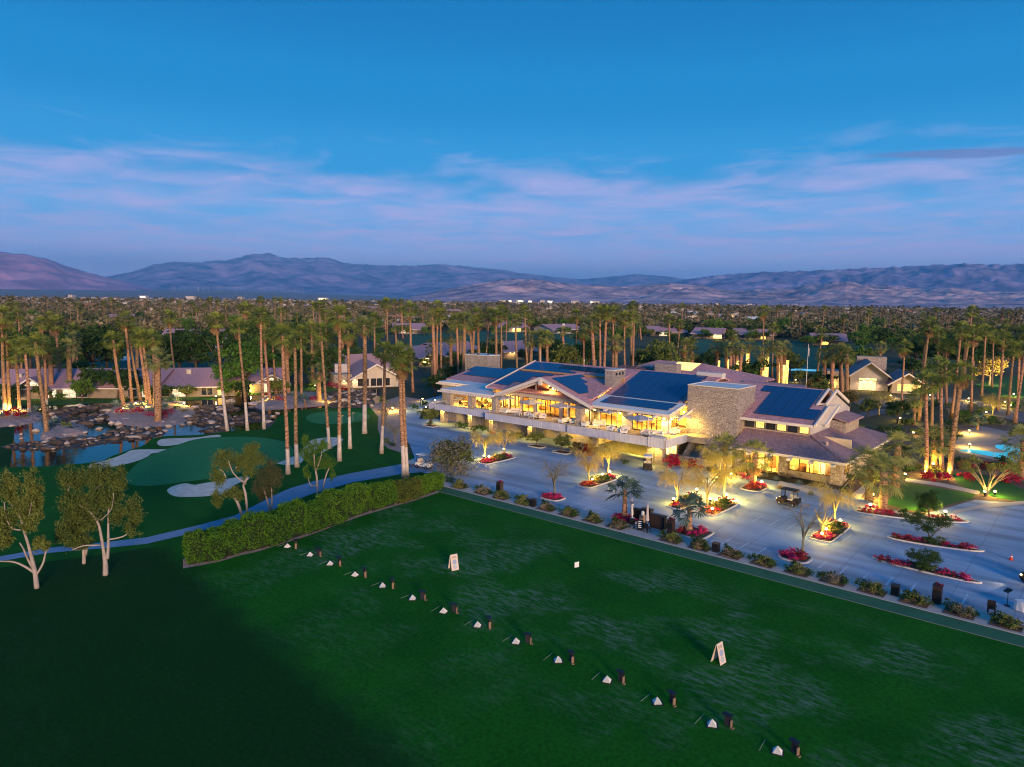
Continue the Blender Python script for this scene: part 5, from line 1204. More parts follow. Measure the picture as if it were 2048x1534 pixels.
sheet('walk', [(-63.8, 59.4), (12, 59.4), (12, 62.35), (-64.8, 62.35)], .03, M_concrete, th=.06)
ln = MB()
def stripe(u, v0, v1, w_=.09): 
    o = MB().add([(u - w_, v0, .018), (u + w_, v0, .018), (u + w_, v1, .018), (u - w_, v1, .018)], [(0, 1, 2, 3)]).build('parking_line', M_line, lot)
for k in range(29):
    u = -57.6 + k * 1.79
    if -39 < u < -28 or -49.7 < u < -47.4 or -22.3 < u < -19: continue
    stripe(u, 62.75, 65.1)
for k in range(8): stripe(-64.5 + k * 2.0, 79.2, 82.0)
for k in range(10): stripe(-47 + k * 1.9, 77.6, 79.9, .07)
for k in range(7): stripe(-29.5 + k * 1.8, 71.5, 74.5, .07)
for k in range(6):
    MB().add([(-13.6 + k * 0, 69.2 + k * 1.25, .018), (-8.4, 69.2 + k * 1.25, .018), (-8.4, 69.32 + k * 1.25, .018), (-13.6, 69.32 + k * 1.25, .018)], [(0, 1, 2, 3)]).build('parking_line', M_line, lot)
# planting strips along the walk
PLU = [-59.85, -55.97, -53.05, -49.6, -46.4, -43.4, -40.3, -37.35, -31.2, -28.2, -25.2, -22.2, -19.2, -16.3, -13.3, -10.3, -7.3, -4.4]
ORD = ['first', 'second', 'third', 'fourth', 'fifth', 'sixth', 'seventh', 'eighth', 'ninth', 'tenth', 'eleventh', 'twelfth', 'thirteenth', 'fourteenth', 'fifteenth', 'sixteenth', 'seventeenth', 'eighteenth', 'nineteenth', 'twentieth']
for k, u in enumerate(PLU):
    w_ = f'{ORD[k]} walkside bed from the hedge'
    sheet('planting_bed', [(u - 1.05, 59.75), (u + .95, 59.75), (u + .95, 61.3), (u - 1.05, 61.3)], .045, M_soil)
    plant(GRASS, (u + .15, 60.4, .05), 1.35, 'dry tufted grass in the ' + w_, 'ornamental grass', 'ornamental_grass', 'tufted grasses along the range walk')
    plant(BUSH_GR if k % 3 == 1 else BUSH_O, (u + .05, 60.35, .0), 1.0, 'low greyish shrub round the grass in the ' + w_, 'shrub', 'low_shrub', 'shrubs along the range walk', 1.15)
    plant(BUSH_D, (u - .55, 60.6, .0), 1.0, 'dark shrub at the left of the ' + w_, 'shrub', 'low_shrub', 'shrubs along the range walk', 1.15)
    plant(BUSH_D, (u + .62, 60.4, .0), .85, 'small dark shrub at the right of the ' + w_, 'shrub', 'low_shrub', 'shrubs along the range walk', 1.15)

def kerb_island(poly, name='planting_island', m=None):
    P = smooth_poly([Vector((x, y, 0)) for x, y in poly], 3)
    c = sum(P, Vector()) / len(P); mb = MB(); n = len(P)
    o_ = [p for p in P]; i_ = [c + (p - c) * (1 - .18 / max(.5, (p - c).length)) for p in P]
    vs = [(p.x, p.y, 0) for p in o_] + [(p.x, p.y, .14) for p in o_] + [(p.x, p.y, .14) for p in i_] + [(p.x, p.y, .08) for p in i_]
    fs = [(r * n + i, r * n + (i + 1) % n, (r + 1) * n + (i + 1) % n, (r + 1) * n + i) for r in range(3) for i in range(n)]
    mb.add(vs, fs); k = mb.build('kerb', M_kerb); k['kind'] = 'structure'
    sheet('planting_bed', [(p.x, p.y) for p in i_], .09, m or M_soil)
    return c
def rrect(u0, u1, v0, v1, c=.5): return [(u0 + c, v0), (u1 - c, v0), (u1, v0 + c), (u1, v1 - c), (u1 - c, v1), (u0 + c, v1), (u0, v1 - c), (u0, v0 + c)]
isl = {'I1': (-67.6, -65.3, 71.4, 77.7, 'lit island left of the terrace stairs'), 'I2': (-49.8, -47.7, 70.8, 77.4, 'lit island in the middle of the lot'), 'I3': (-37.3, -35.2, 70.4, 76.4, 'narrow lit island beside the twin island'), 'I4': (-33.6, -31.4, 70.5, 77.3, 'lit island behind the blue palm'), 'I5': (-34.2, -31.6, 83.4, 86.9, 'bed at the foot of the pavilion palm'), 'I6': (-21.5, -19.4, 70.1, 77.2, 'lit island with the pruned stub tree')}
for k, (u0, u1, v0, v1, w_) in isl.items():
    kerb_island(rrect(u0, u1, v0, v1, .6)); c = (u0 + u1) / 2
    plant(FLOWO, (c, v0 + .9, .05), 1.35, 'red-orange flowers, near end of the ' + w_, 'flowers', 'flower_clump')
    plant(FLOW, (c + .3, v0 + 1.7, .05), 1.0, 'crimson flowers behind the near tip of the ' + w_, 'flowers', 'flower_clump')
    if v1 - v0 > 5:
        plant(BUSH_Y, (c - .1, v0 + 2.7, .05), 1.1, 'yellow-green shrub on the ' + w_, 'shrub', 'low_shrub', None, 1.1); plant(BUSH_O, (c + .2, v0 + 4.0, .05), 1.15, 'olive shrub on the ' + w_, 'shrub', 'low_shrub')
        plant(FLOW, (c, v1 - .9, .05), 1.3, 'magenta flowers, far end of the ' + w_, 'flowers', 'flower_clump'); plant(BUSH_D, (c + .35, v1 - 2.0, .05), .95, 'dark low shrub on the ' + w_, 'shrub', 'low_shrub')
    else: plant(FLOW, (c + .2, v1 - 1.0, .05), 1.5, 'magenta flowers, far side of the ' + w_, 'flowers', 'flower_clump')
# flower mounds by the walk
for u, v, ru, rv, w_ in [(-48.6, 64.5, 1.1, .9, 'round the bare tree by the walk'), (-37.9, 62.9, 1.2, 1.0, 'round the grey palm beside the starter\'s stand'), (-30.7, 64.0, 1.5, 1.4, 'round the blue palm'), (-20.6, 64.0, 1.1, 1.0, 'round the leafless tree by the walk')]:
    kerb_island(rrect(u - ru - .2, u + ru + .2, v - rv - .2, v + rv + .2, .5))
    for k in range(5):
        a = k * 1.257; plant(FLOW, (u + math.cos(a) * ru * .6, v + math.sin(a) * rv * .6, .05), 1.05, 'magenta flowers ' + w_, 'flowers', 'flower_clump', 'magenta flowers ' + w_)
# long beds at the right of the lot
beds = [([(-14.9, 68.4), (-14.6, 69.1), (-7.6, 68.8), (-7.5, 68.1), (-11, 67.9)], 'nearest long bed on the right of the lot', (-14.3, 68.6, -7.9, 68.4)), ([(-15.3, 75.7), (-15.2, 76.6), (-8.5, 77.9), (-8.6, 77.1), (-12, 76.0)], 'second long bed on the right of the lot', (-14.8, 76.1, -9.0, 77.5)), ([(-20.3, 82.9), (-20, 84.3), (-14, 86.0), (-10.8, 87.6), (-11.0, 86.6), (-15, 84.2)], 'far long bed below the garden lawn', (-19.6, 83.6, -11.4, 87.0))]
for poly, w_, (a, b, c, d) in beds:
    kerb_island(poly)
    for k in range(8):
        t = k / 7
        if .38 < t < .66: plant(BUSH_D if k % 2 else BUSH_O, (a + (c - a) * t, b + (d - b) * t, .05), .95, 'dark shrub in the middle of the ' + w_, 'shrub', 'low_shrub', 'shrubs in the ' + w_)
        else: plant(FLOW, (a + (c - a) * t, b + (d - b) * t, .05), .95, 'magenta flowers in the ' + w_, 'flowers', 'flower_clump', 'magenta flowers in the ' + w_)
# flower pillars on the walk
def flower_post(u, v, label):
    r = empty('planter_pillar', (u, v, .03)); MB().box(-.3, .3, -.3, .3, 0, 1.35).build('body', M_dark, r); MB().box(-.34, .34, -.34, .34, 1.35, 1.43).build('cap', M_dark, r); MB().box(-.31, .31, -.325, -.3, .5, 1.1).build('plate', M_black, r)
    obj('flowers', FLOW[0], r, (0, 0, 1.4), 0, .42); return tag(r, label, 'planter')
flower_post(-54.4, 61.7, 'dark flower pillar beside the third walkside bed'); flower_post(-32.3, 62.4, 'dark flower pillar between the starter\'s stand and the blue palm'); flower_post(-9.0, 61.5, 'dark flower pillar near the right edge of the walk')
def bin_(u, v, label):
    r = empty('litter_bin', (u, v, .03)); MB().box(-.28, .28, -.28, .28, 0, .75).build('body', M_black, r); MB().box(-.31, .31, -.31, .31, .75, .82).build('lid', M_dark, r); return tag(r, label, 'bin')
bin_(-11.8, 61.0, 'squat black bin between two walkside beds on the right'); bin_(-48.2, 60.3, 'black bin below the bare tree\'s flower mound'); bin_(-26.7, 60.6, 'black bin right of the tenth walkside bed')
# starter's stand: counters, closed parasols, heater, chairs, board
def counter(u0, u1, v0, v1, h, label, m=M_dark, top=M_black):
    r = empty('counter', ((u0 + u1) / 2, (v0 + v1) / 2, .03)); a, b = (u1 - u0) / 2, (v1 - v0) / 2
    MB().box(-a, a, -b, b, 0, h).build('body', m, r); MB().box(-a - .06, a + .06, -b - .06, b + .06, h, h + .06).build('top', top, r)
    for k in range(3): MB().box(-a + .1 + k * (2 * a - .2) / 3, -a + .05 + (k + 1) * (2 * a - .2) / 3, -b - .025, -b, .15, h - .12).build('panel', m, r)
    return tag(r, label, 'counter')
counter(-34.8, -33.2, 62.7, 63.2, 1.35, 'long dark brown counter beside the flower pillar'); counter(-36.7, -35.6, 64.2, 64.8, 1.2, 'black topped cabinet behind the closed parasols'); counter(-37.4, -36.6, 63.6, 64.0, 1.2, 'brown counter next to the flower mound of the grey palm')
r = empty('water_station', (-36.0, 63.3, .03)); MB().box(-.25, .25, -.25, .25, 0, .9).build('body', M_wood, r); MB().lathe([(.16, .9), (.18, 1.2), (.1, 1.3)], 10).build('bottle', M_white, r); tag(r, 'small tan water station between the two counters', 'water station')
def closed_parasol(u, v, label):
    r = empty('closed_parasol', (u, v, .03)); MB().tube([(0, 0, 0), (0, 0, 2.7)], .03, 6).build('pole', M_chrome, r); MB().lathe([(.19, .75), (.21, .95), (.13, 1.5), (.1, 2.2), (.03, 2.6)], 9).build('canopy', M_canvas if False else mat('parasol_cloth', (.55, .48, .46), .9, (.42, .36, .35), 5), r); MB().lathe([(.26, 0), (.26, .07), (.06, .1)], 10).build('base', M_black, r)
    return tag(r, label, 'parasol')
closed_parasol(-34.9, 62.3, 'folded beige parasol in front of the long counter'); closed_parasol(-37.1, 62.9, 'folded pale parasol beside the patio heater')
r = empty('patio_heater', (-36.75, 62.5, .03)); MB().lathe([(.24, 0), (.24, .6), (.05, .65), (.04, 1.9), (.1, 2.0), (.1, 2.15)], 10).build('body', M_white, r); MB().lathe([(.42, 2.2), (.1, 2.32), (.02, 2.34)], 12).build('reflector', M_chrome, r); tag(r, 'slim steel patio heater next to the folded parasol', 'patio heater')
CD2 = proto_chair(M_black)
for u, v, a, w_ in [(-36.0, 61.2, .3, 'by the heater'), (-34.2, 61.1, 3.0, 'right of the sandwich board')]: inst(CD2, (u, v, .03), a, 'black slatted chair at the starter\'s stand ' + w_, 'chair')
def board(u, v, z, rz, w_, h, face, side, label, cat, art=None, name='sandwich_board'):
    r = empty(name, (u, v, z), rz); t = .28
    for s, nm in ((-1, 'front_panel'), (1, 'back_panel')):
        mb = MB(); mb.add([(-w_ / 2, s * t * h, 0), (w_ / 2, s * t * h, 0), (w_ / 2, s * .02, h), (-w_ / 2, s * .02, h), (-w_ / 2, s * (t * h - .03), 0), (w_ / 2, s * (t * h - .03), 0), (w_ / 2, s * -.01, h), (-w_ / 2, s * -.01, h)], [(0, 1, 2, 3), (7, 6, 5, 4), (0, 4, 5, 1), (1, 5, 6, 2), (2, 6, 7, 3), (3, 7, 4, 0)])
        o = mb.build(nm, side, r)
        if s < 0 and art: art(o, w_, h, t)
    return tag(r, label, cat)
def range_art(o, w_, h, t):
    def q(fx, fz): return Vector((fx * w_, -t * h * (1 - fz) - .02 * fz - .012, fz * h))
    disc = MB(); n = 16; disc.add([q(0, .53)] + [q(.30 * math.cos(2 * math.pi * k / n), .53 + .30 * w_ / h * math.sin(2 * math.pi * k / n)) for k in range(n)], [(0, 1 + k, 1 + (k + 1) % n) for k in range(n)]); disc.build('emblem', mat('sign_blue', (.30, .36, .55), .6), o)
    d2 = MB(); d2.add([q(0, .22) + Vector((0, -.002, 0))] + [q(.27 * math.cos(2 * math.pi * k / n), .22 + .27 * w_ / h * math.sin(2 * math.pi * k / n)) for k in range(n)], [(0, 1 + k, 1 + (k + 1) % n) for k in range(n)]); d2.build('emblem', mat('sign_grey', (.42, .45, .55), .6), o)
    for k in range(3): MB().add([q(-.3, .86 - .05 * k), q(.3, .86 - .05 * k), q(.3, .88 - .05 * k), q(-.3, .88 - .05 * k)], [(0, 1, 2, 3)]).build('lettering', mat('sign_ink', (.20, .17, .16), .7), o)
M_signw = mat('sign_board', (.66, .55, .48), .7)
board(-41.6, 41.3, 0, YAW + .55, .68, 1.3, M_signw, M_signw, 'tall white sandwich board on the range left of the small white sign', 'sign', range_art)
board(-17.8, 41.6, 0, YAW + .75, .68, 1.3, M_signw, M_signw, 'tall white sandwich board on the dark grass at the right', 'sign', range_art)
def menu_art(o, w_, h, t):
    def q(fx, fz): return Vector((fx * w_, -t * h * (1 - fz) - .02 * fz - .012, fz * h))
    for k in range(4): MB().add([q(-.28, .78 - .17 * k), q(.28, .78 - .17 * k), q(.28, .86 - .17 * k), q(-.28, .86 - .17 * k)], [(0, 1, 2, 3)]).build('lettering', mat('chalk', (.7, .7, .7), .8), o)
board(-35.1, 61.3, .03, .25, .6, 1.05, M_black, M_black, 'black chalkboard with white lettering in front of the long counter', 'sign', menu_art)
r = empty('yardage_sign', (-33.5, 48.0, 0), YAW + .5); MB().tube([(0, 0, 0), (0, 0, .5)], .02, 5).build('stake', M_black, r); MB().box(-.22, .22, -.03, -.01, .35, .82).build('panel', mat('white_panel', (.75, .77, .8), .5), r); tag(r, 'small square white sign on a stake in the range lawn', 'sign')
r = empty('marker_stake', at(551, 1088)); MB().box(-.04, .04, -.04, .04, 0, .8).build('stake', M_white, r); MB().box(-.05, .05, -.05, .05, .8, .84).build('cap', M_white, r); tag(r, 'white marker stake at the foot of the hedge', 'stake')
# hitting bays: ball pyramid, bag stand, alignment rod
def pyramid_mesh():
    mb = MB(); n = 9; d = .052; bm = bmesh.new(); bmesh.ops.create_icosphere(bm, subdivisions=1, radius=d * .52); bv = [v.co.copy() for v in bm.verts]; bf = [[v.index for v in f.verts] for f in bm.faces]; bm.free()
    for l in range(n):
        k = n - l
        for i in range(k):
            for j in range(k):
                if 0 < i < k - 1 and 0 < j < k - 1: continue
                c = Vector(((i - (k - 1) / 2) * d, (j - (k - 1) / 2) * d, d * .5 + l * d * .72)); mb.add([v + c for v in bv], bf)
    return mb.mesh('balls', mat('golf_ball', (.78, .78, .78), .4), True)
PYR = pyramid_mesh()
M_divot = mat('divot_wood', (.22, .15, .10), .8)
def bay_proto():
    p = empty('ball_pyramid'); obj('balls', PYR, p, (0, 0, 0), .55, 1.0); MB().box(-.32, .32, -.32, .32, 0, .015).build('tray', M_black, p, rz=.55)
    b = empty('bag_stand'); MB().bar((-.28, 0, .0), (-.1, 0, .95), .06, .05, 0, (0, 1, 0)).bar((.2, 0, 0), (.2, 0, .9), .06, .05, 0, (0, 1, 0)).bar((.2, .4, 0), (.15, .03, .85), .05, .05, 0, (1, 0, 0)).build('frame', M_black, b)
    MB().box(-.42, .28, -.22, .22, .86, .92).build('top_rail', M_black, b); MB().box(-.25, .18, -.04, .04, .1, .86).build('back_board', mat('slate_board', (.02, .02, .03), .7), b)
    MB().box(.20, .28, -.11, .11, 0.02, .60).build('divot_box', M_divot, b); MB().box(.33, .42, -.12, .1, 0.0, .08).build('scoop', M_divot, b)
    r = empty('alignment_rod'); MB().tube([(0, 0, .012), (0, 1.15, .012)], .012, 5).build('rod', mat('rod_paint', (.25, .32, .28), .6), r)
    return p, b, r
bp, bb, br_ = bay_proto()
bays = [(575, 1093), (620, 1110), (660, 1128), (710, 1150), (765, 1172), (825, 1197), (887, 1223), (955, 1251), (1032, 1284), (1116, 1321), (1214, 1361), (1314, 1404), (1424, 1449), (1555, 1503)]
for k, (x, y) in enumerate(bays):
    p = at(x, y + 1); w_ = f'{ORD[k]} hitting bay from the hedge'
    inst(bp, (p.x, p.y, 0), rnd.uniform(-.35, .35), 'white pyramid of range balls at the ' + w_, 'golf balls', 'ball pyramids along the range tee')
    inst(bb, (p.x + .72, p.y + .42, 0), rnd.uniform(-.6, .5), 'black bag stand with tan divot box at the ' + w_, 'bag stand', 'bag stands along the range tee', sc=.78)
    inst(br_, (p.x - .75, p.y - .55, 0.01), .05 + rnd.uniform(-.1, .1), 'thin alignment rod lying left of the balls at the ' + w_, 'alignment rod', 'alignment rods along the range tee')
# ------------------------------------------------------------------ hedge
hb = [(366, 1132), (400, 1126), (440, 1118), (480, 1106), (520, 1097), (560, 1084), (600, 1072), (640, 1058), (680, 1042), (730, 1025), (780, 1010), (830, 996), (878, 980)]
ht = [(370, 1068), (420, 1052), (480, 1040), (530, 1030), (580, 1014), (620, 1004), (650, 998), (700, 984), (740, 968), (780, 962), (810, 962), (850, 945), (878, 945)]
hed = tag(empty('hedge', at(600, 1072)), 'long clipped green hedge between cart path and driving range', 'hedge')
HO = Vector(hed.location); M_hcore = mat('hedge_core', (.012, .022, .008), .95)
for k in range(len(hb) - 1):
    a, b = at(*hb[k]), at(*hb[k + 1]); m_ = (a + b) / 2; nv = Vector((CF.x, CF.y, 0)).normalized(); d = (b - a); L = d.length
    h = at_depth((ht[k][0] + ht[k + 1][0]) / 2, (ht[k][1] + ht[k + 1][1]) / 2, m_ + nv * .8).z * rnd.uniform(.76, .98)
    c = m_ + nv * .9; ang = math.atan2(d.y, d.x); n = int(7000 * L / 3)
    g = np.random.default_rng(k + 40); ex = L / 2 + .18; ey = 1.0 + .25 * math.sin(k * 2.1)
    # leaves over the faces of a softly rounded box
    P = g.uniform(-1, 1, (n * 2, 3)); P = P / (np.abs(P) ** 3.6).sum(1)[:, None] ** (1 / 3.6); P = P[:n] * g.uniform(.86, 1.03, (n, 1)); P *= 1 + .06 * np.sin(P[:, :1] * 9 + P[:, 2:3] * 6 + k) * np.cos(P[:, 1:2] * 7)
    P = P * np.array([ex, ey, h / 2]) * (1 + .07 * np.sin(P[:, :1] * 5 + k) + .05 * np.sin(P[:, 1:2] * 4 + P[:, 2:3] * 3 + k * 2) + g.normal(size=(len(P), 1)) * .05) + np.array([0, 0, h / 2]); P[:, 2] = np.abs(P[:, 2])
    aa = g.normal(size=P.shape); aa /= np.linalg.norm(aa, axis=1)[:, None]; bb2 = np.cross(aa, g.normal(size=P.shape)); bb2 /= np.linalg.norm(bb2, axis=1)[:, None]; s = g.uniform(.055, .11, (len(P), 1))
    v = np.stack([P - aa * s, P + bb2 * s * .6, P + aa * s, P - bb2 * s * .6], 1).reshape(-1, 3)
    sh = obj('shrub', mesh_np('shrub', v, np.arange(len(v)).reshape(-1, 4), M_hedge if k not in (10,) else leafmat('hedge_leaf_dry', (.13, .16, .025), (.06, .10, .015))), hed, c - HO, ang)
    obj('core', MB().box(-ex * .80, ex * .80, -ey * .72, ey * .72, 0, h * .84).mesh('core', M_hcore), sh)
sheet('planting_bed', [(p.x, p.y) for p in [at(x, y + 5) for x, y in hb] + [at(x, y - 14) for x, y in hb[::-1]]], .006, M_gravel)

# ------------------------------------------------------------------ foreground trees
tree_px((72, 1176), [[(74, 1178, 15), (71, 1150, 13), (67, 1130, 12), (57, 1090, 8), (48, 1062, 7), (42, 1040, 5), (33, 1018, 4), (22, 1010, 3)], [(70, 1146, 8), (55, 1132, 7), (35, 1120, 5), (12, 1117, 4), (-6, 1112, 3)], [(68, 1142, 6), (50, 1118, 6), (38, 1102, 5), (26, 1092, 4)], [(74, 1148, 6), (83, 1128, 6), (85, 1108, 5), (88, 1092, 4)], [(41, 1060, 5), (28, 1055, 4), (20, 1035, 3), (18, 1000, 2)], [(46, 1050, 4), (58, 1030, 3), (66, 990, 2)]],
        [(15, 975, 24, 36), (62, 972, 20, 34), (45, 1015, 30, 26), (8, 1040, 26, 28), (88, 1085, 18, 18), (5, 1080, 18, 20), (60, 1045, 18, 22), (76, 1010, 12, 28)], 'white-barked spreading tree at the left edge of the grass', 5600, .16, seed=1)
tree_px((210, 1150), [[(211, 1152, 16), (211, 1128, 14), (207, 1100, 9), (202, 1070, 8), (197, 1048, 7), (186, 1030, 6), (170, 1016, 5), (140, 1003, 3)], [(215, 1118, 9), (214, 1090, 8), (211, 1060, 6), (209, 1020, 5), (208, 985, 4), (206, 950, 3)], [(216, 1079, 5), (232, 1078, 5), (245, 1074, 4), (254, 1062, 4), (262, 1052, 3)], [(201, 1090, 5), (190, 1088, 5), (176, 1086, 4), (160, 1091, 3)], [(201, 1040, 4), (215, 1030, 3), (232, 1012, 2), (240, 980, 2)], [(180, 995, 4), (186, 980, 3), (196, 972, 2)], [(136, 982, 3), (140, 966, 3), (150, 958, 2)]],
        [(140, 960, 30, 30), (200, 950, 30, 30), (236, 960, 20, 34), (150, 1010, 34, 28), (205, 1000, 38, 30), (270, 1012, 20, 28), (268, 1050, 22, 24), (140, 1060, 30, 32), (175, 1040, 26, 26), (230, 1035, 16, 24), (158, 1090, 26, 16)], 'large double-trunked white-barked tree with open crown', 9500, .16, seed=2)
tree_px((167, 1127), [[(168, 1128, 11), (168, 1108, 10), (164, 1080, 6), (162, 1050, 4), (160, 1020, 3)], [(172, 1110, 7), (177, 1085, 6), (182, 1060, 4), (190, 1045, 3)]], [(150, 1050, 24, 26), (185, 1030, 24, 24), (165, 1020, 30, 20)], 'smaller tree standing behind the double-trunked tree', 1500, .16, seed=3)
tree_px((490, 1048), [[(488, 1050, 10), (483, 1028, 9), (475, 1005, 8), (466, 992, 7), (455, 986, 5)], [(496, 1044, 8), (495, 1015, 7), (493, 985, 7), (490, 968, 6), (500, 953, 5)], [(470, 938, 4), (480, 930, 3)], [(452, 955, 4), (447, 942, 3), (440, 938, 2)], [(492, 968, 5), (470, 945, 4), (462, 915, 3)]],
        [(450, 915, 24, 26), (505, 915, 26, 26), (480, 925, 18, 20), (432, 955, 18, 22), (432, 1000, 16, 20), (470, 985, 22, 16), (495, 945, 16, 16), (505, 895, 18, 14)], 'leaning twin-trunked tree between path and hedge', 5200, .15, seed=4, leafm=M_leafo)
tree_px((541, 1024), [[(540, 1026, 7), (536, 1005, 6), (531, 990, 5), (527, 975, 3)], [(543, 1025, 6), (543, 1000, 5), (541, 975, 3)]], [(530, 965, 26, 30), (548, 950, 18, 26), (520, 985, 20, 18), (540, 935, 14, 18)], 'small dense grey-green tree beside the cart path', 3200, .15, seed=5, leafm=leafmat('greygreen_leaf', (.085, .10, .045), (.05, .065, .03)))
tree_px((636, 996), [[(635, 996, 7), (635, 975, 6), (633, 950, 6), (629, 932, 4), (628, 905, 3)], [(640, 996, 6), (645, 975, 5), (651, 950, 4), (659, 932, 3)], [(634, 970, 5), (622, 973, 4), (616, 966, 3), (613, 955, 2)], [(633, 940, 4), (640, 920, 3), (645, 900, 2)]],
        [(612, 905, 14, 16), (632, 895, 20, 16), (648, 890, 12, 14), (655, 925, 16, 18), (630, 925, 18, 16), (610, 880, 10, 14), (612, 945, 9, 18), (666, 945, 8, 16)], 'slender white-trunked tree in front of the long bunker', 3400, .14, seed=6, leafm=M_leafg)
# ------------------------------------------------------------------ houses
M_villa = mat('shaded_villa_stucco', (.26, .21, .17), .9, (.20, .165, .135), .8)  # darker than the beige stucco: porch shade put into the wall colour
def house(A, B, depth, wh, rh, label, ridge='x', wall=None, roofm=None, wins=(), gables=(), chims=(), over=1.3, name='house', group=None, lit_lamps=(), boxes=()):
    """A, B: photo pixels (or points) of the front wall's foot; local x runs A->B, y away."""
    a = A if isinstance(A, Vector) else at(*A); b = B if isinstance(B, Vector) else at(*B)
    d = b - a; L = d.length; ang = math.atan2(d.y, d.x)
    r = empty(name, (a.x, a.y, 0), ang); wall = wall or M_villa; roofm = roofm or M_roofh
    w = MB(); w.box(0, L, 0, depth, 0, wh)
    if ridge == 'x':
        w.add([(0, 0, wh), (0, depth, wh), (0, depth / 2, wh + rh)], [(0, 2, 1)]); w.add([(L, 0, wh), (L, depth, wh), (L, depth / 2, wh + rh)], [(0, 1, 2)])
    else:
        w.add([(0, 0, wh), (L, 0, wh), (L / 2, 0, wh + rh)], [(0, 1, 2)]); w.add([(0, depth, wh), (L, depth, wh), (L / 2, depth, wh + rh)], [(0, 2, 1)])
    w.build('wall', wall, r)
    rf = MB(); o = over
    if ridge == 'x':
        s = rh / (depth / 2); zl = wh - s * o + .25; zt = wh + rh + .25
        rf.plate([(-o, -o, zl), (L + o, -o, zl), (L + o, depth / 2, zt), (-o, depth / 2, zt)], .22); rf.plate([(-o, depth / 2, zt), (L + o, depth / 2, zt), (L + o, depth + o, zl), (-o, depth + o, zl)], .22)
    else:
        s = rh / (L / 2); zl = wh - s * o + .25; zt = wh + rh + .25
        rf.plate([(-o, -o * 1.5, zl), (L / 2, -o * 1.5, zt), (L / 2, depth + o, zt), (-o, depth + o, zl)], .22); rf.plate([(L / 2, -o * 1.5, zt), (L + o, -o * 1.5, zl), (L + o, depth + o, zl), (L / 2, depth + o, zt)], .22)
    ro = rf.build('roof', roofm, r)
    if ridge == 'y':
        MB().bar((-o, -o * 1.5 - .06, zl - .1), (L / 2, -o * 1.5 - .06, zt - .1), .12, .34).build('rake_board', M_trim, r); MB().bar((L / 2, -o * 1.5 - .06, zt - .1), (L + o, -o * 1.5 - .06, zl - .1), .12, .34).build('rake_board', M_trim, r)
    else: MB().box(-o, L + o, -o - .08, -o, zl - .25, zl).build('gutter_board', M_trim, r)
    for (x0, x1, gh) in gables:     # front gable
        c = (x0 + x1) / 2; s2 = gh / ((x1 - x0) / 2); zz = wh + .2
        MB().add([(x0, -.12, wh - .05), (x1, -.12, wh - .05), (c, -.12, wh + gh - .1)], [(0, 1, 2)]).build('gable_wall', wall, r)
        g = MB(); yb = depth / 2 * min(1, gh / rh)
        g.plate([(x0 - o, -1.6, zz - s2 * o), (c, -1.6, zz + gh), (c, yb, zz + gh), (x0 - o, 0.2, zz - s2 * o)], .2); g.plate([(c, -1.6, zz + gh), (x1 + o, -1.6, zz - s2 * o), (x1 + o, 0.2, zz - s2 * o), (c, yb, zz + gh)], .2)
        g.build('gable_roof', roofm, r)
        MB().bar((x0 - o, -1.66, zz - s2 * o - .12), (c, -1.66, zz + gh - .12), .1, .3).build('rake_board', M_trim, r); MB().bar((c, -1.66, zz + gh - .12), (x1 + o, -1.66, zz - s2 * o - .12), .1, .3).build('rake_board', M_trim, r)
        p = [(x0 + .8, -.16, wh), (x1 - .8, -.16, wh), (c + .15, -.16, wh + gh - .75), (c - .15, -.16, wh + gh - .75)]; wd = MB()
        for i in range(4): wd.bar(p[i], p[(i + 1) % 4], .1, .1, 0, (0, 1, 0))
        wo = wd.build('gable_window', M_trim, r); MB().add(p, [(0, 1, 2, 3)]).build('pane', M_litpale, wo)
    for (x0, x1, z0, z1, m, n) in wins:
        fr = MB(); fr.box(x0, x1, -.06, .02, z1 - .07, z1).box(x0, x1, -.06, .02, z0, z0 + .06)
        for k in range(n + 1): xx = x0 + (x1 - x0) * k / n; fr.box(max(x0, xx - .05), min(x1, xx + .05), -.06, .02, z0 + .06, z1 - .07)
        wo = fr.build('window', M_trim, r)
        for k in range(n):
            xa, xb = x0 + (x1 - x0) * k / n + .05, x0 + (x1 - x0) * (k + 1) / n - .05
            MB().add([(xa, -.035, z0 + .06), (xb, -.035, z0 + .06), (xb, -.035, z1 - .07), (xa, -.035, z1 - .07)], [(0, 1, 2, 3)]).build('pane', m, wo)
    for (x, y, w_, h) in chims: MB().box(x - w_ / 2, x + w_ / 2, y - .4, y + .4, wh, wh + h).box(x - w_ / 2 - .08, x + w_ / 2 + .08, y - .48, y + .48, wh + h, wh + h + .12).build('chimney', M_wallw, ro)
    for (x0, x1, y0, y1, z1, m) in boxes: MB().box(x0, x1, y0, y1, 0, z1).build('annex', m, r)
    for (x, y, z, p) in lit_lamps:
        MB().lathe([(.1, z), (.13, z + .25)], 6, c=(x, y, 0)).build('wall_lamp', M_pendant, r); add_lamp('porch_lamp', (x, y - .4, z + .3), p * 5, (1, .62, .25), .15, r, 'SPOT', 150, (x, y - .6, 0))
    return tag(r, label, 'house' if name == 'house' else 'building', group)
D, LT, LP_, BR = M_winddark, M_lit, M_litpale, M_litbright
house((2, 799), (143, 797), 15, 2.7, 3.0, 'long low villa with glazed gable behind the left palms', wins=[(1, 3.6, .2, 2.3, D, 2), (8.6, 11, .2, 2.4, LP_, 2), (12.2, 14.8, .2, 2.4, LP_, 2)], gables=[(3.6, 9.2, 2.0)], chims=[(2.2, 4, 1.1, 2.4), (15.2, 6.5, 1.6, 3.2)], lit_lamps=[(7.6, -.3, 2.0, 25)])
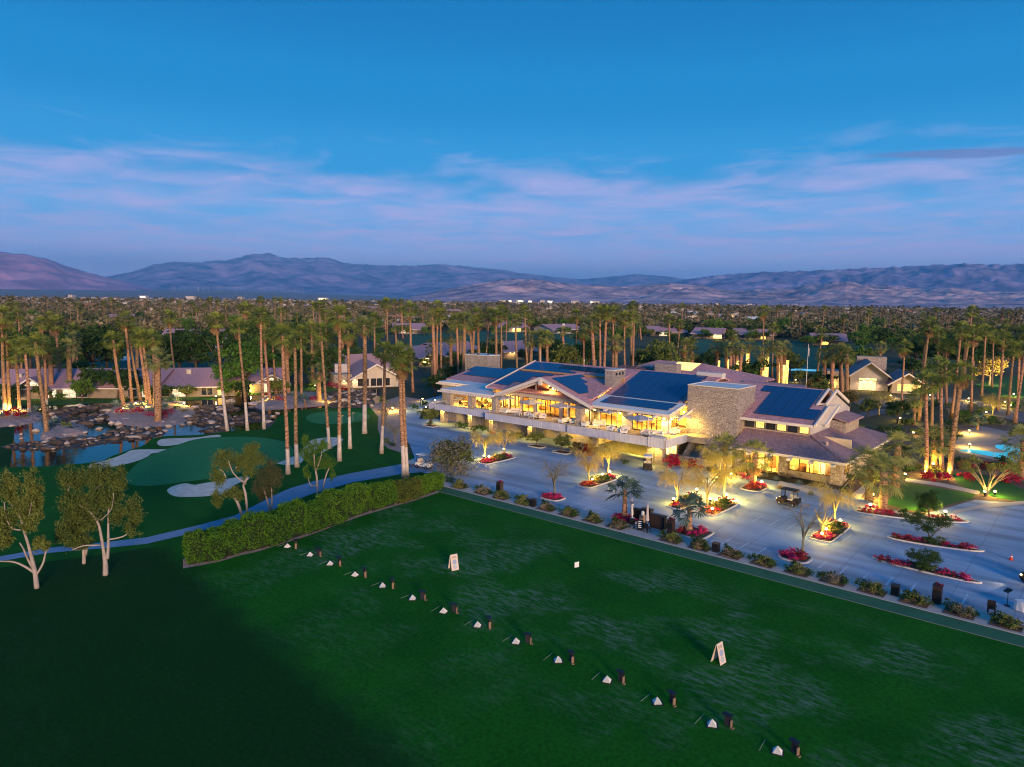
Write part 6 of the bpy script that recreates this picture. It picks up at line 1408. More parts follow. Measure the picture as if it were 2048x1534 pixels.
house((146, 796), (308, 797), 15, 2.7, 3.0, 'low villa with purple tile roof behind the dark round tree', wins=[(.6, 3.2, .2, 2.3, D, 2), (12, 14, .3, 2.2, D, 1), (15, 17, .3, 2.2, LP_, 2)], chims=[(13.2, 6, 1.0, 3.4)])
house((312, 795), (470, 792), 15, 2.7, 3.0, 'low villa with a white chimney behind the big palm island', wins=[(1.2, 2.8, .2, 2.4, D, 1), (3.4, 6.2, .1, 2.4, LP_, 3), (9.5, 12, .3, 2.2, D, 2), (13, 14.4, .3, 2.3, LT, 1)], chims=[(6.2, 5, 1.0, 3.0)], lit_lamps=[(2.9, -.3, 2.0, 20), (7, -.3, 1.9, 20)])
house((500, 786), (568, 784), 13, 2.7, 2.4, 'small villa half hidden behind the leaning palms', wins=[(2.6, 4, .1, 2.2, LP_, 1), (5, 6.6, .2, 2.2, D, 1)], gables=[(2, 8, 1.6)])
house((705, 776), (797, 773), 17, 2.6, 3.3, 'villa with big glass gable front beside the pond cascade', ridge='y', roofm=mat('pink_tile', (.50, .29, .29), .85, (.42, .24, .25), 3, 8), wall=M_wallw, wins=[(1.3, 4.2, .3, 2.4, D, 2), (4.6, 7.6, .3, 2.4, D, 2), (8.0, 9.6, .3, 2.4, D, 1)], boxes=[(-4.5, 0, 1, 9, 3.4, M_pillar), (-3.6, -.4, 6, 8.5, 5.6, M_siding)], lit_lamps=[(.5, -.5, 2.0, 40), (-2, .6, 1.6, 25)])
house((690, 757), (800, 752), 16, 3.0, 3.0, 'pink roofed villa behind the glass gable house', roofm=MATS['pink_tile'], wins=[(2, 5, .4, 2.3, LT, 2)])
house((838, 731), (905, 726), 20, 2.8, 3.0, 'purple roofed villa with a glowing garage left of the stone block', wins=[(1.5, 4.5, .2, 2.4, BR, 2)], gables=[(1, 8, 1.5)], lit_lamps=[(3, -.6, 2.1, 120)], chims=[(12, 5, 1.2, 3)])
house((893, 722), (965, 716), 20, 2.8, 3.2, 'wide purple roofed villa right behind the tall palm cluster', wins=[(2, 4, .4, 2.2, LT, 2)], chims=[(3, 6, 1, 3)])
house((1008, 717), (1072, 713), 18, 2.8, 3.0, 'villa with twin garage lamps behind the clubhouse ridge', wins=[(6, 10, .1, 2.3, D, 1)], lit_lamps=[(3, -.4, 2.1, 60), (5, -.4, 2.1, 60)], chims=[(4, 6, 1.3, 3.6)])
house((1000, 664), (1055, 664), 22, 3, 3, 'far villa with a lit porch beside the centre fairway', wins=[(9, 15, .3, 2.6, LT, 2)], lit_lamps=[(10, -.5, 2.2, 150)])
house((1105, 668), (1165, 667), 24, 3, 3, 'pale far villa at the right end of the centre fairway', wall=M_wallw, wins=[(4, 7, .3, 2.5, LP_, 2), (15, 20, .3, 2.4, D, 2)], chims=[(14, 8, 2, 3.5)])
house((1300, 672), (1372, 673), 24, 3, 3, 'far villa with a blue solar roof patch behind the fairway', wins=[(6, 12, .3, 2.5, LP_, 3)])
house((1385, 676), (1440, 678), 22, 3, 3.2, 'far villa with a glowing window behind the lit palms', wins=[(13, 18, .3, 2.5, BR, 2)], lit_lamps=[(14, -.5, 2.4, 120)])
house((1470, 678), (1545, 680), 24, 3, 3, 'far villa behind the string-lit palms', wins=[(4, 8, .3, 2.4, D, 2), (15, 18, .3, 2.4, LT, 1)])
house((1625, 690), (1690, 692), 22, 3, 3, 'far villa with small lit window right of the fairway', wins=[(4, 8, .3, 2.4, LT, 1)])
house((420, 690), (480, 690), 24, 3.2, 3.6, 'far purple roofed villa beyond the shaded fairway', wins=[(2, 8, .5, 2.5, LP_, 3)])
house((325, 690), (372, 690), 22, 3.2, 3.6, 'far purple roofed villa with open carport beyond the shaded fairway', wins=[(4, 9, .5, 2.5, D, 2)])
house((790, 668), (850, 668), 22, 3.2, 3.2, 'far pink roofed villa above the clubhouse drive', wins=[(4, 8, .5, 2.4, LP_, 2)])
# gatehouse on the right
house((1700, 779), (1775, 783), 16, 4.0, 3.4, 'entrance building with bright glazed doors beside the flagpole', ridge='y', wall=M_wallw, roofm=M_tiled, name='gatehouse', wins=[(2.0, 6.2, .1, 2.5, BR, 4), (2.0, 6.2, 2.7, 3.3, BR, 3)], boxes=[(-7, -.2, 2, 9, 4.6, M_pillar), (2, 9.5, 12, 15, 8.2, M_stone)], lit_lamps=[(4, -1.0, 3.0, 130)])
house((1783, 786), (1842, 789), 12, 2.9, 2.3, 'low annex with long lit window right of the entrance building', ridge='y', wall=M_wallb, roofm=M_tiled, name='gatehouse_annex', wins=[(1.2, 6.6, .6, 2.5, LT, 5)])

# ------------------------------------------------------------------ garden, pool and roads at the right
sheet('garden_lawn', pxpoly([(1772, 1008), (1790, 985), (1812, 965), (1880, 977), (1950, 989), (1945, 998), (1905, 1008), (1870, 1016), (1845, 1024), (1810, 1020)]), .035, M_lawn2)
sheet('garden_lawn', pxpoly([(1905, 945), (1960, 948), (2010, 962), (2060, 985), (2060, 1005), (2000, 998), (1955, 985), (1915, 970)]), .03, M_lawn2)
sheet('garden_bed', pxpoly([(1640, 968), (1640, 940), (1790, 850), (2100, 850), (2100, 1010), (2000, 1003), (1950, 1000), (1900, 1014), (1840, 1030), (1770, 1016), (1720, 995), (1690, 985)]), .022, M_soil)
sheet('walk', pxpoly([(1812, 957), (1880, 966), (1960, 983), (1958, 990), (1880, 973), (1810, 963)]), .045, M_concrete)
sheet('walk', pxpoly([(1700, 992), (1722, 975), (1735, 965), (1742, 970), (1730, 985), (1718, 1000)]), .05, M_concrete)
sheet('walk', pxpoly([(1905, 1022), (1960, 1010), (2060, 1001), (2060, 1008), (1960, 1018), (1908, 1028)]), .04, M_concrete)
sheet('walk', pxpoly([(1560, 962), (1640, 985), (1720, 1003), (1780, 1020), (1900, 1045), (1895, 1050), (1770, 1025), (1700, 1010), (1555, 970)]), .03, M_kerb)
M_pool = mat('pool_water', (.03, .35, .45), .05, (.02, .28, .40), .8, 3, emit=(.01, .28, .40), estr=.55, world=True)  # water glows by itself, standing in for underwater lamps
sheet('pool_deck', pxpoly([(1900, 890), (1925, 862), (1960, 852), (2010, 862), (2080, 870), (2080, 925), (2000, 922), (1920, 905)]), .03, mat('pool_paving', (.30, .25, .26), .8, (.22, .19, .20), 1.2, world=True))
sheet('pool', pxpoly([(1918, 901), (1942, 906), (1970, 911), (2001, 917), (2025, 924), (2060, 928), (2070, 905), (2035, 892), (1994, 890), (1992, 896), (2010, 903), (1998, 906), (1970, 902), (1942, 899)]), .05, M_pool, smooth=3)
sheet('pool', pxpoly([(1575, 737), (1610, 738), (1640, 740), (1638, 743), (1600, 742), (1574, 741)]), .05, M_pool)
M_road = mat('asphalt', (.14, .13, .15), .8, (.10, .095, .11), .4, world=True)
sheet('road', pxpoly([(1700, 800), (1760, 790), (1850, 792), (1930, 797), (1990, 810), (2100, 840), (2100, 860), (1990, 832), (1900, 818), (1800, 812), (1720, 815)]), .01, M_road)
sheet('road', pxpoly([(1690, 832), (1760, 818), (1850, 822), (1850, 830), (1760, 828), (1700, 845)]), .012, M_road)
sheet('lawn', pxpoly([(1950, 770), (1990, 755), (2120, 745), (2120, 800), (2000, 795)]), .0, M_lawn2)
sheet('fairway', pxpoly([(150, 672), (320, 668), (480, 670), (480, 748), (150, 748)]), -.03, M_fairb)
sheet('fairway', pxpoly([(810, 664), (1010, 662), (1200, 670), (1190, 700), (1000, 694), (820, 700)]), -.03, M_fair)
sheet('fairway', pxpoly([(1390, 678), (1560, 684), (1720, 692), (1720, 745), (1380, 745)]), -.03, M_fair)
for pts in ([(218, 716), (235, 712), (262, 713), (268, 718), (240, 721)], [(380, 718), (400, 715), (425, 717), (410, 721)], [(405, 694), (425, 690), (455, 692), (440, 697)], [(200, 690), (225, 687), (240, 690), (220, 693)]): sheet('sand_bunker', pxpoly(pts), .0, M_sand, smooth=3)
r = empty('flagpole', at(1611, 790)); MB().tube([(0, 0, 0), (0, 0, 12.6)], [.09, .05], 8).lathe([(.02, 12.6), (.12, 12.7), (.02, 12.82)], 8).build('pole', M_white, r); MB().add([(.05, 0, 12.2), (.35, .1, 11.5), (.30, .1, 9.6), (.06, 0, 10.0)], [(0, 1, 2, 3)]).build('flag', mat('limp_flag', (.45, .40, .42), .9), r); tag(r, 'tall white flagpole with limp flag left of the entrance building', 'flagpole')
for x, y, w_ in ((684, 848, 'left of the green\'s centre'), (706, 842, 'right of the green\'s centre')):
    r = empty('golf_flag', at(x, y)); MB().tube([(0, 0, 0), (0, 0, 1.7)], .02, 5).build('pole', M_white, r); MB().add([(0, 0, 1.7), (.45, .1, 1.55), (0, 0, 1.4)], [(0, 1, 2)]).build('flag', mat('yellow_flag', (.75, .5, .05), .8), r); tag(r, 'yellow practice green flag ' + w_, 'flag')
# garden agaves, shrubs below the pavilion windows
nm = ['first', 'second', 'third', 'fourth', 'fifth', 'sixth', 'seventh', 'eighth', 'ninth', 'tenth', 'eleventh', 'twelfth']
for k, (x, y) in enumerate([(1552, 960), (1575, 955), (1598, 968), (1630, 972), (1655, 978), (1590, 985), (1622, 990), (1560, 978)]): plant(AGAVE if k % 2 == 0 else GRASS, at(x, y), .85 if k % 2 == 0 else 1.0, ('blue agave' if k % 2 == 0 else 'pale tufted grass') + f', {nm[k]} plant from the left below the pavilion windows', 'agave' if k % 2 == 0 else 'grass', 'agave' if k % 2 == 0 else 'ornamental_grass')
for k, (x, y) in enumerate([(1528, 955), (1565, 950), (1605, 955), (1640, 960), (1675, 968), (1690, 985)]): plant(BUSH_D if k % 2 else BUSH_GR, at(x, y), 1.0, f'{nm[k]} dark shrub from the left along the pavilion wall', 'shrub', 'garden_shrub')
for k, (x, y) in enumerate([(1480, 950), (1492, 958), (1530, 945)]): plant(FLOW, at(x, y), 1.0, f'{nm[k]} crimson flower clump from the left by the pavilion door', 'flowers', 'flower_clump')
gard = [(1700, 960, 'D'), (1745, 965, 'O'), (1760, 940, 'D'), (1790, 935, 'O'), (1815, 945, 'D'), (1835, 940, 'O'), (1865, 950, 'Y'), (1880, 955, 'D'), (1905, 935, 'GR'), (1925, 930, 'D'), (1950, 935, 'GR'), (1790, 870, 'D'), (1760, 860, 'D'), (1730, 870, 'O'), (1815, 850, 'D'), (1835, 868, 'O'), (1860, 845, 'D'), (1900, 850, 'D'), (1925, 845, 'O'), (1960, 845, 'Y'), (1990, 850, 'D'), (2010, 930, 'D'), (2030, 940, 'GR'), (1700, 850, 'D'), (1715, 865, 'O'), (1870, 880, 'D'), (1780, 900, 'O'), (1805, 905, 'D'), (1930, 960, 'B'), (1862, 960, 'B'), (1890, 962, 'B'), (2020, 965, 'B'), (1760, 1020, 'F'), (1740, 1016, 'F'), (1775, 1026, 'F')]
for k, (x, y, t) in enumerate(gard):
    cc = 'left of the tall palms' if x < 1840 else 'beside the tall palms' if x < 1915 else 'near the pool'
    dd = {'D': 'dark green shrub', 'O': 'olive shrub', 'Y': 'yellowish lit shrub', 'GR': 'grey flowering shrub', 'B': 'crimson bougainvillea', 'F': 'magenta flowers'}[t]
    plant({'D': BUSH_D, 'O': BUSH_O, 'Y': BUSH_Y, 'GR': BUSH_GR, 'B': BUSH_B, 'F': FLOW}[t], at(x, y), rnd.uniform(1.1, 1.9) if t != 'F' else .8, f'{dd} in the garden {cc}' + (' at the lawn\'s corner' if t == 'F' else ''), 'flowers' if t == 'F' else 'shrub', 'garden_shrub' if t != 'F' else 'flower_clump', f'{dd}s in the garden {cc}')
# shrubs under the terrace
und = [(859, 850, 'O', 1.0, 'olive bush at the left corner of the drive'), (925, 856, 'D', 1.6, 'dark bush between the first two drive pillars'), (957, 863, 'D', 1.7, 'round dark bush beside the second drive pillar'), (985, 868, 'F', .9, 'red flowers lit beside the third drive pillar'), (1036, 876, 'D', 1.5, 'dark bush left of the fourth drive pillar'), (1058, 880, 'Y', 1.0, 'warm lit bush at the fourth drive pillar'), (1150, 900, 'Y', 1.6, 'glowing yellow bush under the terrace step'), (1182, 908, 'B', 2.3, 'large crimson bougainvillea below the terrace'), (1350, 935, 'B', 2.2, 'crimson bougainvillea at the foot of the stairs'), (1385, 938, 'B', 1.7, 'smaller crimson bougainvillea right of the stairs foot'), (1412, 930, 'G', 1.6, 'green bush beside the screen wall'), (1250, 928, 'D', 1.0, 'dark shrub by the cart under the terrace'), (1425, 945, 'Y', 1.2, 'lit straw-coloured bush below the stairs')]
for x, y, t, s, lab in und: plant({'D': BUSH_D, 'O': BUSH_O, 'Y': BUSH_Y, 'B': BUSH_B, 'F': FLOWO, 'G': BUSH_G}[t], at(x, y), s, lab, 'flowers' if t == 'F' else 'shrub', 'shrub')
for x, y, rr, w_ in [(1074, 893, 2.3, 'in the kerbed bed by the drive pillars'), (1124, 905, 2.6, 'left of the lit yellow bush'), (862, 852, 2.6, 'at the left entrance of the drive')]:
    c = at(x, y); kerb_island([(c.x - 1.2, c.y - .9), (c.x + 1.2, c.y - .9), (c.x + 1.5, c.y), (c.x + 1.0, c.y + .9), (c.x - 1.0, c.y + .9), (c.x - 1.5, c.y)]); round_tree(c, rr * 1.25, 'o', 'small olive tree ' + w_, name='olive_tree')
round_tree(at(905, 950), 5.2, 'o', 'grey feathery shrub-tree at the end of the cart path', name='shrub_tree', wide=1.25).children[1].data = leaf_cloud([((0, 0, .52), (.48, .48, .46)), ((.2, .1, .7), (.3, .3, .28)), ((-.2, -.1, .6), (.34, .34, .32)), ((0, .1, .3), (.42, .42, .26))], 4200, .026, seed=9, mats=[M_leafgr])
plant(BUSH_B, at(880, 960), .9, 'crimson flowers below the grey feathery shrub-tree', 'flowers', 'flower_clump')
plant(BUSH_D, at(900, 965), .9, 'dark shrub at the hedge\'s right end', 'shrub', 'low_shrub')

# ------------------------------------------------------------------ weeping trees in the lot
for x, y, k, s, lab in [(970, 918, 'lit', 1.0, 'weeping yellow-lit tree on the island by the drive'), (1009, 908, 'lit', .85, 'smaller weeping tree behind it on the island by the drive'), (1108, 992, 'grey', 1.05, 'sparse grey weeping tree in the magenta flower mound'), (1177, 968, 'lit', .95, 'yellow-lit weeping tree at the near end of the middle island'), (1216, 948, 'lit', .95, 'weeping tree at the far end of the middle island'), (1205, 935, 'lit', .9, 'fuller weeping tree behind the middle island'), (1354, 1006, 'lit', 1.05, 'yellow-lit weeping tree on the narrow island'), (1414, 1018, 'lit', 1.1, 'yellow-lit weeping tree behind the blue palm'), (1447, 995, 'lit', 1.0, 'weeping tree beside the brightest island lamp'), (1668, 1046, 'lit', 1.05, 'yellow-lit weeping tree on the stub tree island'), (1604, 1106, 'bare', 1.0, 'leafless grey tree in the nearest flower mound'), (790, 888, 'grey', .85, 'pale bare tree beside the drive kerb'), (772, 850, 'grey', 1.1, 'feathery pale tree left of the drive lamp'), (1758, 830, 'lit', 1.2, 'weeping tree glowing in front of the entrance building'), (1985, 830, 'lit', 1.0, 'small lit tree beside the far road'), (1440, 960, 'lit', 1.0, 'weeping tree beneath the pavilion palms')]:
    weeping_tree((x, y), lab, k, s)
r = empty('pruned_tree', at(1645, 1072)); mb = MB(); mb.tube([(0, 0, 0), (0, 0, .9), (0, 0, 1.3)], [.16, .15, .15], 7)
for k, (a, l, h) in enumerate([(3.3, .9, 1.4), (2.6, .8, .9), (.4, .9, 1.2), (5.5, .8, 1.1), (1.5, .4, 1.4), (0, 1.2, .7)]): mb.tube([(0, 0, 1.2), (math.cos(a) * l * .6, math.sin(a) * l * .6, 1.3 + h * .35), (math.cos(a) * l, math.sin(a) * l, 1.3 + h)], [.11, .09, .06], 6)
mb.build('trunk', M_pbark, r, smooth=True); tag(r, 'hard-pruned stub tree lit yellow on its flower island', 'tree')
B = at(1973, 993); r = empty('mesquite_tree', (B.x, B.y, .05), 0); mb = MB(); rr = random.Random(3); tipz = []
for k in range(9):
    a = k * .7; l = rr.uniform(1.6, 3.0); h = rr.uniform(2.6, 3.8); pts = [(0, 0, 0), (math.cos(a) * .25, math.sin(a) * .25, .8), (math.cos(a) * l * .5, math.sin(a) * l * .5, h * .6), (math.cos(a) * l, math.sin(a) * l, h)]; mb.tube(smooth_poly([Vector(p) for p in pts], 3, False), [.12, .11, .1, .09, .08, .07, .06, .05, .04, .03], 5)
    for j in range(5):
        a2 = a + rr.uniform(-.9, .9); e = Vector(pts[3]) + Vector((math.cos(a2) * rr.uniform(.4, 1.2), math.sin(a2) * rr.uniform(.4, 1.2), rr.uniform(.1, .8))); mb.tube([Vector(pts[2]).lerp(Vector(pts[3]), rr.random()), e], [.03, .01], 4); tipz.append((tuple(e), (.5, .5, .35)))
mb.build('trunk', M_pbark, r, smooth=True); obj('crown', leaf_cloud(tipz, 2600, .09, seed=8, mats=[M_leafo], clump=.5), r); tag(r, 'spreading multi-trunk tree glowing gold at the lawn corner', 'tree')
tree_px((1859, 1084), [[(1859, 1085, 5), (1858, 1070, 4), (1850, 1058, 3), (1835, 1045, 2)], [(1859, 1078, 4), (1868, 1060, 3), (1880, 1046, 2)]], [(1830, 1040, 28, 14), (1865, 1048, 30, 14), (1890, 1040, 22, 14), (1850, 1055, 20, 10)], 'dark leafy tree in the second long bed', 2600, .11, seed=21, leafm=M_leafd, bark=M_bbark)
tree_px((1846, 1143), [[(1846, 1144, 5), (1845, 1130, 4), (1838, 1118, 3)], [(1846, 1138, 4), (1858, 1120, 3)]], [(1825, 1108, 18, 12), (1850, 1112, 26, 16), (1872, 1116, 14, 12), (1846, 1130, 16, 12)], 'dark leafy tree in the nearest long bed', 2600, .10, seed=22, leafm=M_leafd, bark=M_bbark)
tree_px((1858, 1034), [[(1858, 1035, 5), (1857, 1020, 4), (1850, 1008, 3)], [(1858, 1030, 4), (1868, 1012, 3)]], [(1850, 1000, 16, 16), (1870, 1008, 18, 16), (1862, 990, 14, 12), (1846, 1015, 12, 10)], 'bushy tree lit gold inside in the far long bed', 2600, .11, seed=23, leafm=M_leafd, bark=M_bbark)

# ------------------------------------------------------------------ golf carts
def cart(loc, rz, label, bodym, roofm, trailer=False, lamp=False):
    r = empty('golf_cart', loc, rz); side = [(-1.15, .28), (-1.15, .72), (-.75, .78), (-.7, .45), (.25, .42), (.35, .75), (.7, .86), (1.1, .70), (1.2, .45), (1.15, .28)]
    mb = MB(); n = len(side)
    mb.add([(x, -.55, z) for x, z in side] + [(x, .55, z) for x, z in side], [(n + i, n + (i + 1) % n, (i + 1) % n, i) for i in range(n)]); tri = tessellate_polygon([[Vector((x, z, 0)) for x, z in side]])
    for t in tri: mb.add([(side[i][0], -.551, side[i][1]) for i in t], [(0, 1, 2)]); mb.add([(side[i][0], .551, side[i][1]) for i in t], [(0, 2, 1)])
    mb.build('body', bodym, r); MB().box(-1.0, .75, -.58, .58, 1.82, 1.9).box(-.9, .65, -.5, .5, 1.9, 1.93).build('roof', roofm, r)
    for x, y in ((-.85, .5), (-.85, -.5), (.62, .5), (.62, -.5)): MB().bar((x, y, .7), (x * .97, y, 1.83), .05, .05).build('post', M_black, r)
    MB().box(-.62, -.12, -.5, .5, .72, .84).build('seat', M_cushion, r); MB().bar((-.6, 0, .84), (-.7, 0, 1.25), 1.0, .08, 0, (0, 1, 0)).box(-.72, -.6, -.5, .5, .84, 1.22).build('backrest', M_cushion, r)
    MB().tube([(.4, .22, .8), (.2, .22, 1.05)], .02, 5).lathe([(.15, 0), (.17, .015), (.15, .03)], 10, c=(.2, .22, 1.04)).build('steering_wheel', M_black, r)
    MB().add([(.66, -.5, .86), (.66, .5, .86), (.6, .5, 1.75), (.6, -.5, 1.75)], [(0, 1, 2, 3)]).build('windscreen', M_glass, r)
    for x in (-.78, .78):
        for y in (-.52, .52):
            w = MB().tube([(x, y - .1, .23), (x, y + .1, .23)], .23, 12).build('wheel', M_black, r); MB().tube([(x, y - .11, .23), (x, y + .11, .23)], .11, 10).build('rim', M_chrome, w)
    for y in (-.38, .38): MB().tube([(1.12, y, .6), (1.19, y, .6)], .07, 8).build('headlight', M_lampglass if lamp else M_white, r)
    if trailer:
        MB().box(-3.0, -1.5, -.55, .55, .35, .42).box(-3.0, -1.5, -.58, -.55, .42, .6).box(-3.0, -1.5, .55, .58, .42, .6).box(-1.5, -1.15, -.04, .04, .36, .4).build('trailer', M_chrome, r)
        for y in (-.6, .6): MB().tube([(-2.3, y - .06, .2), (-2.3, y + .06, .2)], .2, 10).build('trailer_wheel', M_black, r)
    else: MB().box(-1.3, -.95, -.45, .45, .45, 1.0).build('bag_rack', M_black, r)
    if lamp: add_lamp('headlamp', (1.5, 0, .65), 260, (1, .72, .45), .08, r, 'SPOT', 42, (8, 0, 0.1))
    return tag(r, label, 'golf cart')
pc = at(1295, 938); cart((pc.x, pc.y, .02), 2.1, 'white roofed golf cart parked below the terrace corner', M_dark, M_white)
pc = at(848, 936); cart((pc.x, pc.y, .03), math.radians(8), 'white utility cart towing a flat trailer on the cart path', M_white, M_white, True)
pc = at(1576, 1010); cart((pc.x, pc.y, .02), math.pi - .1, 'dark golf cart with headlights on crossing the lot', M_dark, M_black, False, True)
pc = at(2046, 1165); cart((pc.x + .9, pc.y + .6, .02), -2.35, 'golf cart with blazing headlights at the right edge', M_dark, M_dark, False, True)
# stand, cone, sign and covered table at the right edge
pc = at(2022, 1120); r = empty('traffic_cone', (pc.x, pc.y, .015)); MB().lathe([(.16, .03), (.03, .5)], 10).box(-.18, .18, -.18, .18, 0, .03).build('body', mat('cone_red', (.55, .05, .03), .6), r); MB().lathe([(.1, .28), (.075, .38)], 10).build('band', M_white, r); tag(r, 'small red cone with white band at the right edge', 'cone')
pc = at(2014, 1212); r = empty('menu_stand', (pc.x, pc.y, .03), YAW); MB().tube([(0, 0, 0), (0, 0, 1.1)], .025, 6).lathe([(.22, 0), (.22, .03)], 12).build('post', M_black, r); MB().bar((-.22, 0, 1.1), (.22, .1, 1.3), .45, .05).build('panel', M_black, r); tag(r, 'slim black sign stand in the cart\'s headlight beam', 'sign')
pc = at(1982, 1228); inst(CD2, (pc.x, pc.y, .03), .2, 'black folding chair on the walk at the right', 'chair')
pc = at(2046, 1222); r = empty('covered_table', (pc.x + .4, pc.y, .03), .1); mb = MB(); n = 22
ring = [(.95 * math.cos(2 * math.pi * k / n), .45 * math.sin(2 * math.pi * k / n)) for k in range(n)]
mb.add([(x, y, .76) for x, y in ring] + [(x * (1.04 + .05 * (k % 2)), y * (1.06 + .08 * (k % 2)), .03) for k, (x, y) in enumerate(ring)], [tuple(range(n))] + [(k, n + k, n + (k + 1) % n, (k + 1) % n) for k in range(n)]); mb.build('tablecloth', mat('pale_cloth', (.66, .66, .70), .9), r); obj('flowers', FLOWO[0], r, (.2, .1, .76), 0, .4); tag(r, 'table under a pale cloth with red flowers at the right edge', 'table')
# ------------------------------------------------------------------ palms told apart one by one
G1 = 'tall palms on the golf course'
near = [((455, 862), (431, 640), .27, 'T', .36, 'tall leaning palm on the bank, leftmost of the three white-footed ones'), ((495, 861), (477, 652), .25, 'T', .3, 'tall palm on the bank, middle of the three white-footed ones'), ((528, 858), (521, 630), .27, 'T', .28, 'tall palm on the bank, right one of the three white-footed ones'),
        ((576, 948), (565, 668), .27, 'T', .16, 'tall palm on the green\'s near edge, left of a close pair'), ((594, 934), (589, 678), .29, 'T', .16, 'tall palm at the long bunker, right of a close pair'), ((659, 897), (642, 662), .25, 'T', .2, 'slim leaning palm beside the long bunker\'s far end'),
        ((679, 922), (679, 630), .29, 'T', .2, 'straightest and tallest palm in the middle of the fairway'), ((700, 897), (696, 662), .26, 'T', .26, 'palm just right of the tallest fairway palm'), ((729, 867), (729, 650), .40, 'F', .24, 'thick-trunked palm at the small green'), ((763, 907), (770, 700), .27, 'T', .27, 'palm at the bend of the drive kerb'), ((808, 958), (800, 706), .30, 'T', .26, 'tall palm standing over the hedge by the drive'), ((815, 957), (806, 722), .24, 'T', .26, 'slim palm twinned with the one over the hedge')]
for b, t, r0, st, w_, lab in near: palm(b, t, r0, st, lab, G1, white=w_, csc=1.0 if st == 'T' else .85)
G2 = 'palms around the pond'
pond = [((10, 824), (3, 628), .35, 'T', .06, 'tall palm at the photo\'s left edge'), ((20, 823), (12, 668), .33, 'T', .06, 'second palm from the left edge of the photo'), ((40, 823), (31, 708), .32, 'T', .1, 'short palm with lit white foot on the left island'), ((60, 828), (49, 690), .33, 'T', .1, 'palm at the right end of the left island'), ((94, 867), (71, 684), .37, 'T', .0, 'strongly leaning palm on the small agave island'), ((93, 809), (88, 690), .33, 'T', .1, 'palm behind the leaning palm on the far bank'), ((104, 797), (101, 710), .55, 'F', .0, 'stout palm in front of the glazed villa gable'), ((121, 790), (111, 645), .34, 'T', .0, 'tall palm at the villa\'s patio corner'), ((139, 794), (137, 694), .60, 'F', .0, 'stoutest palm before the purple villa roof'),
        ((248, 815), (226, 680), .37, 'T', .0, 'leaning palm at the left end of the big island'), ((264, 806), (250, 640), .34, 'T', .0, 'tall palm second on the big island'), ((282, 803), (256, 662), .34, 'T', .0, 'palm leaning left at the back of the big island'), ((296, 811), (277, 668), .36, 'T', .0, 'palm in the middle of the big island, left of a pair'), ((301, 813), (285, 674), .34, 'T', .0, 'palm in the middle of the big island, right of a pair'), ((311, 818), (306, 674), .42, 'T', .0, 'stout upright palm at the big island\'s front'), ((316, 845), (314, 716), .62, 'F', .0, 'stoutest palm at the water\'s edge of the big island'),
        ((540, 805), (528, 666), .34, 'T', .0, 'palm on the small right island leaning left'), ((553, 788), (544, 672), .3, 'T', .0, 'slim palm behind the small right island'), ((603, 793), (602, 662), .34, 'T', .0, 'straight palm behind the fern palm'), ((577, 788), (572, 686), .5, 'F', .0, 'stout palm behind the close pair'), ((638, 804), (637, 744), .58, 'F', .0, 'short stout palm with pale crown at the cascade'), ((626, 765), (624, 694), .6, 'F', .0, 'stout palm behind the short pale-crowned palm'), ((645, 762), (642, 690), .5, 'F', .0, 'stout palm right behind the cascade'), ((612, 815), (608, 797), .2, 'B', .0, 'low bushy fern palm at the pond\'s right shore')]
for b, t, r0, st, w_, lab in pond: palm(b, t, r0, st, lab, G2, white=w_, csc=1.25 if st == 'T' else 1.05)
G3 = 'palms behind the clubhouse'
rear = [((826, 785), (820, 618), .33, 'T', 'left of the clubhouse drive'), ((872, 775), (865, 634), .45, 'F', 'left one above the clubhouse\'s left stone block'), ((883, 775), (881, 628), .3, 'T', 'slim, second above the left stone block'), ((919, 778), (913, 640), .36, 'T', 'leaning, left of the thick palm over the stone block'), ((926, 778), (929, 638), .5, 'F', 'thick, standing over the left stone block'), ((940, 760), (951, 626), .45, 'T', 'in the dense cluster over the stone block, tallest'), ((960, 760), (956, 640), .45, 'T', 'in the dense cluster over the stone block, right edge'), ((948, 762), (940, 648), .38, 'T', 'in the dense cluster over the stone block, lowest'), ((993, 760), (992, 630), .42, 'T', 'right of the dense cluster'), ((1002, 755), (1003, 621), .3, 'T', 'slim, right of the dense cluster'), ((1036, 785), (1031, 640), .32, 'T', 'piercing the main ridge line'), ((1056, 765), (1050, 621), .32, 'T', 'tall slim, left of the big round tree'), ((1061, 765), (1064, 676), .45, 'F', 'short, left of the big round tree'), ((994, 752), (992, 672), .4, 'F', 'short, beneath the slim tall one'), ((902, 760), (902, 671), .5, 'F', 'short stout, left of the dense cluster'), ((1080, 758), (1079, 673), .5, 'F', 'stout, left one of two before the round tree'), ((1094, 758), (1094, 673), .5, 'F', 'stout, right one of two before the round tree'), ((1167, 755), (1167, 664), .33, 'T', 'with a lit foot right of the round tree'), ((1190, 770), (1183, 644), .5, 'F', 'thick leaning, left of the tall pair'), ((1200, 770), (1200, 623), .36, 'T', 'left of the tall pair'), ((1206, 770), (1213, 623), .42, 'T', 'right of the tall pair, leaning right'), ((1224, 765), (1227, 624), .34, 'T', 'slim, just right of the tall pair'), ((1250, 765), (1249, 634), .3, 'T', 'slim, above the stone chimney'), ((1266, 765), (1268, 632), .3, 'T', 'slim, right of the stone chimney'), ((1232, 768), (1232, 684), .6, 'F', 'stout with broad crown over the chimney'), ((1340, 765), (1340, 702), .6, 'F', 'short stout lit one left of the rear skylight'), ((1370, 765), (1369, 690), .6, 'F', 'stout, above the cool white lamp'), ((1383, 765), (1384, 703), .65, 'F', 'stout, just right of the cool white lamp')]
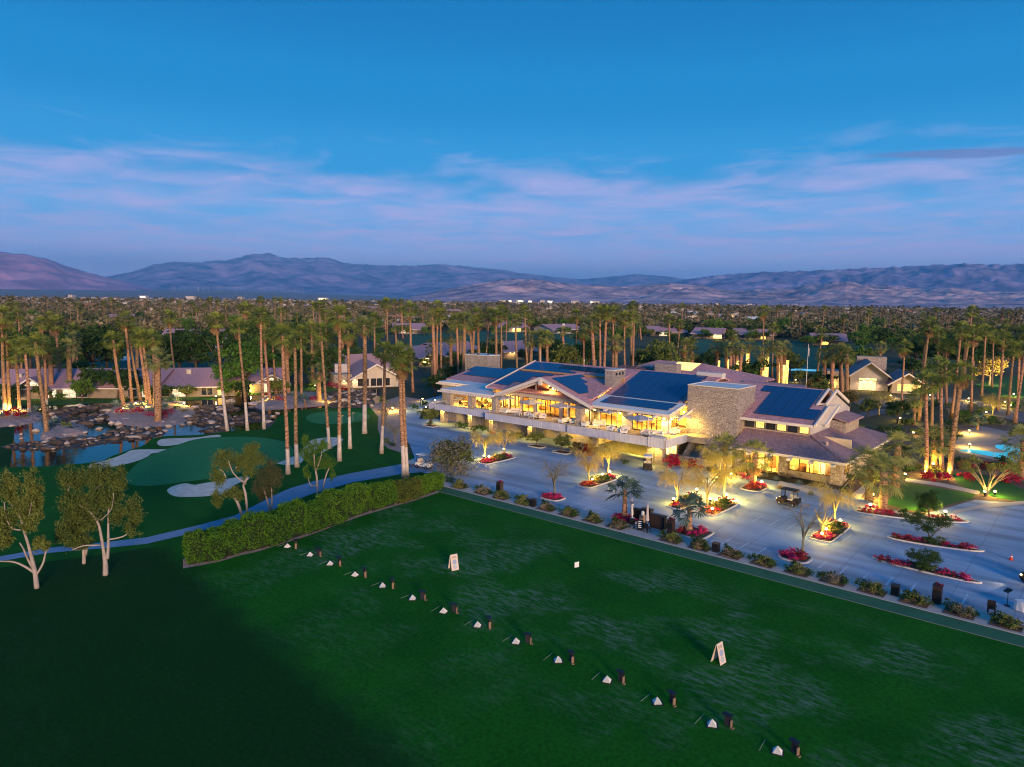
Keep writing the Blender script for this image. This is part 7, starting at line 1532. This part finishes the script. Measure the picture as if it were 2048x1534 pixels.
for b, t, r0, st, lab in rear: palm(b, t, r0, st, 'palm behind the clubhouse, ' + lab, G3, csc=1.25 if st == 'T' else 1.15)
G4 = 'string-lit palms behind the clubhouse'
lit = [((1434, 772), (1435, 692), 'leftmost'), ((1455, 775), (1452, 690), 'second from the left'), ((1460, 779), (1462, 697), 'third from the left, short wrap'), ((1472, 778), (1474, 692), 'fourth from the left'), ((1478, 782), (1484, 698), 'fifth from the left'), ((1493, 772), (1499, 688), 'tallest wrapped'), ((1524, 784), (1522, 705), 'left of the wrapped pair near the pool'), ((1531, 776), (1536, 690), 'right of the wrapped pair near the pool'), ((1557, 778), (1556, 692), 'left of the wrapped trio'), ((1565, 784), (1562, 698), 'middle of the wrapped trio'), ((1571, 776), (1570, 692), 'right of the wrapped trio')]
for k, (b, t, lab) in enumerate(lit): palm(b, t, .48, 'F', lab + ' palm with trunk wrapped in yellow string lights', G4, csc=.9, lights=(.2, [7, 7.5, 5.5, 7.5, 5, 9, 5.5, 8.5, 7.5, 7, 7.5][k]))
for b, t, lab in [((1653, 790), (1650, 710), 'leftmost'), ((1664, 792), (1666, 702), 'second'), ((1684, 792), (1680, 702), 'third'), ((1694, 795), (1694, 708), 'rightmost')]: palm(b, t, .5, 'F', lab + ' of four stout palms left of the entrance building', 'stout palms by the entrance building', csc=1.0)
G5 = 'palms in the right garden'
rt = [((1803, 824), (1809, 692), .26, 'T', 'slim palm in front of the low annex'), ((1853, 950), (1853, 764), .27, 'T', 'tall palm left of three beside the garden lawn'), ((1883, 936), (1884, 738), .27, 'T', 'tall palm in the middle of three beside the garden lawn'), ((1898, 954), (1924, 742), .36, 'T', 'thick right-leaning palm, right of three beside the garden lawn'), ((1863, 870), (1866, 742), .28, 'T', 'palm behind the three tall garden palms'), ((1827, 850), (1832, 795), .3, 'T', 'short palm with lit foot left of the tall garden palms'), ((1868, 932), (1868, 880), .45, 'F', 'short stout lit palm between the tall garden palms'), ((1738, 1001), (1741, 925), .42, 'F', 'left of the big pair of lit palms at the lawn corner'), ((1765, 1021), (1768, 945), .44, 'F', 'right of the big pair of lit palms at the lawn corner'), ((1792, 975), (1796, 893), .42, 'F', 'stout palm behind the big lit pair'), ((1963, 792), (1972, 660), .3, 'T', 'slim tall palm left of the glowing white tree'), ((1984, 775), (1987, 668), .28, 'T', 'slim palm before the glowing white tree'), ((2016, 830), (2028, 697), .3, 'T', 'leaning palm near the right edge by the road'), ((2036, 805), (2040, 695), .3, 'T', 'palm at the right edge by the road'), ((1915, 815), (1932, 680), .3, 'T', 'tall palm behind the thick leaning palm'), ((1893, 812), (1893, 690), .3, 'T', 'tall palm behind the middle garden palm'), ((1845, 800), (1850, 675), .28, 'T', 'tall slim palm right of the low annex'), ((1875, 805), (1877, 665), .28, 'T', 'tall slim palm above the garden palms'), ((2044, 960), (2046, 882), .35, 'F', 'drooping palm at the right edge by the pool'), ((1955, 860), (1957, 838), .2, 'B', 'low blue palm beside the pool paving')]
for b, t, r0, st, lab in rt: palm(b, t, r0, st, lab, G5, csc=1.1 if st == 'T' else 1.15)
palm((1449, 950), (1450, 892), .36, 'F', 'left of two broad palms in front of the pavilion', 'palms in front of the pavilion', csc=.95); palm((1505, 971), (1511, 908), .38, 'F', 'right of two broad palms in front of the pavilion', 'palms in front of the pavilion', csc=1.05)
palm((1249, 1037), (1250, 980), .30, 'B', 'stout grey palm with short crown at the starter\'s stand', csc=1.35); palm((1377, 1066), (1380, 1016), .34, 'B', 'stocky blue palm in its flower mound on the walk', csc=1.3)

# ------------------------------------------------------------------ pond planting
for k, (x, y, s) in enumerate([(73, 828, 1.5), (110, 852, 1.5), (100, 860, 1.3), (233, 817, 1.6), (262, 822, 1.5), (285, 818, 1.3), (302, 828, 1.3), (320, 828, 1.6), (331, 820, 1.4), (332, 808, 1.2), (353, 808, 1.3), (8, 838, 1.4), (300, 812, 1.3), (585, 795, 1.1), (525, 806, 1.1), (345, 800, 1.1)]):
    p = at(x, y); w_ = 'on the left island' if x < 80 else 'on the small island by the leaning palm' if x < 120 else 'on the big palm island' if x < 400 else 'on the small right island'
    plant(AGAVE, (p.x, p.y, .55), s * 1.25, 'pale blue agave ' + w_, 'agave', 'agave', 'agaves ' + w_)
for x, y, rx, w_ in [(28, 841, 2.0, 'on the left island'), (241, 832, 1.15, 'left end of the big island'), (275, 832, 1.25, 'middle of the big island'), (302, 838, 1.0, 'front of the big island left of the water\'s-edge palm'), (328, 841, 1.1, 'right of the water\'s-edge palm'), (336, 832, 1.1, 'at the big island\'s right side'), (561, 806, 1.1, 'centre of the small right island'), (627, 804, 1.0, 'right end of the small right island'), (535, 797, .9, 'left end of the small right island'), (3, 790, 2.5, 'before the villa at the left edge'), (670, 780, 1.6, 'on the bank of the glass gable villa'), (685, 786, 1.4, 'lower bank of the glass gable villa')]:
    p = at(x, y); plant(FLOWR, (p.x, p.y, .45), rx * 1.35, 'round crimson flower cushion, ' + w_, 'flowers', 'flower_cushion', None, .85)
for k, (x, y, s, t) in enumerate([(50, 838, 1.1, 'O'), (130, 856, 1.5, 'O'), (145, 862, 1.2, 'D'), (128, 787, 2.0, 'D'), (80, 808, 1.2, 'O'), (250, 803, 1.4, 'O'), (350, 822, 1.3, 'O'), (366, 826, 1.0, 'Y'), (412, 782, 2.4, 'Y'), (553, 800, 1.2, 'Y'), (568, 790, 1.1, 'Y'), (595, 800, 1.2, 'O'), (650, 795, 1.2, 'O'), (620, 775, 2.0, 'D'), (455, 788, 1.0, 'G'), (350, 787, 1.2, 'D'), (20, 800, 1.6, 'D'), (118, 800, 2.0, 'G'), (765, 805, 1.6, 'O'), (775, 885, .9, 'O'), (785, 893, .9, 'D'), (830, 818, 1.6, 'D'), (848, 812, 1.6, 'D'), (842, 830, 1.2, 'O')]):
    w_ = 'by the left island' if x < 90 else 'on the small agave island' if x < 150 and y > 840 else 'before the purple roofed villas' if y < 812 and x < 500 else 'on the big palm island' if x < 400 else 'around the small right island' if x < 700 else 'beside the clubhouse drive'
    plant({'D': BUSH_D, 'O': BUSH_O, 'Y': BUSH_Y, 'G': BUSH_G}[t], at(x, y), s, {'D': 'dark', 'O': 'olive', 'Y': 'golden', 'G': 'green'}[t] + ' shrub ' + w_, 'shrub', 'garden_shrub', 'shrubs ' + w_)

# ------------------------------------------------------------------ middle-distance trees told apart
mid = [((494, 790), 13.5, 'g', 'big green tree with lit foot between the palms', 1.0), ((190, 795), 7.0, 'd', 'dark round tree left of a pair by the low villas'), ((235, 797), 8.0, 'd', 'dark round tree right of a pair by the low villas'), ((265, 797), 6.0, 'd', 'dark round tree behind the big palm island'), ((412, 786), 4.8, 'y', 'rounded golden tree beside the white chimney villa'), ((1127, 755), 11.5, 'o', 'big round olive tree behind the clubhouse ridge'), ((660, 765), 10, 'd', 'dark tree behind the cascade'), ((600, 770), 10, 'd', 'dark tree behind the close palm pair'), ((545, 760), 10, 'd', 'dark tree behind the small villa'), ((1290, 760), 9.0, 'o', 'olive tree with lit branches behind the wing'), ((1310, 745), 11, 'o', 'taller olive tree behind the lit-branched one'), ((1640, 800), 5.0, 'o', 'golden olive tree by the flagpole'), ((1625, 790), 5, 'y', 'small golden tree left of the flagpole'), ((1795, 845), 4.5, 'd', 'dark tree before the low annex'), ((1735, 835), 4.0, 'o', 'olive tree before the entrance doors'), ((1700, 815), 4.2, 'y', 'small golden tree left of the entrance building'), ((930, 750), 6.0, 'g', 'green tree below the dense palm cluster'), ((905, 775), 7.0, 'd', 'dark tree at the clubhouse\'s left end'), ((870, 790), 5.5, 'd', 'dark tree between drive and left wing'), ((1770, 700), 13, 'd', 'broad dark tree mass left of the far right palms'), ((1730, 690), 11, 'g', 'tall green tree above the entrance building'), ((1830, 735), 12, 'd', 'dark tree behind the annex chimney'), ((1880, 745), 13, 'd', 'dark tree behind the garden palms'), ((1930, 750), 13, 'd', 'dark tree left of the glowing white tree'), ((1990, 745), 13, 'd', 'dark tree right of the glowing white tree'), ((2040, 745), 14, 'd', 'dark tree at the right edge'), ((20, 745), 12, 'd', 'dark tree at the left edge behind the villas'), ((60, 740), 13, 'd', 'dark tree behind the glazed villa'), ((100, 745), 12, 'd', 'dark tree behind the stout palms'), ((150, 748), 11, 'd', 'dark tree at the shaded fairway\'s left end'), ((1420, 745), 8, 'd', 'dark tree behind the string-lit palms'), ((1600, 770), 5, 'o', 'olive tree right of the string-lit palms'), ((185, 756), 15.0, 'd', 'dark tree, first of the row behind the purple villa roofs'), ((215, 752), 14.0, 'd', 'dark tree, second of the row behind the purple villa roofs'), ((330, 758), 14.0, 'd', 'dark tree, third of the row behind the purple villa roofs'), ((360, 752), 13.5, 'd', 'dark tree, fourth of the row behind the purple villa roofs'), ((395, 756), 13.5, 'd', 'dark tree, fifth of the row behind the purple villa roofs'), ((440, 758), 14.5, 'd', 'dark tree, sixth of the row behind the purple villa roofs'), ((520, 756), 16.0, 'd', 'dark tree, seventh of the row behind the purple villa roofs'), ((575, 752), 16.0, 'd', 'dark tree, eighth of the row behind the purple villa roofs'), ((700, 745), 8, 'd', 'dark tree above the glass gable villa'), ((760, 748), 8, 'd', 'dark tree right of the glass gable villa'), ((800, 745), 8, 'd', 'dark tree before the pink roofed villa')]
for m_ in mid: round_tree(at(*m_[0]), m_[1], m_[2], m_[3], wide=1.05)
for k, (x, y, h) in enumerate([(22, 806, 4.2), (85, 803, 3.6), (165, 802, 4.5), (330, 800, 3.6), (372, 799, 3.8), (455, 796, 4.0), (482, 795, 4.2), (560, 792, 4.6), (300, 801, 3.6)]): round_tree(at(x, y), h, 'dog'[k % 3], 'garden tree on the villas\' bank above the pond, ' + ORD[k] + ' along the row', 'garden trees on the villas\' bank', wide=1.3)
for k, (x, y, h) in enumerate([(1838, 842, 19), (1902, 836, 18), (1942, 822, 17), (1995, 822, 16), (2030, 846, 18)]):
    p = at(x, y); palm(p, p + Vector((rnd.uniform(-.8, .8), rnd.uniform(-.8, .8), h)), .28, 'T', 'slim tall palm in the grove between garden lawn and far road', 'palms in the grove by the far road', csc=1.15, seg=6)
for k in range(34):
    x, y = rnd.uniform(1770, 2060), rnd.uniform(815, 895)
    if x > 1925 and y > 862: continue
    plant((BUSH_D, BUSH_D, BUSH_O, BUSH_GR)[k % 4], at(x, y), rnd.uniform(1.2, 2.4), ('dark', 'dark', 'olive', 'greyish')[k % 4] + ' shrub in the grove between garden lawn and far road', 'shrub', 'garden_shrub', 'shrubs in the grove by the far road')
for k in range(12): plant((BUSH_GR, BUSH_D, BUSH_B)[k % 3], at(1905 + k * 13, 926 + (k % 3) * 5 + k * .8), rnd.uniform(1.3, 1.8), ('grey', 'dark', 'crimson')[k % 3] + ' shrub screening the near side of the pool', 'shrub', 'garden_shrub', 'shrubs screening the pool')
# glowing up-lit tree
p = at(1978, 770); rt_ = round_tree(p, 9, 'y', 'brilliantly floodlit bare-branched tree at the right', name='floodlit_tree', wide=1.1)
rt_.rotation_euler = (0, 0, YAW); add_lamp('tree_lamp', (0.0, -.75, .15), 9000, (1, .74, .26), .2, rt_, 'SPOT', 110, (0, 0, .6)); add_lamp('tree_lamp', (.5, -.5, .12), 5000, (1, .74, .26), .2, rt_, 'SPOT', 110, (.1, 0, .6))

# ------------------------------------------------------------------ landscape lights
ups = [((978, 922), 60, 'at the weeping tree on the island by the drive'), ((968, 920), 30, 'in red flowers on the island by the drive'), ((1008, 906), 25, 'at the far end of the island by the drive'), ((1219, 953), 110, 'at the far end of the middle island'), ((1185, 968), 35, 'at the near end of the middle island'), ((1205, 958), 25, 'in the middle of the middle island'), ((1347, 1008), 50, 'in the near tip of the narrow island'), ((1393, 989), 70, 'at the far end of the narrow island'), ((1424, 1028), 55, 'in orange flowers at the tip behind the blue palm'), ((1453, 1000), 120, 'brightest, on the island behind the blue palm'), ((1420, 1008), 30, 'under the weeping tree behind the blue palm'), ((1523, 973), 70, 'at the foot of the right pavilion palm'), ((1432, 963), 45, 'left below the pavilion palms'), ((1462, 957), 60, 'right below the pavilion palms'), ((1643, 1079), 45, 'under the pruned stub tree'), ((1652, 1070), 30, 'behind the pruned stub tree'), ((1680, 1052), 45, 'under the weeping tree on the stub tree island'), ((1745, 999), 110, 'at the big pair of lit palms'), ((1740, 1020), 35, 'in the magenta bed below the lit palm pair'), ((1842, 1021), 60, 'inside the bushy gold-lit tree'), ((1890, 1034), 50, 'in the magenta bed right of the gold-lit tree'), ((1969, 993), 70, 'left foot of the spreading gold tree'), ((1989, 993), 90, 'right foot of the spreading gold tree'), ((1851, 952), 60, 'at the left tall garden palm'), ((1896, 956), 60, 'at the thick leaning garden palm'), ((1866, 936), 60, 'at the short stout garden palm'), ((1810, 957), 35, 'by the path behind the lit palm pair'), ((1828, 846), 45, 'at the short palm left of the garden palms'), ((1800, 842), 45, 'at the slim palm before the annex'), ((1826, 872), 40, 'on the shrubs above the garden'), ((1938, 868), 110, 'on the upper pool terrace'), ((1939, 896), 90, 'in the round bed by the pool'), ((1955, 842), 60, 'on the hedge behind the pool'), ((1781, 796), 70, 'on the road verge before the annex'), ((2027, 793), 60, 'beside the far road, first'), ((1937, 802), 60, 'beside the far road, second'), ((2010, 809), 60, 'beside the far road, third'), ((2022, 816), 80, 'beside the far road, fourth'), ((1972, 830), 35, 'under the small lit tree by the far road'), ((1591, 764), 45, 'by the wall of the lit palms'), ((1664, 776), 70, 'below the stout palms by the entrance'), ((1652, 772), 45, 'left below the stout palms by the entrance'), ((785, 822), 160, 'glaring beside the drive bend'), ((272, 812), 60, 'on the big island between the palms'), ((368, 812), 130, 'glaring at the big island\'s right end'), ((247, 823), 35, 'at the big island\'s leaning palm'), ((293, 819), 40, 'at the big island\'s palm pair'), ((40, 826), 60, 'at the white-footed palm of the left island'), ((18, 825), 60, 'between the two palms at the left edge'), ((4, 830), 50, 'at the photo\'s left edge'), ((536, 803), 40, 'at the small right island\'s red flowers'), ((652, 806), 55, 'at the cascade'), ((501, 787), 70, 'at the foot of the big green tree'), ((433, 789), 30, 'at the golden round tree, upper'), ((432, 798), 30, 'at the golden round tree, lower'), ((630, 776), 40, 'behind the short pale-crowned palm'), ((1340, 762), 60, 'at the short stout palm left of the skylight'), ((1166, 752), 50, 'at the palm right of the round tree'), ((1185, 762), 50, 'at the thick leaning palm behind the hall'), ((1300, 756), 60, 'under the lit-branched olive tree'), ((1280, 752), 40, 'left of the lit-branched olive tree'), ((852, 820), 30, 'in the shrubs of the drive\'s upper end'), ((845, 803), 25, 'at the left wing\'s corner'), ((870, 806), 25, 'at the patio\'s left planting'), ((1860, 795), 40, 'behind the tall garden palms'), ((1060, 726), 40, 'at the short palm by the round tree'), ((1115, 742), 40, 'under the big round olive tree'), ((1500, 785), 90, 'among the string-lit palms'), ((1545, 788), 90, 'right of the string-lit pair'), ((1450, 788), 90, 'at the first string-lit palms')]
for p, w_, lab in ups:
    gl = any(q in lab for q in ('pool', 'road', 'glaring', 'brightest'))
    uplight(p, w_ * (9 if gl else 4.6), 'warm landscape light ' + lab, sc=1.6, glow=gl)
uplight((1369, 758), 45, 'cool white landscape light behind the rear roof', cool=True, sc=1.4)

# ------------------------------------------------------------------ wider stand of palms and trees (each its own thing)
def poly_in(x, y, pl):
    c = False; n = len(pl)
    for i in range(n):
        (ax, ay), (bx, by) = pl[i], pl[(i + 1) % n]
        if (ay > y) != (by > y) and x < (bx - ax) * (y - ay) / (by - ay) + ax: c = not c
    return c
KEEP = [[(150, 668), (480, 668), (480, 745), (150, 745)], [(815, 662), (1200, 666), (1195, 698), (815, 698)], [(1385, 676), (1720, 690), (1720, 745), (1385, 745)], [(1940, 745), (2150, 740), (2150, 800), (1940, 800)], [(1690, 760), (2100, 790), (2100, 860), (1690, 840)]]
HB = [(c.location.x, c.location.y) for c in COL.objects if c.parent is None and c.name.split('.')[0] in ('house', 'gatehouse', 'gatehouse_annex')]
placed = []
def free(p, rmin):
    x, y = to_px((p.x, p.y, 0))
    if any(poly_in(x, y, k) for k in KEEP): return False
    if -116 < p.x < -22 and 60 < p.y < 134: return False
    if any((p.x - a) ** 2 + (p.y - b) ** 2 < 13 ** 2 for a, b in HB): return False
    if any((p.x - a) ** 2 + (p.y - b) ** 2 < rmin ** 2 for a, b in placed): return False
    placed.append((p.x, p.y)); return True
n = 0; r5 = random.Random(99); tries = 0
while n < 135 and tries < 4000:
    tries += 1
    x = r5.uniform(-60, 2110); Dd = 185 + 420 * r5.random() ** 1.2
    if 850 < x < 1650 and r5.random() < .45 or x > 1720 and r5.random() < .45: continue
    d = ray(x, horizon_y(x)); d = Vector((d.x, d.y, 0)).normalized() * Dd; p = Vector((d.x, d.y, 0))
    if not free(p, 4): continue
    h = r5.uniform(12, 21.5) if r5.random() < .75 else r5.uniform(8, 12); n += 1
    zone = 'left of the fairway palms' if x < 430 else 'behind the pond cascade' if x < 850 else 'beyond the clubhouse' if x < 1400 else 'beyond the string-lit palms' if x < 1720 else 'in the dark grove at the right'
    st = 'T' if h > 12 else 'F'
    palm(p, p + Vector((r5.uniform(-.9, .9), r5.uniform(-.9, .9), h)), .3 if st == 'T' else .48, st, 'more distant fan palm in the stand ' + zone, 'distant palms ' + zone, csc=1.2 if st == 'T' else .95, seg=5)
n = 0; tries = 0
while n < 230 and tries < 6000:
    tries += 1
    x = r5.uniform(-60, 2110); Dd = 190 + 520 * r5.random()
    d = ray(x, horizon_y(x)); d = Vector((d.x, d.y, 0)).normalized() * Dd; p = Vector((d.x, d.y, 0))
    if not free(p, 6): continue
    n += 1; zone = 'behind the left villas' if x < 500 else 'behind the pond cascade' if x < 850 else 'beyond the clubhouse' if x < 1400 else 'beyond the string-lit palms' if x < 1720 else 'in the dark grove at the right'
    k = r5.choice('ddgooo'); round_tree(p, r5.uniform(6, 11.5), k, {'d': 'dark', 'g': 'green', 'o': 'olive'}[k] + ' broadleaf tree in the middle distance ' + zone, {'d': 'dark', 'g': 'green', 'o': 'olive'}[k] + ' trees ' + zone, wide=1.15)
# far houses
M_porch = mat('porch_glow', (1, .7, .3), .5, emit=(1, .60, .14), estr=9)
for k in range(74):
    x = r5.uniform(0, 2048); Dd = 480 + 1300 * r5.random()
    if k < 18: x = r5.uniform(1285, 1500); Dd = r5.uniform(800, 1150)
    elif k < 30: x = r5.uniform(640, 800); Dd = r5.uniform(500, 800)
    d = ray(x, horizon_y(x)); d = Vector((d.x, d.y, 0)).normalized() * Dd; p = Vector((d.x, d.y, 0))
    if not free(p, 18): continue
    L = r5.uniform(14, 24); a = YAW + r5.choice((0, .35, -.4, .8)); q = p + Vector((math.cos(a), math.sin(a), 0)) * L
    rm, rn = r5.choice(((M_roofr, 'terracotta'), (M_roofh, 'purple'), (M_roofh, 'purple'), (M_flat, 'white flat-looking'))); two = r5.random() < .45
    zone = 'left of the fairway palms' if x < 430 else 'behind the pond cascade' if x < 850 else 'beyond the centre fairway' if x < 1280 else 'beyond the lit palms' if x < 1700 else 'beyond the right grove'
    lw = r5.random() < .3
    hs = house(p, q, r5.uniform(10, 14), 5.6 if two else 3.2, 2.2, f'far pale house with {rn} roof {zone}', wall=M_wallw, roofm=rm, wins=[(L * .15, L * .3, 1, 2.4, LT if lw else D, 1), (L * .6, L * .8, 1, 2.4, D, 1)], group=f'far {rn} roofed houses {zone}', ridge=r5.choice('xxy'))
    for j in range(r5.choice((1, 1, 2))): MB().lathe([(.22, 2.4), (.34, 2.7), (.2, 3.0)], 8, c=(r5.uniform(1, L - 1), -1.6, 0)).build('porch_lamp', M_porch, hs)

# trees growing round the far villas
for hx, hy in HB:
    dv = Vector((hx, hy, 0))
    if dv.length < 215: continue
    for j in range(5):
        p = dv - dv.normalized() * r5.uniform(5, 13) + Vector((CR.x, CR.y, 0)).normalized() * r5.uniform(-6, 24)
        zone = 'left of the pond' if to_px(p)[0] < 500 else 'behind the clubhouse' if to_px(p)[0] < 1400 else 'right of the clubhouse'
        k = r5.choice('dgo'); round_tree(p, r5.uniform(3.5, 6.5), k, {'d': 'dark', 'g': 'green', 'o': 'olive'}[k] + ' garden tree in front of the far villas ' + zone, {'d': 'dark', 'g': 'green', 'o': 'olive'}[k] + ' garden trees before the villas ' + zone, wide=1.25)
# ------------------------------------------------------------------ far belt of trees and palms: one uncounted mass out to the desert
def far_belt():
    g = np.random.default_rng(12); V = []; Fq = []; MI = []; off = 0
    def tmpl_palm(s):
        v = []; f = []; m = []; r = random.Random(s)
        for k in range(3):
            a = k * 2.094; v.append((.014 * math.cos(a), .014 * math.sin(a), 0)); v.append((.011 * math.cos(a), .011 * math.sin(a), 1))
        for k in range(3): f.append((2 * k, 2 * ((k + 1) % 3), 2 * ((k + 1) % 3) + 1, 2 * k + 1)); m.append(1)
        for k in range(20):
            a = r.uniform(0, 6.28); e = math.radians(r.uniform(-50, 80)); d = Vector((math.cos(a) * math.cos(e), math.sin(a) * math.cos(e), math.sin(e))); sd = Vector((-math.sin(a), math.cos(a), r.uniform(-.5, .5))) * .030
            o = len(v); b = Vector((0, 0, .97)); t = b + d * .125 + Vector((0, 0, -.02)); mm = b + d * .08
            v += [tuple(b), tuple(mm + sd), tuple(t), tuple(mm - sd)]; f.append((o, o + 1, o + 2, o + 3)); m.append(0)
        return np.array(v), np.array(f), np.array(m)
    def tmpl_tree(s, mi):
        q = np.random.default_rng(s); k = 64; P = q.normal(size=(k, 3)); P /= np.linalg.norm(P, axis=1)[:, None]; P *= (.55 + .45 * q.random(k))[:, None] * np.array([.55, .55, .42]); P[:, 2] += .52
        a = q.normal(size=(k, 3)); a /= np.linalg.norm(a, axis=1)[:, None]; b = np.cross(a, q.normal(size=(k, 3))); b /= np.linalg.norm(b, axis=1)[:, None]; sz = q.uniform(.09, .19, (k, 1))
        v = np.stack([P - a * sz, P + b * sz * .7, P + a * sz, P - b * sz * .7], 1).reshape(-1, 3); return v, np.arange(4 * k).reshape(-1, 4), np.full(k, mi)
    T = [tmpl_palm(1), tmpl_palm(2), tmpl_palm(3)] + [tmpl_tree(4, 2), tmpl_tree(5, 3), tmpl_tree(6, 2), tmpl_tree(7, 4), tmpl_tree(8, 3)]
    keep = [[(815, 660), (1200, 664), (1195, 698), (815, 698)], [(1385, 676), (1720, 688), (1720, 745), (1385, 745)], [(150, 668), (480, 668), (480, 745), (150, 745)]]
    for k in range(10500):
        u = g.random(); Dd = 480 * (4200 / 480) ** u; x = g.uniform(-200, 2250)
        d = ray(x, horizon_y(x)); d = Vector((d.x, d.y, 0)).normalized() * Dd
        px, py = to_px((d.x, d.y, 0))
        if any(poly_in(px, py, q) for q in keep): continue
        if any(abs(d.x - a) < 16 and abs(d.y - b) < 16 for a, b in HB): continue
        if Dd > 1500 and x < 900 and g.random() < .35: continue
        if g.random() < (.15 if Dd < 1500 else .07): i = g.integers(0, 3); h = g.uniform(12, 20); w_ = h
        else: i = g.integers(3, 8); h = g.uniform(4.5, 9.5) * (1 + .15 * (Dd > 1500)); w_ = h * g.uniform(.95, 1.5)
        v, f, m = T[i]; a = g.uniform(0, 6.28); c, s = math.cos(a), math.sin(a)
        P = np.stack([(v[:, 0] * c - v[:, 1] * s) * w_ + d.x, (v[:, 0] * s + v[:, 1] * c) * w_ + d.y, v[:, 2] * h], 1); V.append(P); Fq.append(f + off); MI.append(m); off += len(v)
    o = obj('treeline', mesh_np('treeline', np.concatenate(V), np.concatenate(Fq), [mat('far_palm', (.14, .135, .055), .9, (.08, .09, .035), .05, world=True), mat('far_trunk', (.20, .13, .09), .9), mat('far_dark', (.12, .115, .055), .9, (.07, .075, .038), .02, world=True), mat('far_olive', (.21, .18, .095), .9, (.14, .125, .065), .02, world=True), mat('far_grey', (.27, .22, .15), .9, (.18, .15, .10), .02, world=True)], np.concatenate(MI)))
    o['kind'] = 'stuff'; o['label'] = 'far belt of palms and trees reaching to the desert'; o['category'] = 'trees'
far_belt()
# scattered town beyond the belt: low roofs catching the light
def town():
    mb = MB(); r = random.Random(4)
    for k in range(900):
        x = r.uniform(-150, 2200); Dd = r.uniform(1500, 4600); d = ray(x, horizon_y(x)); d = Vector((d.x, d.y, 0)).normalized() * Dd; w_, e, h = r.uniform(8, 26), r.uniform(8, 16), r.uniform(3, 7); mb.box(d.x - w_ / 2, d.x + w_ / 2, d.y - e / 2, d.y + e / 2, 0, h, r.choice((0, 0, 1, 2)))
    o = mb.build('rooftops', [M_wallw, M_roofr, mat('far_wall', (.55, .42, .34), .9)]); o['kind'] = 'stuff'; o['label'] = 'far scatter of low town buildings beyond the tree belt'; o['category'] = 'town'
town()
# ------------------------------------------------------------------ air
def haze(density):
    m = bpy.data.materials.new('haze'); m.use_nodes = True; N = m.node_tree.nodes; L = m.node_tree.links; N.clear()
    o = N.new('ShaderNodeOutputMaterial'); v = N.new('ShaderNodeVolumePrincipled'); v.inputs['Color'].default_value = (.10, .44, 1, 1); v.inputs['Density'].default_value = density; L.new(v.outputs[0], o.inputs['Volume'])
    b = MB().box(-39000, 39000, -29000, 39000, -60, 1700).build('haze', m); b['kind'] = 'stuff'; b['label'] = 'thin blue dusk haze over the valley'; b['category'] = 'haze'
HAZE = 5.0e-5
if HAZE: haze(HAZE)
